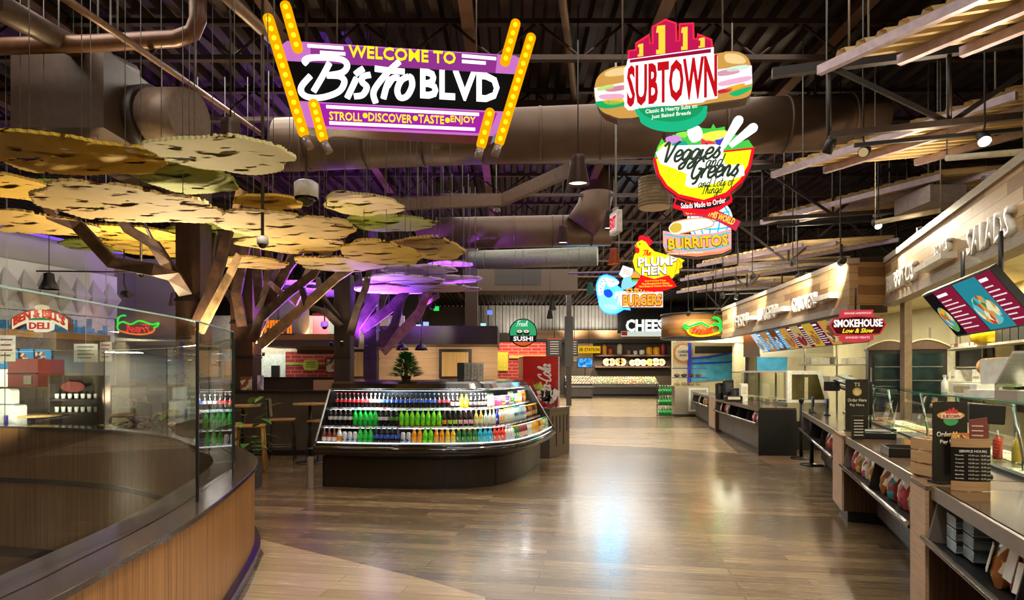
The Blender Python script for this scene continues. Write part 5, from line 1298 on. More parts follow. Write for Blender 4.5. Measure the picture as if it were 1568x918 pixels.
b = MB(); b.span((-.01,-.01,.90),(.96,.26,.93)); b.build('top_edge', steel('#c9c0b0', .3), t)
for i, (px, py, c, lb) in enumerate(((826,594,('#b8b83a','#d8d05a','#5a7a2a','#f2f0d8'),'green and yellow snack pack on the end rack beside the red fridge'),(836,606,('#111111','#f0ece4','#111111'),'tilted black and white pack on the end rack beside the red fridge'),(848,603,('#f0ece4','#151515','#e8e4dc'),'upper black and white striped pack beside the red fridge'),(842,616,('#c9b9a6','#151515','#8a2a2a'),'lowest mixed pack on the end rack beside the red fridge'))):
    p = W(px, py, 11.75); b = MB(); b.box((0,0,0), (.16,.1,.2), 0, Matrix.Rotation(.5*(i % 3-1), 3, 'Y')); o = b.build('snack_pack', mottled(c, 12)); o.location = p
    tag(o, lb, 'snack pack')
t = thing('end_rack', 'small black wire rack with packs between the cooler end and red fridge', 'rack', (.62, 11.75, 0))
b = MB()
for x in (-.22,.22): b.tube([(x,.1,0.003),(x,.1,1.45)], .012)
for z in (1.06,1.22): b.span((-.22,.0,z-.01),(.22,.16,z))
b.build('frame', BLACK, t)
# evergreen on the cooler
t = thing('christmas_tree', 'small bushy green fir tree standing on the cooler top', 'tree', (W(622,580,9.45).x, 9.45, 1.492))
b = MB(); b.lathe([(.03,0),(.02,.38)], n=8); b.build('stem', mat('#4a3522', .8), t)
b = MB(); random.seed(3)
for i in range(900):
    h = random.random()**.9; z = .06+.36*h; r = (.235*(1-h)**.75+.03)*(.55+.45*random.random()); a = random.uniform(0, 2*PI); z += -.04*r
    c = Vector((r*math.cos(a), r*math.sin(a), z)); d = Vector((math.cos(a), math.sin(a), random.uniform(-.1,.5))).normalized()*.075; s = Vector((-math.sin(a), math.cos(a), random.uniform(-.3,.3)))*.016
    b.face([c-d*.6, c+s, c+d, c-s])
b.build('foliage', mat('#2f7a22', .6, 0, .5, 12), t)
b = MB(); b.lathe([(.07,0),(.085,.06)], n=12); b.build('pot', BLACK, t)
for i, (px, w, c) in enumerate(((706,.11,'#1d1b1b'),(716,.10,'#86837e'),(727,.08,'#9a9791'),(736,.08,'#a3a09a'))):
    p = W(px, 579, 9.6); b = MB(); b.prism(rrect(-w/2,0,w/2,.26,.02), -.06, .1); o = b.build('menu_box', mat(c, .5)); o.location = (p.x, p.y, 1.492)
    tag(o, ['black rounded box at the left of the upright boxes on the cooler top','first grey upright box beside the black rounded box','middle grey upright box on the cooler top','rightmost grey upright box on the cooler top'][i], 'box')
    if i:
        for k_ in range(3):
            b = MB(); b.lathe([(.008,-.063),(.008,-.06)], (0,0,.07+.07*k_), 8, 'Y'); b.build('hole', BLACK, o)
# ================================================================== TREES WITH FLAT CANOPY PANELS
def board(mb, path, w, th=.07):
    P_ = [Vector(p) for p in path]; R = []
    for i, p in enumerate(P_):
        tg = P_[min(i+1,len(P_)-1)]-P_[max(i-1,0)]; n = Vector((-tg.z, 0, tg.x)); n = n.normalized() if n.length > 1e-6 else Vector((1,0,0))
        ww = w*(1-.35*i/(len(P_)-1))/2
        R.append([mb.bm.verts.new(p+n*a+Vector((0,b_,0))) for a, b_ in ((ww,-th/2),(ww,th/2),(-ww,th/2),(-ww,-th/2))])
    for A, B in zip(R, R[1:]):
        for k in range(4): mb.bm.faces.new([A[k], A[(k+1)%4], B[(k+1)%4], B[k]])
    mb.bm.faces.new(R[0][::-1]); mb.bm.faces.new(R[-1])
bark = grain('#2a1911', '#452b1e', '#5f3e2a', scale=(5,5,5), rough=.6); bark_lit = grain('#7d5f42', '#9a7a56', '#b39468', scale=(6,6,6), rough=.6); bark3 = grain('#2a1d1a','#453430','#5a463f', scale=(5,5,5), rough=.6)  # the tan copy has lamplight on the branches put into its colour
colm = grain('#2c1a12', '#43291b', '#5a3924', scale=(3,3,1.2), rough=.55)
def tree(label, px, d, w, ztop, branches, m=bark, cm=colm):
    x = (px-CX)*d/F; t = thing('column_tree', label, 'tree', (x, d, 0))
    b = MB(); b.span((-w/2,-w/2,.003),(w/2,w/2,ztop)); tr = b.build('trunk', cm, t, .01)
    for zz in (.9, 1.9, 2.6):
        b = MB(); b.span((-w/2-.012,-w/2-.012,zz),(w/2+.012,w/2+.012,zz+.04)); b.build('collar', BLACK, tr)
    for pts, wd, dd, mm in branches:
        P_ = [W(a, b_, d-w/2*(1 if dd <= 0 else -1)*.9+dd*i/(len(pts)-1))-Vector((x, d, 0)) for i, (a, b_) in enumerate(pts)]
        b = MB(); board(b, P_, wd); b.build('branch', mm or m, t)
    return t
tree('nearest column tree with broad brown branches reaching left over the deli', 297, 8.9, .35, 4.6, [
 ([(286,452),(268,424),(236,413),(172,402),(120,346),(82,333),(70,306)], .19, -1.3, None), ([(122,348),(104,306)], .13, -1.2, None),
 ([(284,448),(256,404),(236,374),(198,352),(178,324)], .17, -.9, None), ([(238,378),(222,344)], .14, -.9, None),
 ([(300,500),(320,455),(338,400),(350,352),(372,310),(376,292)], .16, -.5, None), ([(345,372),(360,330),(368,288)], .12, -.6, bark_lit),
 ([(306,508),(352,420),(366,390)], .11, -.4, bark_lit), ([(310,512),(332,440),(340,360),(336,320)], .15, .5, None), ([(350,352),(330,318)], .10, -.5, None),
 ([(305,500),(318,420),(325,360),(322,318)], .15, .7, None)])
tree('second column tree with a long pale branch sloping up to the right', 377, 12.95, .46, 4.6, [
 ([(386,522),(400,486),(440,450),(480,420),(496,392),(508,380)], .20, -1.2, None), ([(398,528),(430,500),(480,456),(516,424),(548,404)], .22, -1.4, bark_lit),
 ([(516,424),(512,396)], .14, -1.4, bark_lit), ([(514,424),(522,392)], .12, -1.4, bark_lit),
 ([(386,300),(398,470),(410,430),(412,380)], .2, -.8, None), ([(372,500),(362,450),(372,400),(380,366)], .22, -.6, None),
 ([(390,515),(414,460),(440,410),(470,372),(478,366)], .22, -1.0, None), ([(440,412),(456,366),(460,362)], .18, -1.0, None), ([(470,372),(508,368)], .12, -1.0, None),
 ([(378,500),(352,452),(330,430)], .18, .6, None), ([(400,500),(420,430),(432,380)], .16, .8, None),
 ([(474,412),(450,466),(432,450),(412,432)], .14, -.7, bark_lit)])
tree('third column tree standing just behind the cooler left end', 527, 12.7, .33, 3.6, [
 ([(522,500),(500,478),(470,468),(462,440)], .16, -.6, bark3), ([(520,490),(492,452),(486,424)], .14, -.5, bark3),
 ([(536,512),(548,470),(560,440),(566,412)], .15, -.4, bark3)], bark3, grain('#241a17','#332722','#453630', scale=(3,3,1.2), rough=.55))
tree('fourth column tree lit violet behind the cooler', 569, 14.6, .29, 3.5, [
 ([(540,530),(545,498),(572,462),(582,420),(590,410)], .26, -.5, bark3), ([(552,505),(600,470),(622,445),(632,432)], .24, -.4, bark3),
 ([(580,532),(604,498),(614,460),(628,436)], .22, -.5, bark3), ([(585,538),(618,505),(642,478),(652,454),(660,450)], .24, -.6, bark_lit), ([(648,465),(672,452)], .15, -.6, bark_lit),
 ([(574,300),(566,470),(552,440),(548,415)], .22, .5, bark3), ([(574,500),(585,460),(600,430)], .20, .6, bark3), ([(543,510),(536,470),(542,430)], .2, .2, bark3)], bark3, grain('#241a1c','#332628','#453438', scale=(3,3,1.2), rough=.55))

def canopy_mat(c, name):
    m, nt, out = _new('painted_board_with_cutouts')
    n = noise(nt, coords(nt, (2.0, 5, 5)), 1.0, 3, .7)
    cc = ramp(nt, noise(nt, coords(nt), 2.5, 3), [(.3, tuple(v*.82 for v in col(c)[:3])), (.7, col(c)[:3])])
    bs = N(nt, 'ShaderNodeBsdfPrincipled'); nt.links.new(cc, bs.inputs['Base Color']); bs.inputs['Roughness'].default_value = .7
    tr = N(nt, 'ShaderNodeBsdfTransparent'); gt = N(nt, 'ShaderNodeMath', operation='GREATER_THAN'); gt.inputs[1].default_value = .565
    nt.links.new(n, gt.inputs[0]); x = N(nt, 'ShaderNodeMixShader'); nt.links.new(gt.outputs[0], x.inputs[0]); nt.links.new(bs.outputs[0], x.inputs[1]); nt.links.new(tr.outputs[0], x.inputs[2])
    nt.links.new(x.outputs[0], out.inputs[0]); return m
CM = {'yellow': canopy_mat('#d8b132','y'), 'tan': canopy_mat('#c8a65c','t'), 'pale': canopy_mat('#d3c588','p'), 'olive': canopy_mat('#8c9626','o'), 'violet': canopy_mat('#d9c6dc','v'), 'gold': canopy_mat('#d0a83c','g')}
CN = {'yellow':'yellow','tan':'tan','pale':'pale straw-coloured','olive':'olive green','violet':'violet-lit','gold':'golden'}
discs = [(105,238,135,32,'yellow',5.6,'largest, at the upper left edge of the photo'),(345,237,103,28,'pale',5.3,'behind the big cone lamp under the round duct'),(278,270,72,28,'olive',6.3,'between the yellow and straw panels'),
 (196,314,130,30,'tan',6.2,'above the broad left branch'),(18,286,72,22,'gold',6.6,'at the left edge below the largest panel'),(48,342,92,19,'tan',8.0,'at the left edge lowest of the near panels'),
 (412,309,50,11,'yellow',6.9,'just left of the dome camera'),(436,347,102,22,'tan',7.3,'right of the nearest trunk top'),(555,313,58,17,'pale',8.1,'uppermost right of the dome camera'),(598,341,66,13,'olive',9.1,'far right of the dome camera'),
 (584,388,58,18,'gold',8.2,'low over the third column tree'),(655,381,56,17,'tan',8.8,'rightmost of the tan ones'),(448,374,78,13,'tan',9.2,'below the dome camera'),(205,357,66,12,'gold',8.9,'behind the broad left branch'),
 (250,380,80,13,'yellow',10.0,'lowest behind the left branches'),(160,376,62,10,'olive',10.4,'lowest left, half hidden by others'),(335,352,70,12,'olive',9.4,'behind the nearest trunk top'),(520,404,66,11,'tan',10.2,'over the pale sloping branch'),
 (380,402,60,9,'gold',11.0,'behind the second trunk'),(100,298,75,20,'olive',7.2,'between the near panels at the left'),
 (640,413,58,8,'violet',13.0,'upper one left of the fourth tree crown'),(618,429,60,9,'violet',12.5,'broad one over the fourth tree'),(687,427,50,6,'violet',14.0,'upper right'),(672,441,60,6,'violet',13.4,'lower right'),(596,443,52,7,'violet',13.6,'lowest over the violet branches'),
 (440,436,62,6,'violet',14.5,'far left between the second and third trees'),(485,448,48,6,'violet',15.0,'lowest, left of the third trunk'),(690,404,34,4,'violet',15.5,'small top right'),(718,442,16,3,'violet',15.0,'tiny one at the far right')]
for i, (px, py, hw, hh, cn, d, where) in enumerate(discs):
    c = W(px, py, d); rx = hw*d/F; ry = hh*d/(HY-py); random.seed(100+i); ph = [random.uniform(0, 2*PI) for _ in range(4)]; n = 264
    poly = []
    for k_ in range(n):
        a = 2*PI*k_/n; r = 1+.07*math.sin(3*a+ph[0])+.05*math.sin(5*a+ph[1])+.03*math.sin(9*a+ph[2])+(.012 if (k_//2) % 2 else -.012)
        poly.append((rx*r*math.cos(a), ry*r*math.sin(a)))
    t = thing('canopy_disc', f'{CN[cn]} scalloped canopy panel, {where}', 'canopy panel', c, 0, 'scalloped canopy panels of the trees')
    b = MB(); b.slab(poly, -.014, .014); b.build('leaf_board', CM[cn], t)
    for sx in (-.5, .1, .6):
        b = MB(); b.tube([(sx*rx, .1*ry, .014), (sx*rx, .1*ry, 6.64-c.z)], .004 if d < 10 else .006, 5); b.build('suspension_wire', mat('#5d5751', .4, .4), t)
def up(loc, target, e, c, ang=75): lamp('SPOT', 'tree_uplight_beam', loc, e, c, target, .08, ang, .8)
def uplight(name, label, loc, c):
    t = thing('uplight', label, 'uplight', loc); b = MB(); b.lathe([(.045,-.1),(.05,0),(.05,.03)], n=12); b.build('housing', BLACK, t)
    b = MB(); b.lathe([(.04,.031),(.038,.034)], n=12); b.build('lens', glow(c, 3.0), t)
WU = (1,.80,.48)
trunks = [Vector(((px-CX)*d/F, d, 0)) for px, d in ((297,8.9),(377,12.95),(527,12.7),(569,14.6))]
def mount(label, k, dx, dy, z, c, aim, e, lc, ang):
    p = trunks[k]+Vector((dx, dy, z)); t = thing('uplight', label, 'uplight', p, 0, 'uplights on the trunks')
    b = MB(); b.lathe([(.025,-.06),(.03,0),(.03,.02)], n=12); b.build('housing', BLACK, t)
    b = MB(); b.lathe([(.026,.021),(.024,.024)], n=12); b.build('lens', glow(c, 3.0), t)
    b = MB(); b.tube([(0,0,-.04),(-dx,-dy,-.04)], .01, 6); b.build('bracket', BLACK, t)
    up(p+Vector((0,0,.04)), p+Vector(aim), e, lc, ang)
for i, (k, dx, dy, z, aim, e) in enumerate(((0,-.3,-.1,1.75,(-.3,-1.0,1.5),300),(0,.1,-.3,1.75,(.5,-1.1,1.6),290),(0,.3,.1,1.75,(1.0,-.3,1.5),190),(0,-.1,.3,1.75,(-.5,.3,1.2),180),
        (1,.4,-.1,2.0,(.8,-1.1,1.8),250),(1,-.1,-.4,2.0,(-.2,-1.0,1.6),190),(2,.05,-.35,2.2,(.5,-1.2,1.8),80))):
    mount(f'small black warm uplight bracketed to the {ORD[k]} tree trunk, {["left","front","right","rear"][i] if k == 0 else ["right","front","front"][i-4]} side', k, dx, dy, z, '#ffd9a0', aim, e, WU, 122)
for i, (k, dx, dy, z, aim, e) in enumerate(((3,.3,-.1,2.2,(.8,-.6,1.5),620),(3,-.05,-.3,2.2,(-.3,-.8,1.5),520),(3,.1,.3,2.2,(.4,.5,1.4),520),(2,-.3,.1,2.2,(-1,.8,1.8),480))):
    mount(f'small violet uplight bracketed to the {ORD[k]} tree trunk, {["right","front","rear","left"][i]} side', k, dx, dy, z, '#5a2cff', aim, e*2.2, VIOLET, 122)

# ================================================================== OVERHEAD: DUCTS, PIPES, TRUSSES, LAMPS
ductm = mat('#5c4636', .5, .35, .12, 3); pipem = mat('#5a4032', .45, .3, .12, 3); trussm = mat('#241914', .5, .3); railm = mat('#7d6a5a', .45, .4)
def duct(label, a, b_, r, m=ductm, ribs=True, name='round_duct'):
    a, b_ = Vector(a), Vector(b_); t = thing(name, label, 'duct', (a+b_)/2); c = Vector(t.location)
    k = MB(); k.tube([a-c, b_-c], r, 24); k.build('duct_body', m, t)
    if ribs:
        L = (b_-a).length; n = int(L/.9)
        for i in range(n):
            q = a+(b_-a)*((i+.5)/n)-c; dv = (b_-a).normalized()*.02
            k = MB(); k.tube([q-dv, q+dv], r*1.025, 24); k.build('duct_seam', m, t)
    for f in (.1,.9):
        q = a+(b_-a)*f-c; k = MB(); k.tube([q+Vector((0,0,r)), Vector((q.x,q.y,6.64-c.z))], .012, 5); k.build('strap', BLACK, t)
    return t
duct('largest round duct crossing the hall behind the welcome sign', W(430,222,10.2), W(1345,185,9.6), .42)
duct('second round duct crossing behind the small cone lamp', W(640,358,16), W(935,352,16), .40)
duct('third slim grey-green duct farther back', W(720,398,22), W(915,392,21), .32, mat('#6a6a5e', .5, .3))
t = duct('spiral tan duct outlet pointing down between the signs', W(1002,275,10.5), W(1002,318,10.5), .26, mat('#8d7a5e', .45, .4), False)
k = MB()
for i in range(9):
    z = -.22+.055*i; k.lathe([(.262,z),(.275,z+.015),(.262,z+.03)], n=24, cap=False)
k.build('spiral_rib', mat('#8d7a5e', .45, .4), t)
k = MB(); p = W(915,300,15.6); q = W(905,350,16); 
t = thing('duct_elbow', 'round duct rising at the right end of the second duct', 'duct', p); k.tube([Vector((0,0,1.2)), Vector((0,0,.2)), Vector((-.1,0,-.3)), Vector((-.4,.1,-.75))], .42, 20); k.build('duct_body', ductm, t)
t = thing('box_duct', 'rectangular brown duct box with round collar at the upper left', 'duct', W(110,150,7.2))
k = MB(); k.span((-.55,-.2,-.42),(.50,2.0,.48)); k.build('duct_body', mat('#4a372c', .5, .2), t)
k = MB(); k.tube([(.5,.5,-.06),(.72,.45,-.06)], .40, 28); k.build('collar', mat('#2b1f19', .5, .2), t)
k = MB(); k.tube([(.72,.45,-.06),(1.2,.35,-.10)], .36, 28); k.build('duct_pipe', mat('#7d6656', .5, .2), t)
for x in (-.5,.45):
    k = MB(); k.tube([(x,0,.48),(x,0,6.64-t.location.z)], .012, 5); k.build('strap', GREY, t)
t = thing('box_duct', 'flat rectangular duct box right of the welcome sign tubes', 'duct', W(832,190,11))
k = MB(); k.span((-.55,-.3,-.28),(.6,.6,.3)); k.build('duct_body', mat('#4f3c30', .5, .2), t)
k = MB(); k.span((-.45,-.31,-.15),(.5,-.3,.15)); k.build('grille', mat('#2b211b', .5), t)
for x in (-.5,.5): 
    k = MB(); k.tube([(x,0,.3),(x,0,6.64-t.location.z)], .012, 5); k.build('strap', GREY, t)
t = thing('box_duct', 'large brown duct box over the far dining side', 'duct', W(800,420,27))
k = MB(); k.span((-2.0,0,-.7),(2.4,1.5,.75)); k.build('duct_body', mat('#4b3a2e', .5, .2), t)
k = MB(); k.span((-1.2,-.02,-.45),(.8,0,.4)); k.build('grille', mat('#2b211b', .5), t)
def pipe(label, pts, r, m=pipem, d=None, name='pipe', sm=0, hangers=True):
    P_ = [W(*p) for p in pts]; P_ = smooth(P_, sm) if sm else P_; c = P_[0].copy(); t = thing(name, label, 'pipe', c)
    k = MB(); k.tube([p-c for p in P_], r, 10); k.build('pipe_run', m, t)
    if hangers:
        for p in (P_[len(P_)//3], P_[2*len(P_)//3]):
            k = MB(); k.tube([p-c, Vector((p.x-c.x, p.y-c.y, 6.64-c.z))], .008, 5); k.build('hanger_rod', GREY, t)
pipe('brown pipe bending upward at the upper left', [(-60,76,6.6),(0,71,6.6),(150,66,6.5),(270,59,6.4),(295,50,6.38),(303,30,6.36),(303,-40,6.3)], .085, mat('#6a4734', .4, .3), hangers=True)
pipe('pale pipe slanting down left of the welcome sign', [(330,-20,5.6),(420,62,6.9),(560,180,10.5)], .06, mat('#7d6657', .45, .3))
pipe('long pale pipe running back beside the welcome sign', [(860,-10,7.8),(876,110,9.8),(886,215,12.6)], .055, mat('#8a7668', .45, .3))
pipe('thin strut channel slanting behind the box duct', [(95,-5,5.0),(180,52,5.8),(300,135,7.6),(400,205,10.2)], .035, mat('#7a5a42', .45, .3))
pipe('brown duct pipe running back at the far upper left', [(-20,0,5.2),(90,60,6.6),(200,110,8.6)], .12, mat('#4d3a2d', .5, .3))
pipe('thin purple-tinted conduit at the back of the hall', [(870,418,19),(1150,411,19)], .03, mat('#7d6f80', .45, .3))
# bent beam
t = thing('bent_beam', 'pale brown bent steel beam below the second duct', 'beam', W(770,308,13))
c = Vector(t.location); k = MB(); k.beam(W(600,313,13.2)-c, W(772,306,13)-c, .12, .24); k.beam(W(770,306,13)-c, W(876,258,11.6)-c, .12, .24); k.build('flange', mat('#6a5140', .5, .3), t)
for px in (640, 760, 866):
    p = W(px, 300 if px < 800 else 262, 13 if px < 800 else 11.7)-c; k = MB(); k.tube([p, Vector((p.x,p.y,6.64-c.z))], .012, 5); k.build('hanger_rod', GREY, t)
# roof joists across the hall: chords with zigzag webs
def joist(label, y, z, x0, x1, h=.55, m=trussm, slope=0):
    t = thing('roof_joist', label, 'roof joist', ((x0+x1)/2, y, z)); L = x1-x0
    k = MB(); k.beam((-L/2,-slope*L/2,0),(L/2,slope*L/2,0),.09,.07); k.build('bottom_chord', m, t)
    k = MB(); k.beam((-L/2,-slope*L/2,h),(L/2,slope*L/2,h),.09,.07); k.build('top_chord', m, t)
    k = MB(); n = int(L/.6)
    for i in range(n):
        a, b_ = -L/2+L*i/n, -L/2+L*(i+1)/n
        k.tube([(a,slope*a,0 if i % 2 else h),(b_,slope*b_,h if i % 2 else 0)], .022, 5)
    k.build('web', m, t)
jm = mat('#3c2a20', .5, .3)
for i, y in enumerate((8.6,10.8,13.0,15.4,18,21,24.5,28.5,33)):
    joist(f'dark zigzag roof joist crossing the hall, {ordinal(i)} from the camera', y, 6.0 if i else 5.95, -13, 12.5, .5, jm)
for i, x in enumerate((-9,-6.2,-3.2,-.6,2.0,4.6)):
    t = thing('roof_purlin', f'long steel purlin running back under the roof, {ordinal(i)} from the left', 'purlin', (x, 20, 6.44)); k = MB(); k.span((-.05,-20,-.09),(.05,20,.08)); k.build('web', mat('#5b4030', .5, .3), t)
    k = MB(); k.span((-.09,-20,-.105),(.09,20,-.09)); k.build('flange', mat('#6a4c39', .5, .3), t)
# right: black trusses square to the counters, ribbed awning panels between them
td = Vector((.957,-.29,0))
for i, (px, py, d, h) in enumerate(((1270,207,7.0,.78),(1168,336,11.4,.95),(1130,405,15.5,1.0),(1092,444,19.5,1.1),(1062,473,24.5,1.2))):
    a = W(px, py, d); t = thing('lighting_truss', f'black lighting truss over the counters, {ordinal(i)} from the camera', 'truss', a, math.atan2(td.y, td.x)); L = 7.0 if i < 3 else 6
    k = MB(); k.span((0,-.035,-.035),(L,.035,.035)); k.build('bottom_chord', mat('#3f342d', .4, .4), t)
    k = MB(); k.span((-.6,-.045,h-.05),(L,.045,h+.05)); k.build('top_chord', trussm, t)
    n = 6
    for j in range(n):
        k = MB(); x0, x1 = L*j/n, L*(j+1)/n
        k.tube([(x0,0,0),(x0,0,h)], .022, 6); k.beam((x0,0,0 if j % 2 else h),(x1,0,h if j % 2 else 0),.04,.05); k.build('web_member', trussm, t)
    for x in (.2, L*.5, L*.95):
        k = MB(); k.tube([(x,0,h),(x,0,6.64-a.z)], .012, 5); k.build('hanger_rod', railm, t)
    k = MB(); k.span((.25,-.02,-.16),(L-.3,.02,-.12)); k.build('light_track', BLACK, t)
cor = mat('#c2a674', .5, .2, .1, 4); chan = mat('#a8959a', .4, .4)
ad = Vector((.49,-.872,0)); bd = Vector((.957,-.29,0))
for i, (px, py, z, La, Lb) in enumerate(((1268,99,4.72,2.6,1.25),(1191,263,4.62,3.0,1.9),(1172,337,4.62,3.2,2.0),(1072,405,4.62,3.2,2.0),(1046,427,4.62,3.4,2.0),(1040,446,4.6,3.2,2.0))):
    d = (z-EYE)*F/(HY-py); a = W(px, py, d); t = thing('ribbed_awning', f'ribbed metal awning panel over the counters, {ordinal(i)} from the camera', 'awning panel', a)
    k = MB(); prof2 = []; x = 0.0
    while x < La: prof2 += [(x,.03),(x+.07,.03),(x+.1,.10),(x+.17,.10)]; x += .2
    k.loft([[ad*xx+bd*yy+Vector((0,0,zz)) for xx, zz in prof2] for yy in (0, Lb)], False); k.build('ribbed_sheet', cor, t)
    for yy in (0, .72, Lb):
        k = MB(); k.beam(ad*-.1+bd*yy+Vector((0,0,-.02)), ad*La+bd*yy+Vector((0,0,-.02)), .07, .09); k.build('edge_channel', chan, t)
    for xx, yy in ((.3,.1),(La-.3,.1),(.3,Lb-.1),(La-.3,Lb-.1)):
        q = ad*xx+bd*yy; k = MB(); k.tube([(q.x,q.y,.1),(q.x,q.y,6.64-z)], .01, 5); k.build('hanger_rod', GREY, t)
t = thing('box_duct', 'pale rectangular duct end above the near plank fascia', 'duct', W(1452,295,9.6)); k = MB(); k.span((-.28,0,-.13),(.28,.9,.13)); k.build('duct_body', mat('#a59a98', .5, .2), t)
k = MB(); k.tube([(0,.3,.13),(0,.3,6.64-t.location.z)], .012, 5); k.build('strap', BLACK, t)
for i, (a, b_) in enumerate((((1450,242,7.2),(1568,232,6.4)),((1340,341,9.0),(1440,322,8.6)))):
    pipe(['white capped pipe above the near plank fascia', 'white capped pipe farther along above the plank fascia'][i], [a, b_], .035, mat('#d6cbb0', .4), hangers=True)

for i, q in enumerate((RP(9.6,1.34,3.52), RP(7.2,1.34,3.52), Vector((5.95,12.5,3.52)), Vector((6.2,15.8,3.52)))):  # uplights added out of sight on the fascia tops to brighten the awnings
    t = thing('added_awning_uplight', ['added unseen uplight at the far end of the near fascia top','added unseen uplight near the middle of the near fascia top','added unseen uplight on the near half of the long fascia top','added unseen uplight on the far half of the long fascia top'][i], 'uplight', q)
    k = MB(); k.lathe([(.04,0),(.05,.08)], n=12); k.build('housing', BLACK, t); k = MB(); k.lathe([(.042,.081),(.04,.083)], n=12); k.build('lens', glow('#ffe0b0', 3.0), t)
    lamp('SPOT', 'added_awning_beam', q+Vector((0,0,.1)), 130, WARM, q+Vector((-.9,-.3,1.4)), .06, 120, .8)
# ------------------------------------------------------------------ cone pendants, track heads, dome cameras
conem = mat('#3f2a20', .35, .3)
def cone(label, px, py, d, w, m=conem, e=60, c=WARM, cat='pendant lamp'):
    r = w/2*d/F; p = W(px, py, d); t = thing('cone_pendant', label, cat, p, 0, 'cone pendants')
    k = MB(); k.lathe([(r*.58,r*2.5),(r*.62,r*2.05),(r*.60,r*2.0),(r,.0),(r*.97,-.01),(r*.93,.0),(r*.55,r*1.9)], n=28, cap=False); k.lathe([(r*.58,r*2.5),(r*.2,r*2.55)], n=28); k.build('shade', m, t)
    k = MB(); k.lathe([(r*.9,.035),(.001,.036)], n=24, cap=False); k.build('lens', glow('#fff1d8', 2.5), t)
    k = MB(); k.tube([(0,0,r*2.5),(0,0,6.64-p.z)], .008, 6); k.build('cord', BLACK, t)
    lamp('SPOT', 'pendant_beam', p+Vector((0,0,-.02)), e, c, p-Vector((0,0,2)), r*.7, 95, .7)
cone('large brown cone pendant hanging in front of the straw canopy panel', 353, 240, 6.0, 45, e=90)
cone('brown cone pendant hanging over the aisle left of the veggies sign', 885, 282, 8.4, 35, e=150)
cone('brown cone pendant over the red fridge side of the aisle', 862, 372, 14, 21, e=150)
cone('copper cone pendant below the exit sign', 940, 404, 14.5, 19, mat('#a8552c', .3, .5), e=150)
cone('dark cone pendant directly behind the exit sign', 933, 350, 13, 22, e=120)
cone('small teal cone pendant left of the fish sign', 904, 449, 22, 13, mat('#2f6a58', .35, .3), e=150)
cone('tiny cone pendant high over the second duct', 761, 324, 17, 11, e=100)
cone('small brown cone pendant on the deli side right of the track light', 266, 467, 14, 15, e=60)
cone('first of the pair of dark cone pendants near the sushi sign', 846, 474, 28, 11, BLACK, e=120); cone('second of the pair of dark cone pendants near the sushi sign', 842, 487, 24, 10, BLACK, e=120)
cone('tiny orange-lit cone pendant before the red brick wall', 427, 506, 19, 12, e=60)
for i, (px, py, d) in enumerate(((616,536,15),(596,532,15.4),(645,536,15))):
    p = W(px, py, d); t = thing('dome_pendant', f'black dome pendant behind the cooler, {["middle","left","right"][i]} of three', 'pendant lamp', p, 0, 'black dome pendants')
    k = MB(); k.lathe([(.03,.22),(.035,.14),(.09,.12),(.14,.06),(.16,.0),(.15,.0),(.08,.1)], n=18, cap=False); k.lathe([(.03,.22),(.01,.23)], n=12); k.build('shade', mat('#141318', .2), t)
    k = MB(); k.tube([(0,0,.22),(0,0,6.64-p.z)], .007, 5); k.build('cord', BLACK, t)
def head(label, px, py, d, target, e=60, lit=True, col_='#fff3da', c=(1,.86,.62), ang=60, sz=.06):
    p = W(px, py, d); t = thing('track_spot', label, 'track spotlight', p, 0, 'track spotlights'); v = (Vector(target)-p).normalized()
    k = MB(); k.tube([-v*.16, -v*.1, v*0], [sz*.75, sz, sz], 14); k.build('can', BLACK, t)
    k = MB(); k.tube([v*.002, v*.006], sz*.86, 14); k.build('lens', glow(col_, 5.0 if lit else .5), t)
    k = MB(); k.tube([-v*.1, (0,0,.16), (0,0,6.64-p.z)], .010, 6); k.build('yoke', BLACK, t)
    if lit: lamp('SPOT', 'track_beam', p+v*.03, e, c, target, .05, ang, .7)
fas = lambda s: RP(s, 1.25, 3.1)
head('bright track spot aimed at the SALADS end of the near fascia', 1508, 216, 6.3, RP(6.3,1.25,3.1), 420, ang=95)
head('bright track spot above the far end of the near fascia', 1345, 346, 9.6, RP(9.8,1.25,3.1), 380, ang=95)
head('dim track spot facing the camera on the nearest truss', 1322, 233, 7.0, (0,3,1), 0, False, '#e8c890')
head('unlit black track spot at the left end of the nearest truss', 1266, 234, 7.2, (3,9,1), 0, False, '#2a2420')
f2 = lambda x: Vector((6.2,18.3,0))+fd*x+Vector((-.05,0,3.05))
head('track spot over the CHICKEN letters', 1287, 402, 10.2, f2(5.8), 330, ang=95)
head('track spot left of the CHICKEN letters on the second truss', 1214, 404, 11.5, f2(4.6), 330, ang=95)
head('small track spot over the middle of the long fascia', 1221, 424, 13.2, f2(2.6), 330, ang=95)
head('small dim track spot on the third truss', 1152, 425, 14, f2(1.5), 330, ang=95)
head('left of the paired track spots over the long fascia end', 1107, 454, 16.6, f2(.3), 330, ang=95)
head('right of the paired track spots over the long fascia end', 1127, 457, 17.0, f2(1.0), 330, ang=95)
head('track spot just above the round drum, right one', 1096, 480, 18.6, (6.0,19.7,3.0), 60, ang=85)
head('track spot just above the round drum, left one', 1054, 481, 18.8, (5.5,19.8,3.0), 60, ang=85)
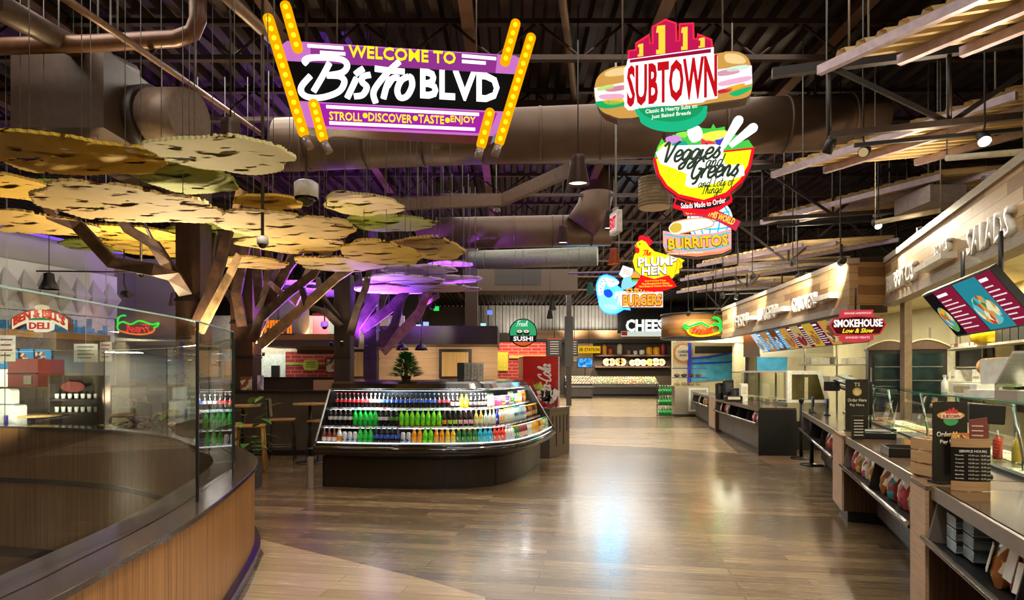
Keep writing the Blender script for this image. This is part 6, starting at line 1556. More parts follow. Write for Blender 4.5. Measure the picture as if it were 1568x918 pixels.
def dome(label, px, py, d, r):
    p = W(px, py, d); t = thing('dome_camera', label, 'dome camera', p)
    k = MB(); k.lathe([(r,-.0),(r,r*1.25),(r*.7,r*1.45),(.01,r*1.5)], n=22); k.lathe([(r*.98,-.0),(r,.01)], n=22); k.build('housing', mat('#d9d4cf', .4), t)
    k = MB(); k.ball((0,0,-.0), r*.74, 16); k.build('smoked_dome', mat('#0d0c0c', .05, 0, .1, 3, .9), t)
    k = MB(); k.tube([(0,0,r*1.5),(0,0,6.64-p.z)], .018, 8); k.build('pole', mat('#4a3a30', .4, .3), t)
dome('white dome camera on a pole in front of the tan canopy panels', 469, 303, 7.2, .134)
dome('small white dome camera on a pole before the nearest tree', 402, 374, 6.6, .06)
dome('tiny white dome camera beside the red wall', 497, 500, 15, .09)
dome('tiny dome camera hanging left of the nearest trunk', 216, 420, 9.5, .055)
# ================================================================== DELI ON THE LEFT (seen over and through the guard glass)
def lwt(px, out):      # distance along the deli wall for a photo column at a given stand-off
    a = LW(0, out, 0); r = (px-CX)/F; return (r*a.y-a.x)/(LD.x-r*LD.y)
def lwz(px, py, out):
    p = LW(lwt(px, out), out, 0); return EYE-(py-HY)*p.y/F
t = thing('faceted_wall_art', 'white wall panel with a row of grey diamond facets above the deli', 'wall panel', LW(0, .0, 0), LWRZ)
b = MB(); b.span((3.5,-.06,2.95),(12.45,-.02,4.0)); b.build('backing', mat('#d9d4cb', .7, 0, .04, 3), t)
fm = mat('#bdb6ad', .75, 0, .05, 3)
for i in range(21):
    x = 12.2-.41*i
    b = MB(); T, B_, L_, R_ = (x,-.06,3.84), (x,-.06,2.98), (x-.2,-.26,3.40), (x+.2,-.26,3.40)
    for f in ((T,L_,R_),(B_,R_,L_),(T,(x-.2,-.06,3.4),L_),(B_,L_,(x-.2,-.06,3.4)),(T,R_,(x+.2,-.06,3.4)),(B_,(x+.2,-.06,3.4),R_)): b.face(f)
    b.build('facet', fm, t)
b = MB(); b.beam(LWA+Vector((.12,0,4.62)), LWB+Vector((.12,0,4.62)), .1, .05); o = b.build('cove_light', glow('#8a5ae8', .9)); tag(o, 'violet cove light strip along the top of the deli wall', 'cove light')
p = LW(10.5, .9, 4.9); lamp('AREA', 'cove_glow', p, 18, (.5,.3,1), LW(10.5, -.3, 6.2), 3, size_y=.3)
# skyline mural
t = thing('skyline_mural', 'blue city skyline mural on the white wall behind the deli sign', 'mural', LW(0,.025,0), LWRZ)
b = MB(); b.span((4,-.01,2.35),(12.4,0,2.93)); b.build('white_ground', mat('#e6e6e0', .6), t)
random.seed(11); x = 8.0; pts = [(8.0,2.36)]
while x < 12.1:
    w = random.uniform(.06,.17); h = 2.5+random.uniform(.05,.5)*(1 if x < 9.6 or x > 10.6 else .6); pts += [(x,h),(x+w,h)]; x += w
pts += [(x,2.36)]
b = MB(); b.prism(pts, -.02, -.01); b.build('skyline', mat('#2f9ad2', .5, 0, .45, 6), t)
# wood ledge
t = thing('plank_fascia', 'warm wood ledge fascia carrying the deli sign on the left', 'fascia', LW(5.0, 1.5, 0), LWRZ)
b = MB(); b.span((0,-.06,2.28),(5.9,.06,2.42)); b.build('wood_face', planks('#c9995a','#9c6f3c','#5d4429',1.1,.12,rough=.5,gscale=(3,26,26),gamt=.3,swap=(0,2,1),msize=.003), t)
b = MB(); b.span((0,-.03,2.06),(5.9,.06,2.28)); b.build('lower_band', mat('#6a5a48', .6), t)
b = MB(); b.span((0,.06,2.06),(5.9,1.5,2.12)); b.build('soffit', mat('#9a9484', .7), t)
for q in (1.5, 4.6): p = LW(5+q, .8, 2.03); lamp('AREA', 'deli_light', p, 90, (1,.96,.8), p-Vector((0,0,1)), .8)
# BEN & BILL'S DELI sign
tt = lwt(62, 1.64); o = LW(tt, 1.64, lwz(62,490,1.64)); t = thing('deli_sign', "cream and red BEN & BILL'S DELI arched sign standing on the wood ledge", 'sign', o, LWRZ-math.radians(68))
arch = [(-.52+1.04*i/16, .02+.20*(1-((i-8)/8)**2)) for i in range(17)]+[(.52-1.04*i/16, -.22+.20*(1-((i-8)/8)**2)) for i in range(17)]
plate('cabinet', [(x*1.03, z*1.05) for x, z in arch], mat('#5a3a28', .5), t, .0, .12)
plate('arch_border', arch, glow('#9a2f22', .75), t, -.01, 0)
plate('arch_face', [(x*.96, .0+(z-.0)*.86) for x, z in arch], glow('#f4e2bc', .9), t, -.02, -.01)
for s, xx in (("BEN", -.30), ("&", -.02), ("BILL'S", .26)):
    pass
text('name_lettering', "BEN & BILL'S", glow('#c8321c', .9), t, 0, .135, .92, .17, -.02, .03, bold=.03, arc=.17)
plate('green_band', [(-.2+.4*i/8, .02+.03*(1-((i-4)/4)**2)) for i in range(9)]+[(.2-.4*i/8, -.04+.03*(1-((i-4)/4)**2)) for i in range(9)], glow('#3f8a4a', .8), t, -.022, -.01)
plate('lower_face', [(-.24,-.02),(-.15,.0),(.15,.0),(.24,-.02),(.22,-.18),(.1,-.23),(-.1,-.23),(-.22,-.18)], glow('#f4e8cc', .9), t, -.03, .05)
text('name_lettering', 'DELI', glow('#d0301c', .9), t, 0, -.11, .36, .13, -.03, .02, bold=.03)
plate('sandwich_top', ellipse(.02,.245,.12,.06), glow('#d8c8a0', .8), t, -.015, .05)
# menu screens under the ledge
for i, (px, py) in enumerate(((10,549),(34,547),(62,545))):
    a = lwt(px, 1.3); p = LW(a, 1.3, lwz(px, py, 1.3)); st = thing('menu_screen', ['left blue','middle blue burger','right blue'][i]+' menu screen under the deli wood ledge', 'menu screen', p, LWRZ-math.radians(55), 'deli menu screens'); st.rotation_euler.x = .15
    b = MB(); b.span((-.2,0,-.2),(.2,.05,.2)); b.build('bezel', BLACK, st); b = MB(); b.span((-.185,-.006,-.185),(.185,0,.185)); b.build('display', glow('#46a8dc', .75), st)
    b = MB(); b.prism(ellipse(-.03,.0,.12,.1,14), -.01, -.006); b.build('picture_food', mottled(('#c86a4a','#f0ead8','#7a3a2a','#46a8dc'), 20, .8), st)
    b = MB(); b.tube([(0,.04,.2),(0,.04,.35)], .015); b.build('bracket', BLACK, st)
# red oven, cabinets, counters
def at(px, py, d): return W(px, py, d)
def block(name, label, cat, px0, px1, y0, y1, d, dep, parts, rz=0):
    """simple framed furniture standing at distance d, spanning photo columns and rows"""
    a, c = W(px0, y1, d), W(px1, y0, d); t = thing(name, label, cat, (a.x, d, 0), rz); parts(t, c.x-a.x, a.z, c.z, dep); return t
def oven_parts(t, w, z0, z1, dep):
    b = MB(); b.span((0,0,z0),(w,dep,z1)); b.build('body', mat('#b0201c', .35), t)
    b = MB(); b.span((0,-.03,z0+(z1-z0)*.45),(w,.0,z0+(z1-z0)*.5)); b.build('trim', BLACK, t)
    b = MB(); b.span((w*.55,-.02,z0+.05),(w*.8,0,z0+(z1-z0)*.4)); b.build('notice', mat('#cfc0b0', .6), t)
    b = MB(); b.span((0,.02,.003),(w,dep,z0)); b.build('stand', mat('#3a3430', .5), t)
block('deli_oven', 'red boxy deli oven on a dark stand under the blue screens', 'oven', 12, 58, 549, 592, 11.8, .7, oven_parts)
def cab(c, tc=None):
    def f(t, w, z0, z1, dep):
        b = MB(); b.span((0,0,.08),(w,dep,z1-.04)); b.build('carcass', c, t)
        b = MB(); b.span((-.02,-.02,z1-.04),(w+.02,dep+.02,z1)); b.build('top', tc or top_m, t)
        n = max(1, int(w/.6))
        for i in range(n):
            b = MB(); b.span((w*i/n+.01,-.012,.12),(w*(i+1)/n-.01,0,z1-.08)); b.build('door', c, t)
        b = MB(); b.span((.03,.04,.003),(w-.03,dep-.03,.08)); b.build('toe_kick', BLACK, t)
    return f
block('deli_counter', 'dark deli counter with wood top behind the far guard glass', 'counter', -60, 132, 592, 650, 10.95, .7, cab(mat('#3b2e25', .5)))
block('deli_counter', 'pale deli back counter behind the bottle rack', 'counter', 95, 200, 590, 640, 13.4, .6, cab(mat('#8a7f6d', .5)))
t = thing('cup_rack', 'dark rack of white cups behind the far guard glass', 'rack', (W(112,618,10.4).x, 10.4, 0))
b = MB()
for z in (.60,.90,1.12): b.span((-.42,0,z),(.42,.3,z+.03))
for x in (-.42,.40): b.span((x,0,0.003),(x+.03,.3,1.55))
b.span((-.42,.28,.003),(.42,.3,1.55)); b.build('frame', mat('#33271f', .5), t)
b = MB(); b.prism(ellipse(0,1.36,.2,.09), -.01, 0); b.build('emblem', mat('#6a2a24', .5), t)
for i in range(14):
    b = MB(); b.lathe([(.026,0),(.034,.085),(.036,.09)], n=10); o = b.build('paper_cup', WHITE); o.location = (t.location.x-.36+.11*(i % 7), 10.52, .931 if i < 7 else 1.151)
    tag(o, f'white paper cup, {ordinal(i % 7)} from the left on the {"lower" if i < 7 else "upper"} shelf of the dark cup rack', 'cup', 'cups on the dark rack')
t = thing('condiment_station', 'white dispenser with purple label at the left edge behind the glass', 'dispenser', (W(8,640,9.9).x, 9.9, 0))
b = MB(); b.span((-.16,0,.003),(.16,.3,.72)); b.build('stand', mat('#3a2f28', .5), t)
b = MB(); b.prism(rrect(-.14,.72,.16,1.08,.04), 0, .24); b.prism(rrect(-.2,.72,.02,1.34,.06), .1, .26); b.build('body', mat('#dcd8d2', .35), t)
b = MB(); b.span((-.02,-.006,.76),(.05,0,.92)); b.build('label_panel', mat('#3a2a8a', .5), t)
# hanging notices near the deli
for i, (px, py, w, h, d) in enumerate(((10,533,26,40,10.6),(131,540,36,28,12.0),(162,538,18,30,12.4))):
    p = W(px, py, d); t = thing('hanging_notice', ['pale notice hanging at the left edge beside the blue screens','pale notice with a teal emblem hanging right of the skyline','narrow pale notice with red lettering hanging beside the teal one'][i], 'notice', p)
    ww, hh = w*d/F/2, h*d/F/2; b = MB(); b.span((-ww,0,-hh),(ww,.015,hh)); b.build('board', mat('#d8cfbd', .6), t)
    for k_ in range(4):
        b = MB(); b.span((-ww*.7,-.004,hh*.6-k_*hh*.4),(ww*(.7-.2*(k_%2)),0,hh*.72-k_*hh*.4)); b.build('text_line', mat('#8a4038' if i != 1 else '#5a6a66', .6), t)
    b = MB(); b.tube([(0,.007,hh),(0,.007,6.64-p.z)], .006, 5); b.build('wire', GREY, t)
# cafe tables and chairs behind the glass
def cafe_table(label, px, py, d, r, z, topc='#b08a54'):
    p = W(px, py, d); t = thing('cafe_table', label, 'table', (p.x, p.y, 0), 0, 'cafe tables')
    b = MB(); b.lathe([(r*.98,z-.035),(r,z-.02),(r,z),(.001,z)], n=28); b.build('tabletop', grain('#a5804c',topc,'#c39c62',scale=(4,30,4),rough=.35), t)
    b = MB(); b.lathe([(.035,.03),(.03,z-.035)], n=10); b.build('pedestal', BLACK, t)
    b = MB(); b.lathe([(r*.85,.003),(r*.84,.015),(.06,.035)], n=24); b.build('base', BLACK, t)
cafe_table('tall round wooden table between the bar stools left of the cooler', 474.5, 617, 11.0, .29, 1.06)
cafe_table('tall round wooden table half hidden by plants at the stairwell corner', 372, 622, 10.4, .28, 1.06)
cafe_table('round cafe table behind the far glass below the red oven', 50, 637, 10.35, .42, .90)
cafe_table('round cafe table behind the far glass near the dark chairs', 205, 640, 11.2, .42, .85)
def stool(label, px, d, rz, back=True, seat='#b88a48', wood=False):
    x = (px-CX)*d/F; t = thing('bar_stool', label, 'stool', (x, d, 0), rz, 'bar stools'); z = .76
    lm = grain('#a5763c','#b98a4c',scale=(20,20,2)) if wood else mat('#1d1a18', .4, .4)
    b = MB(); b.prism(rrect(-.23,z-.03,.23,z,.012), -.2, .2); b.build('seat', grain('#a57a40',seat,'#c89a58',scale=(4,30,4),rough=.4), t, .01)
    for sx in (-1,1):
        for sy in (-1,1):
            b = MB(); b.tube([(sx*.19,sy*.17,z-.03),(sx*.23,sy*.20,.003)], .022 if wood else .012, 8); b.build('leg', lm, t)
    b = MB(); b.tube([(sx*.215,sy*.19,.27) for sx, sy in ((-1,-1),(1,-1),(1,1),(-1,1))], .009, 6, closed=True); b.build('foot_ring', mat('#8a857c', .3, .7), t)
    if back:
        b = MB(); rows = []
        for i in range(7):
            a = -.9+1.8*i/6; rows.append([(-.16-.08*math.cos(a)-.02*q, .25*math.sin(a), zz) for q, zz in ((0,z+.03),(1.2,z+.36),(-.6,z+.36),(-1.8,z+.03))])
        b.loft([r+[r[0]] for r in rows], False); b.build('backrest', mat('#8f8468', .8, 0, .15, 40), t)
stool('bar stool with quilted beige back facing the tall round table', 431, 11.3, 0.25)
stool('bar stool with wooden seat partly hidden by the cooler end panel', 496, 11.0, PI-.2, False)
stool('wooden-legged stool with yellow seat beside the plants', 383, 10.0, .3, False, '#d0a048', True)
stool('dark chair behind the far glass, left of the pair', 236, 10.4, 1.2); stool('dark chair behind the far glass, right of the pair', 266, 10.3, 2.2)
# plants
def plant(label, px, d, z0, h, r, cols_, n, cat='plant', leaf=(.16,.05)):
    x = (px-CX)*d/F; t = thing('leafy_plant', label, cat, (x, d, 0)); random.seed(int(px*7+d))
    if z0 > .2:
        b = MB(); b.span((-r*.7,-.14,.003),(r*.7,.14,z0)); b.build('planter', mat('#33271f', .5), t)
    else:
        b = MB(); b.lathe([(.12,.003),(.16,z0+.25),(.15,z0+.25)], n=16); b.build('planter', mat('#2b2420', .5), t)
    for ci, c in enumerate(cols_):
        b = MB()
        for i in range(n):
            a = random.uniform(0, 2*PI); q = r*random.random()**.6; zz = z0+.05+h*random.random(); l, w = leaf[0]*random.uniform(.6,1.2), leaf[1]*random.uniform(.7,1.2)
            c0 = Vector((q*math.cos(a), q*.8*math.sin(a), zz)); dv = Vector((math.cos(a), math.sin(a), random.uniform(-.5,.7))).normalized(); sv = dv.cross(Vector((0,0,1))).normalized()
            b.loft([[c0-sv*.004, c0, c0+sv*.004],[c0+dv*l*.35-sv*w+Vector((0,0,.012)), c0+dv*l*.4, c0+dv*l*.35+sv*w+Vector((0,0,.012))],[c0+dv*l*.75-sv*w*.7, c0+dv*l*.78-Vector((0,0,.01)), c0+dv*l*.75+sv*w*.7],[c0+dv*l-Vector((0,0,.03)), c0+dv*l*1.01-Vector((0,0,.03)), c0+dv*l-Vector((0,0,.031))]])
        b.build('foliage', mat(c, .45, 0, .3, 10), t)
plant('broad-leaved green plant at the stairwell corner beside the wooden stool', 378, 8.6, .35, .85, .22, ('#3f7a34','#7f9e3c'), 16, leaf=(.26,.07))
plant('pink and dark leafy plants behind the far glass left of the dark joint', 232, 9.4, .5, .35, .36, ('#6a3038','#8a4a55','#3c3a22'), 40)
plant('yellow-green leafy plant behind the far glass below the chairs', 172, 9.65, .5, .26, .25, ('#b8c23a','#8a9a30'), 22)
plant('tall yellow-green plant just behind the dark glass joint', 255, 8.95, .5, .55, .14, ('#a8b050','#6f7f38'), 22)
# track light at the deli
t = thing('track_light', 'black cone track light hanging before the faceted wall', 'track light', W(75,438,9.8))
b = MB(); b.lathe([(.07,.2),(.08,.1),(.14,-.05),(.13,-.05)], n=18, cap=False); b.lathe([(.07,.2),(.02,.22)], n=14); b.build('shade', BLACK, t)
b = MB(); b.tube([(-.2,0,.24),(1.25,.1,.24)], .012, 6); b.build('bar', BLACK, t); b = MB(); b.tube([(0,0,.22),(0,0,6.64-t.location.z)], .006, 5); b.build('cord', BLACK, t)
head('small track spot at the right end of the deli track bar', 190, 450, 10.0, LW(9,.4,3.2), 45)
for i, (px, py, d) in enumerate(((30,440,9.0),(150,440,10.5),(-60,440,8.0))): lamp('SPOT', 'wall_washer_beam', W(px,py,d)+Vector((.2,0,-1.9)), 230, NEUT, LW(lwt(px+20,0), 0, 3.5), .1, 80, .8)

# ================================================================== BAR AND DINING BACKGROUND
def bar_parts(t, w, z0, z1, dep):
    b = MB(); b.span((0,0,.08),(w,dep,z1-.04)); b.build('front', mat('#4a4038', .6), t)
    b = MB(); b.span((-.05,-.06,z1-.04),(w+.05,dep,z1)); b.build('bar_top', mat('#2a231e', .2), t)
    b = MB(); b.span((0,-.012,.003),(w,.02,.1)); b.build('base_board', BLACK, t)
bar = block('dining_bar', 'long dark grey bar wall behind the bar stools', 'bar', 330, 520, 597, 700, 12.0, .5, bar_parts)
def bar2(t, w, z0, z1, dep):
    b = MB(); b.span((0,0,.003),(w,dep,z1)); b.build('front', mat('#332a24', .5), t)
    b = MB(); b.span((w*.70,-.01,z0+.02),(w,0,z1-.06)); b.build('wood_inset', pinkw, t)
    b = MB(); b.span((0,-.03,z1-.03),(w,dep,z1)); b.build('bar_top', BLACK, t)
block('raised_bar', 'raised dark second tier behind the bar with a wood inset', 'bar', 396, 516, 577, 600, 13.4, .4, bar2)
for i, (px, py, w, h, c) in enumerate(((376,590,16,20,('#c9a88a','#8a5a3a','#e8dcc8','#b06a4a')),(398,590,8,22,('#b8a8d8','#e8e0f0','#8a7ab0')))):
    d = 12.2; p = W(px, 597, d); b = MB(); b.span((-w*d/F/2,0,0),(w*d/F/2,.06,h*d/F)); o = b.build('leaflet_box', mattled(c) if False else mottled(c, 9)); o.location = (p.x, d, 1.262)
    tag(o, ['brown printed leaflet box on the bar top beside the trunk','narrow lilac leaflet box on the bar top'][i], 'box')
dw = thing('brick_wall_section', 'red brick wall panel behind the bar with a green rail', 'wall panel', (0,21.75,0))
a, c = W(437,580,21.7), W(516,538,21.7); b = MB(); b.span((a.x,-.04,1.0),(c.x+1.1,0,c.z)); b.build('brick_face', bricks('#b8362c','#9a2a24','#c98a78'), dw)
b = MB(); b.span((a.x,-.07,W(0,558,21.7).z),(c.x+1.1,-.04,W(0,555,21.7).z)); b.build('green_rail', mat('#a8c04a', .5), dw)
t = thing('white_kitchen_wall', 'bright white kitchen wall left of the red bricks', 'wall panel', (0,21.7,0)); a, c = W(388,580,21.6), W(436,542,21.6); b = MB(); b.span((a.x,-.03,1.0),(c.x,0,c.z)); b.build('white_face', mat('#e3ece0', .6), t)
b = MB(); p = W(421,568,21.6); b.span((p.x-.14,-.08,p.z-.3),(p.x+.14,-.03,p.z+.2)); b.build('dark_niche', BLACK, t)
lamp('AREA', 'dining_kitchen_light', (-8.2, 20.6, 3.2), 60, (1,.97,.85), (-8.2,21.7,1.8), 1.5)
lamp('AREA', 'dining_kitchen_light', (-6.6, 20.6, 3.2), 60, (1,.93,.8), (-6.6,21.7,1.8), 1.5)
for nm, lb, x0, x1, y0, y1, d, m in (('scalloped_sign','yellow-green scalloped sign on the red bricks',464,487,550,567,21.64,mat('#d8e05a',.5)),('framed_poster','dark framed colourful poster on the red bricks',498,516,548,571,21.64,None)):
    a, c = W(x0,y1,d), W(x1,y0,d); t = thing(nm, lb, 'sign' if m else 'poster', ((a.x+c.x)/2, d, (a.z+c.z)/2)); w, h = (c.x-a.x)/2, (c.z-a.z)/2
    if m:
        pts = [(w*math.cos(q)*(1+.05*math.cos(8*q))*1.1, h*math.sin(q)*(1+.08*math.cos(8*q))*1.1) for q in [2*PI*i/48 for i in range(48)]]
        pts = [(max(-w,min(w,x)), max(-h,min(h,z))) for x, z in pts]; plate('board', pts, m, t, 0, .05)
        for i in range(3): b = MB(); b.span((-w*.6,-.006,-h*.4+i*h*.4),(w*.6,0,-h*.25+i*h*.4)); b.build('text_line', mat('#7a9a2a', .5), t)
    else:
        b = MB(); b.span((-w,0,-h),(w,.05,h)); b.build('frame', BLACK, t); b = MB(); b.span((-w*.85,-.01,-h*.85),(w*.85,0,h*.85)); b.build('picture', mottled(('#c9a86a','#3a6a5a','#d8683a','#e8d8b0','#5a4a3a'), 7), t)
def soff(label, x0, x1, y0, y1, d, dep, m):
    a, c = W(x0,y1,d), W(x1,y0,d); t = thing('wood_soffit', label, 'soffit', (a.x, d, a.z)); b = MB(); b.span((0,0,0),(c.x-a.x,dep,(c.z-a.z)*.5)); b.build('lower_band', mat('#5a4a3a', .6), t); b = MB(); b.span((-.03,-.03,(c.z-a.z)*.5),(c.x-a.x+.03,dep,c.z-a.z)); b.build('plank_face', m, t)
goldp = planks('#b8894c','#94683a','#5d4429',1.1,.2,rough=.5,gscale=(3,26,26),gamt=.3,swap=(0,2,1),msize=.004)
soff('wood and grey soffit beam over the dining kitchen', 396, 512, 511, 530, 19.5, 1.8, goldp)
soff('short pale wood header over the red bricks', 455, 520, 529, 541, 20.6, .9, goldp)
t = thing('round_grey_drum', 'grey half-round wall drum above the dining kitchen', 'wall drum', W(437,512,20.4)); b = MB(); b.lathe([(.75,0),(.75,1.35)], n=28); b.build('drum_face', mat('#a8a294', .7, 0, .05, 3), t)
t = thing('pink_wall', 'red-pink wall panel with a small window above the dining kitchen', 'wall panel', W(499,513,21)); b = MB(); b.span((-.45,0,-.3),(.5,.1,.75)); b.build('panel_face', mat('#a8404a', .7), t); b = MB(); b.span((.1,-.02,.05),(.35,0,.5)); b.build('window', mat('#3a4038', .3), t)
t = thing('orange_lit_letters', 'row of orange lit letters half hidden behind the branches', 'lit letters', W(424,500,18.6)); 
for i in range(5):
    b = MB(); x = -.38+.17*i; b.span((x,0,-.2),(x+.05,.05,.2)); b.span((x,0,.13 if i % 2 else -.03),(x+.13,.05,.2 if i % 2 else .05)); b.span((x+.09,0,-.2 if i % 3 else 0),(x+.13,.05,.2)); b.build('letter', glow('#f07a1c', .95), t)
b = MB(); b.span((-.42,.05,-.24),(.5,.08,-.2)); b.tube([(0,.06,-.2),(0,.06,6.64-t.location.z)], .01, 5); b.build('rail', BLACK, t)
# sushi block
sushi = thing('sushi_bar', 'sushi bar with dark fascia and pale wood back wall behind the cooler', 'sushi bar', (-1.9,16.5,0))
a, c = W(560,527,16.5), W(762,499,16.5); ox = Vector((-1.9,16.5,0))
b = MB(); b.span((a.x+1.9,-.1,a.z),(c.x+1.9,2.4,c.z)); b.build('fascia', planks('#2b211b','#3a2d25','#18120e',2.2,.25,rough=.4,gscale=(2,20,20),gamt=.3,swap=(0,2,1),msize=.004), sushi)
for i, (x0, x1) in enumerate(((575,606),(620,637),(655,690),(705,740))):
    pass
a = W(528,578,18.2); c = W(762,524,18.2); b = MB(); b.span((a.x+1.9,1.7,.003),(c.x+1.9,1.8,c.z)); b.build('back_wall', grain('#c29a72','#d0aa82','#dab892',scale=(.8,2,40),rough=.6), sushi)
for x0, x1 in ((535,561),(672,722)):
    a, c = W(x0,578,18.1), W(x1,534,18.1); b = MB(); b.span((a.x+1.9,1.60,a.z),(c.x+1.9,1.69,c.z)); fr = b.build('window_frame', BLACK, sushi)
    b = MB(); b.span((a.x+1.9+.09,1.58,a.z+.04),(c.x+1.9-.09,1.60,c.z-.09)); b.build('wood_blind', grain('#b98f54','#d0a868','#dcb678',scale=(40,2,.6),rough=.6), fr)
b = MB(); b.span((-1.9,.4,.003),(1.5,.9,1.25)); b.build('counter', mat('#2a211b', .4), sushi)
for x in (-1.0, 1.1): lamp('AREA', 'sushi_light', (-1.9+x*.9, 17.2, 2.32), 20, WARM, (-1.9+x*.9, 17.9, 1.6), .8)
head('spot washing the sushi bar fascia', 662, 470, 14.2, (-2.4,16.4,2.6), 70, ang=50)
t = thing('brick_wall_section', 'red brick wall panel behind the sushi sign', 'wall panel', (0,25,0)); a, c = W(762,560,25), W(836,524,25); b = MB(); b.span((a.x,0,.9),(c.x,.1,c.z)); b.build('brick_face', bricks('#c03428','#a82c22','#d0907e'), t)
b = MB(); p = W(768,552,24.9); b.span((p.x-.35,-.05,p.z-.4),(p.x+.25,0,p.z+.35)); b.build('yellow_board', mat('#d8c83a', .5), t); b = MB(); b.span((p.x+.3,-.08,p.z+.1),(c.x,0,p.z+.22)); b.build('rail', mat('#c9b04a', .5), t)
lamp('AREA', 'brick_light', (.2,24,3.6), 50, WARM, (.2,25,1.8), 1.2)
b = MB(); b.span((-1.2,0,.003),(1.6,.6,1.35)); o = b.build('brick_front_counter', mat('#2a211b', .4)); o.location = (0,23.6,0); tag(o, 'dark counter before the red brick panel behind the fridge', 'counter')

# ================================================================== CHEESE SHOP AT THE FAR END
DB = 44.5
t = thing('corrugated_cladding', 'grey corrugated metal cladding high on the far wall', 'wall cladding', (0,DB+.9,0)); b = MB(); pr = []; x = -3.0
while x < 8.6: pr += [(x,0),(x+.2,0),(x+.26,-.12),(x+.46,-.12)]; x += .52
b.loft([[(xx, yy, z) for xx, yy in pr] for z in (4.5, 6.5)], False); b.build('ribbed_sheet', mat('#8d8880', .5, .3, .1, 2), t)
t = thing('plank_fascia', 'wood plank fascia across the far cheese shop', 'fascia', (1.4,DB-.4,3.85)); b = MB(); b.span((0,0,.12),(10.8,.3,.75)); b.build('plank_face', goldp, t); b = MB(); b.span((0,-.05,-.15),(10.8,1.2,.12)); b.build('dark_soffit', BLACK, t)
o = W(990,498,43.2); t = thing('cheese_sign', 'white CHEESE letters on a black board over the far cheese case', 'sign', o); b = MB(); b.span((-2.0,.1,-.55),(3.0,.2,1.35)); b.build('board', mat('#0d0c0b', .4), t)
b = MB(); b.span((-1.75,.0,-.75),(3.0,.15,-.40)); b.build('lit_ledge', glow('#d8e0d4', .8), t); text('lettering', 'CHEESE', glow('#f4f8f4', 1.1), t, .12, .0, 3.1, .85, .08, .12, bold=.03)
for x in (-1.8,2.8):
    b = MB(); b.tube([(x,.15,1.3),(x,.15,6.64-o.z)], .02, 5); b.build('hanger_rod', BLACK, t)
b = MB(); b.span((-1.75,-.05,-.70),(-1.35,0,-.42)); b.build('red_tag', mat('#c8281c', .5), t)
for px in (795,880,930): lamp('SPOT', 'cladding_beam', W(px,510,42.5), 500, NEUT, W(px,470,45.2), .2, 100, .8)
t = thing('shop_wall', 'tan back wall of the far cheese shop with shelves', 'wall panel', (0,DB,0)); b = MB(); b.span((2,0,0.003),(11.5,.2,3.8)); b.build('wall_face', mat('#4a3d30', .7), t)
for z in (1.95, 2.75):
    b = MB(); b.span((5.9,-.5,z),(11.2,0,z+.12)); b.build('shelf', mat('#6a5040', .5), t)
b = MB(); b.span((4.4,-.06,2.4),(5.8,0,3.7)); b.build('cream_board', mat('#cdbb94', .6), t)
for px, c in ((932,(1,.85,.6)),(975,(1,.85,.6)),(1010,(1,.85,.6)),(895,(1,.9,.7))): p = W(px,525,42.6); lamp('SPOT', 'cheese_beam', p, 420, c, Vector((p.x,43.6,.9)), .1, 95, .7)
o = W(903,535,43.6); t = thing('station_sign', 'yellow ER STATION sign board left of the cheese shelves', 'sign', o); b = MB(); b.span((-.85,0,-.24),(.75,.06,.24)); b.build('board', glow('#f0b81c', .8), t); text('lettering', 'ER STATION', mat('#2a1f10', .5), t, -.02, 0, 1.4, .24, -.01, .01, bold=.03)
b = MB(); b.tube([(-.05,.03,.24),(-.05,.03,6.64-o.z)], .015); b.build('hanger', BLACK, t)
o = W(896,555,43.2); t = thing('menu_screen', 'blue lit screen under the yellow station sign', 'menu screen', o); b = MB(); b.span((-.56,0,-.36),(.56,.1,.36)); b.build('bezel', BLACK, t); b = MB(); b.span((-.5,-.01,-.3),(.5,0,.3)); b.build('display', mottled(('#2f8fe0','#58b0f0','#1f78c8','#8ad0f8'), 5, .9), t); b = MB(); b.span((-.03,.03,-1.6),(.03,.08,-.36)); b.build('post', BLACK, t)
for i, (px0, px1, y0, y1) in enumerate(((838,860,518,545),(874,885,518,545))):
    a, c = W(px0,y1,40), W(px1,y0,40); t = thing('menu_board', ['black chalk menu board left of the dark column','narrow black menu board right of the dark column'][i], 'menu board', ((a.x+c.x)/2,40,(a.z+c.z)/2)); w, h = (c.x-a.x)/2, (c.z-a.z)/2; b = MB(); b.span((-w,0,-h),(w,.06,h)); b.build('board', BLACK, t)
    b = MB(); b.span((-w,-.02,h-.06),(w,0,h)); b.build('red_header', mat('#b02a24', .5), t)
    for k_ in range(6): b = MB(); b.span((-w*.6,-.01,h*.6-k_*h*.27),(w*.6,0,h*.68-k_*h*.27)); b.build('text_line', mat('#b8aa98', .6), t)
    b = MB(); b.tube([(0,.03,h),(0,.03,6.64-t.location.z)], .02, 5); b.build('hanger', BLACK, t)
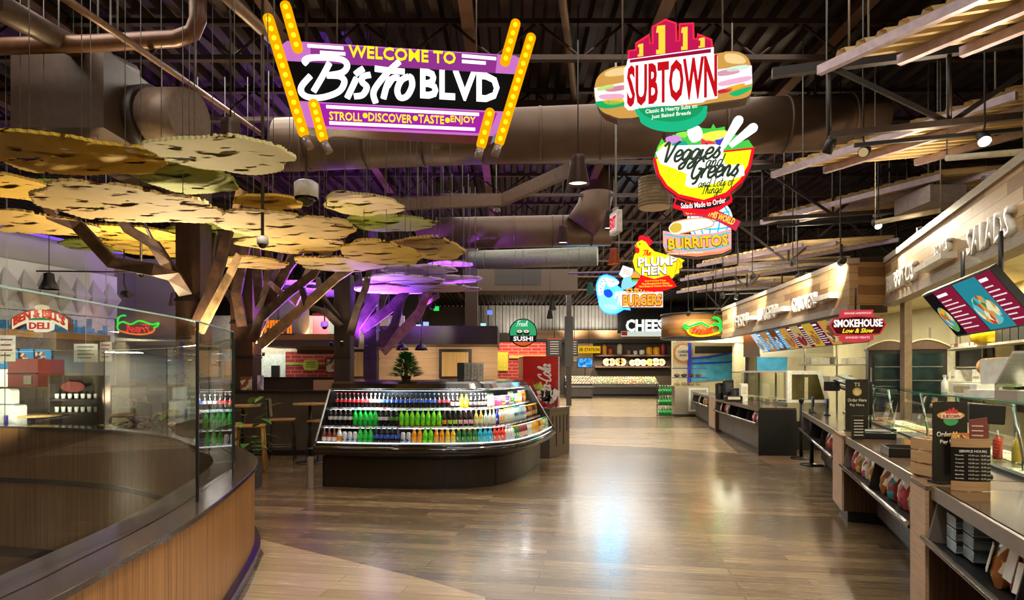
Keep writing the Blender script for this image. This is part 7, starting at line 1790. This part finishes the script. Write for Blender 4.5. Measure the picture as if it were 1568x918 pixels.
# cases
def case(label, x0, x1, d, dep, zt):
    t = thing('refrigerated_case', label, 'display case', ((x0+x1)/2, d, 0)); L = (x1-x0)/2
    b = MB(); b.span((-L,0,.12),(L,dep,zt)); b.build('body', mat('#3b342e', .5), t)
    b = MB(); b.span((-L-.05,-.08,zt-.12),(L+.05,.06,zt)); b.build('bumper', mat('#7a7268', .3), t)
    n = int(2*L/1.6)+1
    for i in range(n): b = MB(); b.span((-L+2*L*i/n+.02,-.02,.14),(-L+2*L*(i+1)/n-.02,0,zt-.15)); b.build('front_panel', mat('#453d36', .45), t)
    b = MB(); b.span((-L+.05,.08,.003),(L-.05,dep-.05,.12)); b.build('toe_kick', BLACK, t)
    b = MB(); b.loft([[(x,y,z) for x in (-L,L)] for y, z in ((.06,zt),(dep*.9,zt+.55),(dep,zt+.55),(dep,zt))], False); b.build('sloped_deck', mat('#1f1b18', .5), t)
    b = MB(); b.span((-L,dep-.1,zt+.55),(L,dep,zt+.62)); b.build('price_ledge', mat('#55504a', .4), t)
case('long low cheese case full of cheese packs at the far end of the aisle', 5.05, 10.0, 42, 1.4, .72)
case('short low case with pale packs left of the long cheese case', 3.3, 4.95, 38.0, 1.3, .80)
random.seed(21); ccol = ['#f0d89a','#e8c060','#f4ecd0','#d8e0a0','#f2f0e0','#e0a24a','#c9d0a8','#e8e0b8']; cpk = {}
def pack(x, y, z, i, label, grp):
    k = i % 8
    if k not in cpk:
        b = MB(); b.prism([(-.09,0),(.09,0),(.07,.13),(-.05,.15)], -.06, .06); o = b.build('cheese_pack', mat(ccol[k], .4)); cpk[k] = o
        b = MB(); b.span((-.05,-.064,.02),(.05,-.06,.09)); b.build('label_patch', mat(['#b83a2a','#f4f0e4','#3a7a3a','#2a4a8a'][k % 4], .5), o)
    else:
        o = cpk[k].copy(); C.objects.link(o)
        for c in kids(cpk[k]): q = c.copy(); C.objects.link(q); q.parent = o
    o.location = (x, y, z); o.rotation_euler = (-.35, 0, random.uniform(-.3,.3)); tag(o, label, 'cheese', grp)
for r in range(4):
    for i in range(25):
        f = .12+.22*r; pack(5.2+4.65*i/24, 42.06+f*1.26, .735+.55*f, random.randrange(8), f'cheese pack, {ordinal(24-i)} from right, {ORD[r]} row of the long case', 'packs in the long cheese case')
for r in range(3):
    for i in range(9):
        f = .15+.3*r; pack(3.42+1.4*i/8, 38.06+f*1.17, .815+.55*f, [2,4,0][(i+r) % 3], f'pale cheese pack, {ordinal(i)} from left, {ORD[r]} row of the short case', 'packs in the short case')
wb = None
def wheel(x, z, r, c, label, grp):
    b = MB(); b.lathe([(r*.95,-.06),(r,-.03),(r,.03),(r*.95,.06)], n=18, axis='Y'); o = b.build('round_cheese', mat(c, .5)); o.location = (x, DB-.25, z+r); b = MB(); b.lathe([(r*.4,-.068),(r*.38,-.06)], n=12, axis='Y'); b.build('centre_label', mat('#d8a23a', .5), o); tag(o, label, 'cheese wheel', grp)
for i, (px, r, c) in enumerate(((928,.27,'#f0e4c8'),(936,.27,'#f4e0c0'),(946,.28,'#e8d0b0'),(952,.28,'#f2dcb8'),(967,.22,'#f4ecd8'),(975,.26,'#f8f0e0'),(984,.24,'#f2ecd8'),(994,.26,'#e8c87a'),(1003,.28,'#f0e8d0'),(1012,.26,'#f4ead0'))):
    wheel((px-CX)*DB/F, 2.071, r, c, f'pale cheese wheel, {ordinal(i)} from the left on the lower shelf of the far shop', 'cheese wheels on the lower shelf')
for i, (px, w, h, c) in enumerate(((925,.35,.7,'#d8902c'),(934,.35,.45,'#b84a1c'),(948,.4,.75,'#c9b89a'),(962,.3,.35,'#8a6a5a'),(972,.3,.3,'#e8e0d8'),(982,.4,.35,'#f0ece4'),(993,.45,.55,'#f0b01c'),(1004,.5,.55,'#f2a81c'),(1014,.35,.75,'#a82a24'))):
    b = MB(); b.lathe([(w*.42,0),(w*.5,h*.1),(w*.5,h*.8),(w*.3,h)], n=14); o = b.build('display_jar', mat(c, .4)); b = MB(); b.lathe([(w*.31,h),(w*.31,h+.08)], n=12); b.build('lid', mat('#3a2a1a', .5), o); o.location = ((px-CX)*DB/F, DB-.25, 2.871); tag(o, f'display jar, {ordinal(i)} from the left on the upper shelf of the far shop', 'jar', 'jars on the upper shelf')
# dark slim column in the far hall
t = thing('steel_column', 'dark slim steel column pair in the far hall before the cheese shop', 'column', W(871,570,30)*1.0); t.location.z = 0
b = MB(); b.span((-.12,-.12,.003),(.12,.12,6.5)); b.build('shaft', mat('#2b2018', .5), t); b = MB(); b.span((-.2,-.15,1.9),(.2,.15,4.3)); b.build('wrap', mat('#14100e', .4), t)
t = thing('steel_column', 'brown steel column behind the violet canopy panels', 'column', (W(722,450,22).x,22,0)); b = MB(); b.span((-.22,-.15,.003),(.22,.15,6.5)); b.build('shaft', mat('#46352a', .5, .2), t)
# round orange ring sign, seafood counter
t = thing('cheese_shop_sign', 'round CHEESE SHOP sign with an orange ring on the cream wall', 'sign', W(1046,540,25.92)); plate('ring', ellipse(0,0,.40,.40,32), mat('#e08a1c', .4), t, 0, .06); plate('face', ellipse(0,0,.33,.33,28), mat('#e9e2cc', .5), t, -.01, 0)
text('lettering', 'CHEESE', mat('#4a3a2a', .5), t, 0, .05, .44, .1, -.012, .006, bold=.02); text('lettering', 'SHOP', mat('#4a3a2a', .5), t, 0, -.1, .3, .09, -.012, .006, bold=.02)
t = thing('seafood_wall', 'cream seafood wall with a blue wave mural', 'wall panel', (0,26,0)); a, c = W(1030,640,26), W(1144,518,26); b = MB(); b.span((a.x,0,.003),(c.x,.2,3.1)); b.build('wall_face', mat('#d9cfa8', .7), t)
b = MB(); q = [W(x,y,26) for x, y in ((1060,585),(1140,578),(1140,533),(1115,540),(1085,545),(1060,547))]; b.prism([(p.x,p.z) for p in q], -.06, 0); b.build('wave_mural', mat('#3fa6d0', .5, 0, .25, 3), t)
q = [W(x,y,25.9) for x, y in ((1060,548),(1085,546),(1115,541),(1140,534))]; b = MB(); b.tube([(p.x,-.08,p.z) for p in q], .04); q = [W(x,y,25.9) for x, y in ((1060,556),(1090,555),(1115,554),(1140,550))]; b.tube([(p.x,-.08,p.z) for p in q], .035); q = W(1141,560,25.9); b.span((q.x-.07,-.1,.9),(q.x+.05,0,2.7)); q = W(1057,560,25.9); b.span((q.x-.09,-.1,.9),(q.x+.05,0,2.85)); b.build('blue_trim', mat('#1c3ad8', .4), t)
b = MB(); q = W(1078,535,25.9); b.span((q.x-.35,-.04,q.z-.15),(q.x+1.2,0,q.z+.15)); b.build('dark_opening', mat('#2a1f14', .5), t)
t = thing('cream_header', 'cream header beam under the round drum fascia', 'header', W(1035,524,24)); b = MB(); b.span((0,0,0),(2.75,.4,.22)); b.build('face', mat('#e6dcb6', .6), t); b = MB(); b.span((-.02,-.03,.2),(2.77,.4,.25)); b.build('cap', mat('#cfc39a', .6), t)
for x in (2.3,):
    b = MB(); b.span((x,.05,-2.76),(x+.4,.35,0)); b.build('pillar', mat('#d3c69c', .6), t)
t = thing('steel_case', 'steel seafood case with a framed front at the end of the counters', 'display case', (6.2,22.3,0)); b = MB(); b.span((-.35,0,.1),(.9,.9,1.12)); b.build('body', steel('#c9c2b0', .3), t); b = MB(); b.span((.15,-.02,.2),(.85,0,1.05)); fr = b.build('framed_grille', mat('#d8d6cc', .4), t); b = MB(); b.span((.22,-.03,.27),(.78,-.02,.98)); b.build('grille_panel', mat('#8a8e8a', .3), fr); b = MB(); b.span((-.33,.03,.003),(.88,.85,.1)); b.build('toe_kick', BLACK, t)
b = MB(); b.face([(-.3,.1,1.12),(.85,.1,1.12),(.85,.1,1.75),(-.3,.1,1.75)]); b.build('front_glass', glass((.92,.97,.95), 1.4, .03), t); b = MB(); b.span((-.3,.1,1.40),(.85,.6,1.43)); b.span((-.3,.1,1.74),(.85,.6,1.77)); b.build('glass_shelf', mat('#2a3a9a', .3), t)
for i in range(8):
    b = MB(); b.ball((0,0,0), .09, 10, (1.3,1,.7)); o = b.build('bread_loaf', mat('#6a4322' if i > 3 else '#c9a05a', .7)); o.location = (6.02+.26*(i % 4), 22.65, 1.185 if i < 4 else 1.495); tag(o, f'bread loaf, {ordinal(i % 4)} from the left on the {"lower" if i < 4 else "upper"} shelf of the steel case', 'bread', 'loaves in the steel case')
t = thing('green_bottle_rack', 'low rack for green bottle packs left of the steel case', 'rack', (5.52,22.4,0)); b = MB()
for z in (.04,.42,.80): b.span((-.25,-.12,z),(.25,.2,z+.02))
for x in (-.25,.23): b.span((x,.16,.003),(x+.02,.2,1.2))
b.build('frame', BLACK, t)
for r in range(3):
    for i in range(5):
        put(('plastic','#0f6a2c','#2aa84a','#d8f0d0'), (5.33+.095*i, 22.36, .062+.38*r), 0, f'green bottle, {ordinal(i)} from the left on the {["bottom","middle","top"][r]} tier of the low rack', 'green bottles in the low rack', 1.45)
# glass counter cases of the fourth counter
t = thing('glass_case', 'white framed slanted glass case with steel base at the near end of the fourth counter', 'display case', (5.66,12.75,0)); 
fr_ = [(.0,.98),(.86,.98),(.86,1.02),(.68,1.64),(.0,1.64)]; hole = [(.09,1.04),(.78,1.04),(.62,1.56),(.09,1.56)]
b = MB()
for i in range(4):
    o0 = [(0,.98),(.88,.98),(.69,1.64),(0,1.64)]; j = (i+1) % 4; b._ex([Vector((o0[i][0],0,o0[i][1])),Vector((o0[j][0],0,o0[j][1])),Vector((hole[j][0],0,hole[j][1])),Vector((hole[i][0],0,hole[i][1]))],[Vector((o0[i][0],.06,o0[i][1])),Vector((o0[j][0],.06,o0[j][1])),Vector((hole[j][0],.06,hole[j][1])),Vector((hole[i][0],.06,hole[i][1]))])
b.build('white_frame', mat('#f8f4e4', .4), t); b = MB(); b.prism(hole, .02, .03); b.build('tinted_pane', mat('#5a5226', .05, 0, .4, 3, .8), t)
b = MB(); b.span((.35,-.01,1.05),(.42,.02,1.5)); b.build('strut', mat('#d8cfa8', .4), t); C.objects[-1].rotation_euler = (0,0,0)
b = MB(); b.span((0,0,.6),(.86,.7,.98)); b.build('steel_base', steel('#cfccbf', .25), t); b = MB(); b.span((0,.05,.003),(.86,.7,.6)); b.build('dark_stand', BLACK, t)
b = MB(); b.span((0,.06,1.6),(.69,2.6,1.64)); b.build('top', mat('#dedac8', .3), t)
for i in range(3):
    t = thing('glass_case', f'clear glass case with chrome post behind the fourth counter, {ordinal(i)} from the near end', 'display case', (5.74+.13*i, 13.5+1.25*i, 0)); L = 1.15
    b = MB(); b.face([(0,0,.93),(0,L,.93),(0,L,1.6),(0,0,1.6)]); b.face([(0,0,.93),(.5,0,.93),(.5,0,1.6),(0,0,1.6)]); b.build('pane', glass((.93,.96,.92), 1.4, .03), t)
    b = MB(); b.span((-.015,-.015,.92),(.015,.015,1.62)); b.span((-.01,0,1.6),(.5,L,1.62)); b.build('frame', CHROME, t); b = MB(); b.span((-.02,0,.003),(.6,L,.92)); b.build('base_cabinet', STEEL, t)
    b = MB(); b.span((.1,.1,.93),(.45,L-.1,1.0)); b.build('food_tray', mottled(('#c9b06a','#7a5a2a','#e8e0c0','#8a8a4a'), 14), t)
for i, (px, py, c, w, h) in enumerate(((1098,585,'#151312',.28,.42),(1108,582,'#1d1a18',.22,.5),(1122,590,'#2a211c',.3,.3),(1131,588,'#e0dccb',.16,.42),(1115,600,'#171514',.4,.14))):
    d = 15.6-.3*i; p = W(px, 605, d); b = MB(); b.prism(rrect(-w/2,0,w/2,h,.03), -.05, .08); o = b.build('counter_device', mat(c, .35)); b = MB(); b.span((-w*.35,-.056,h*.4),(w*.35,-.05,h*.85)); b.build('panel', mat('#3a4048' if i < 3 else '#c9c4b0', .3), o); o.location = (p.x+.12, d, .921)
    tag(o, ['tall black device on the fourth counter by the blue mural','taller narrow black device on the fourth counter','brown device on the fourth counter','white device on the fourth counter beside the glass cases','low black device on the fourth counter'][i], 'counter device')
t = thing('mural_board', 'blue panel with the far kitchen posters above the glass cases', 'wall panel', (8.6,20.5,1.6)); b = MB(); b.span((-.5,0,0),(.5,.05,1.1)); b.build('face', mat('#3f9ac8', .5, 0, .2, 3), t)
for x in (-.45,.4):
    b = MB(); b.span((x,.01,-1.597),(x+.05,.04,0)); b.build('leg', STEEL, t)
for px, e in ((1055,60),(1100,80)): p = W(px,530,24.5); lamp('SPOT', 'seafood_beam', (p.x,24.2,3.0), e, (1,.95,.8), (p.x,26,1.9), .1, 100, .7)
# distant dining-side clutter above the sushi bar: coloured lamps
for i, (px, py, c) in enumerate(((652,496,'#a8c8ff'),(641,500,'#d0e0ff'),(720,497,'#7ae0ff'),(740,498,'#c0f0ff'),(668,472,'#30e060'),(750,478,'#8090ff'))):
    b = MB(); b.span((-.12,0,-.1),(.12,.06,.1)); o = b.build('distant_screen', glow(c, .9)); o.location = W(px, py, 27+.3*i); tag(o, f'tiny {["pale blue","white-blue","cyan","pale cyan","green","violet-blue"][i]} lit sign in the dark hall beyond the violet canopy', 'lit sign')
    b = MB(); b.tube([(0,.03,.1),(0,.03,6.64-o.location.z)], .01, 5); b.build('hanger', BLACK, o)
# tidy: update transforms
bpy.context.view_layer.update()
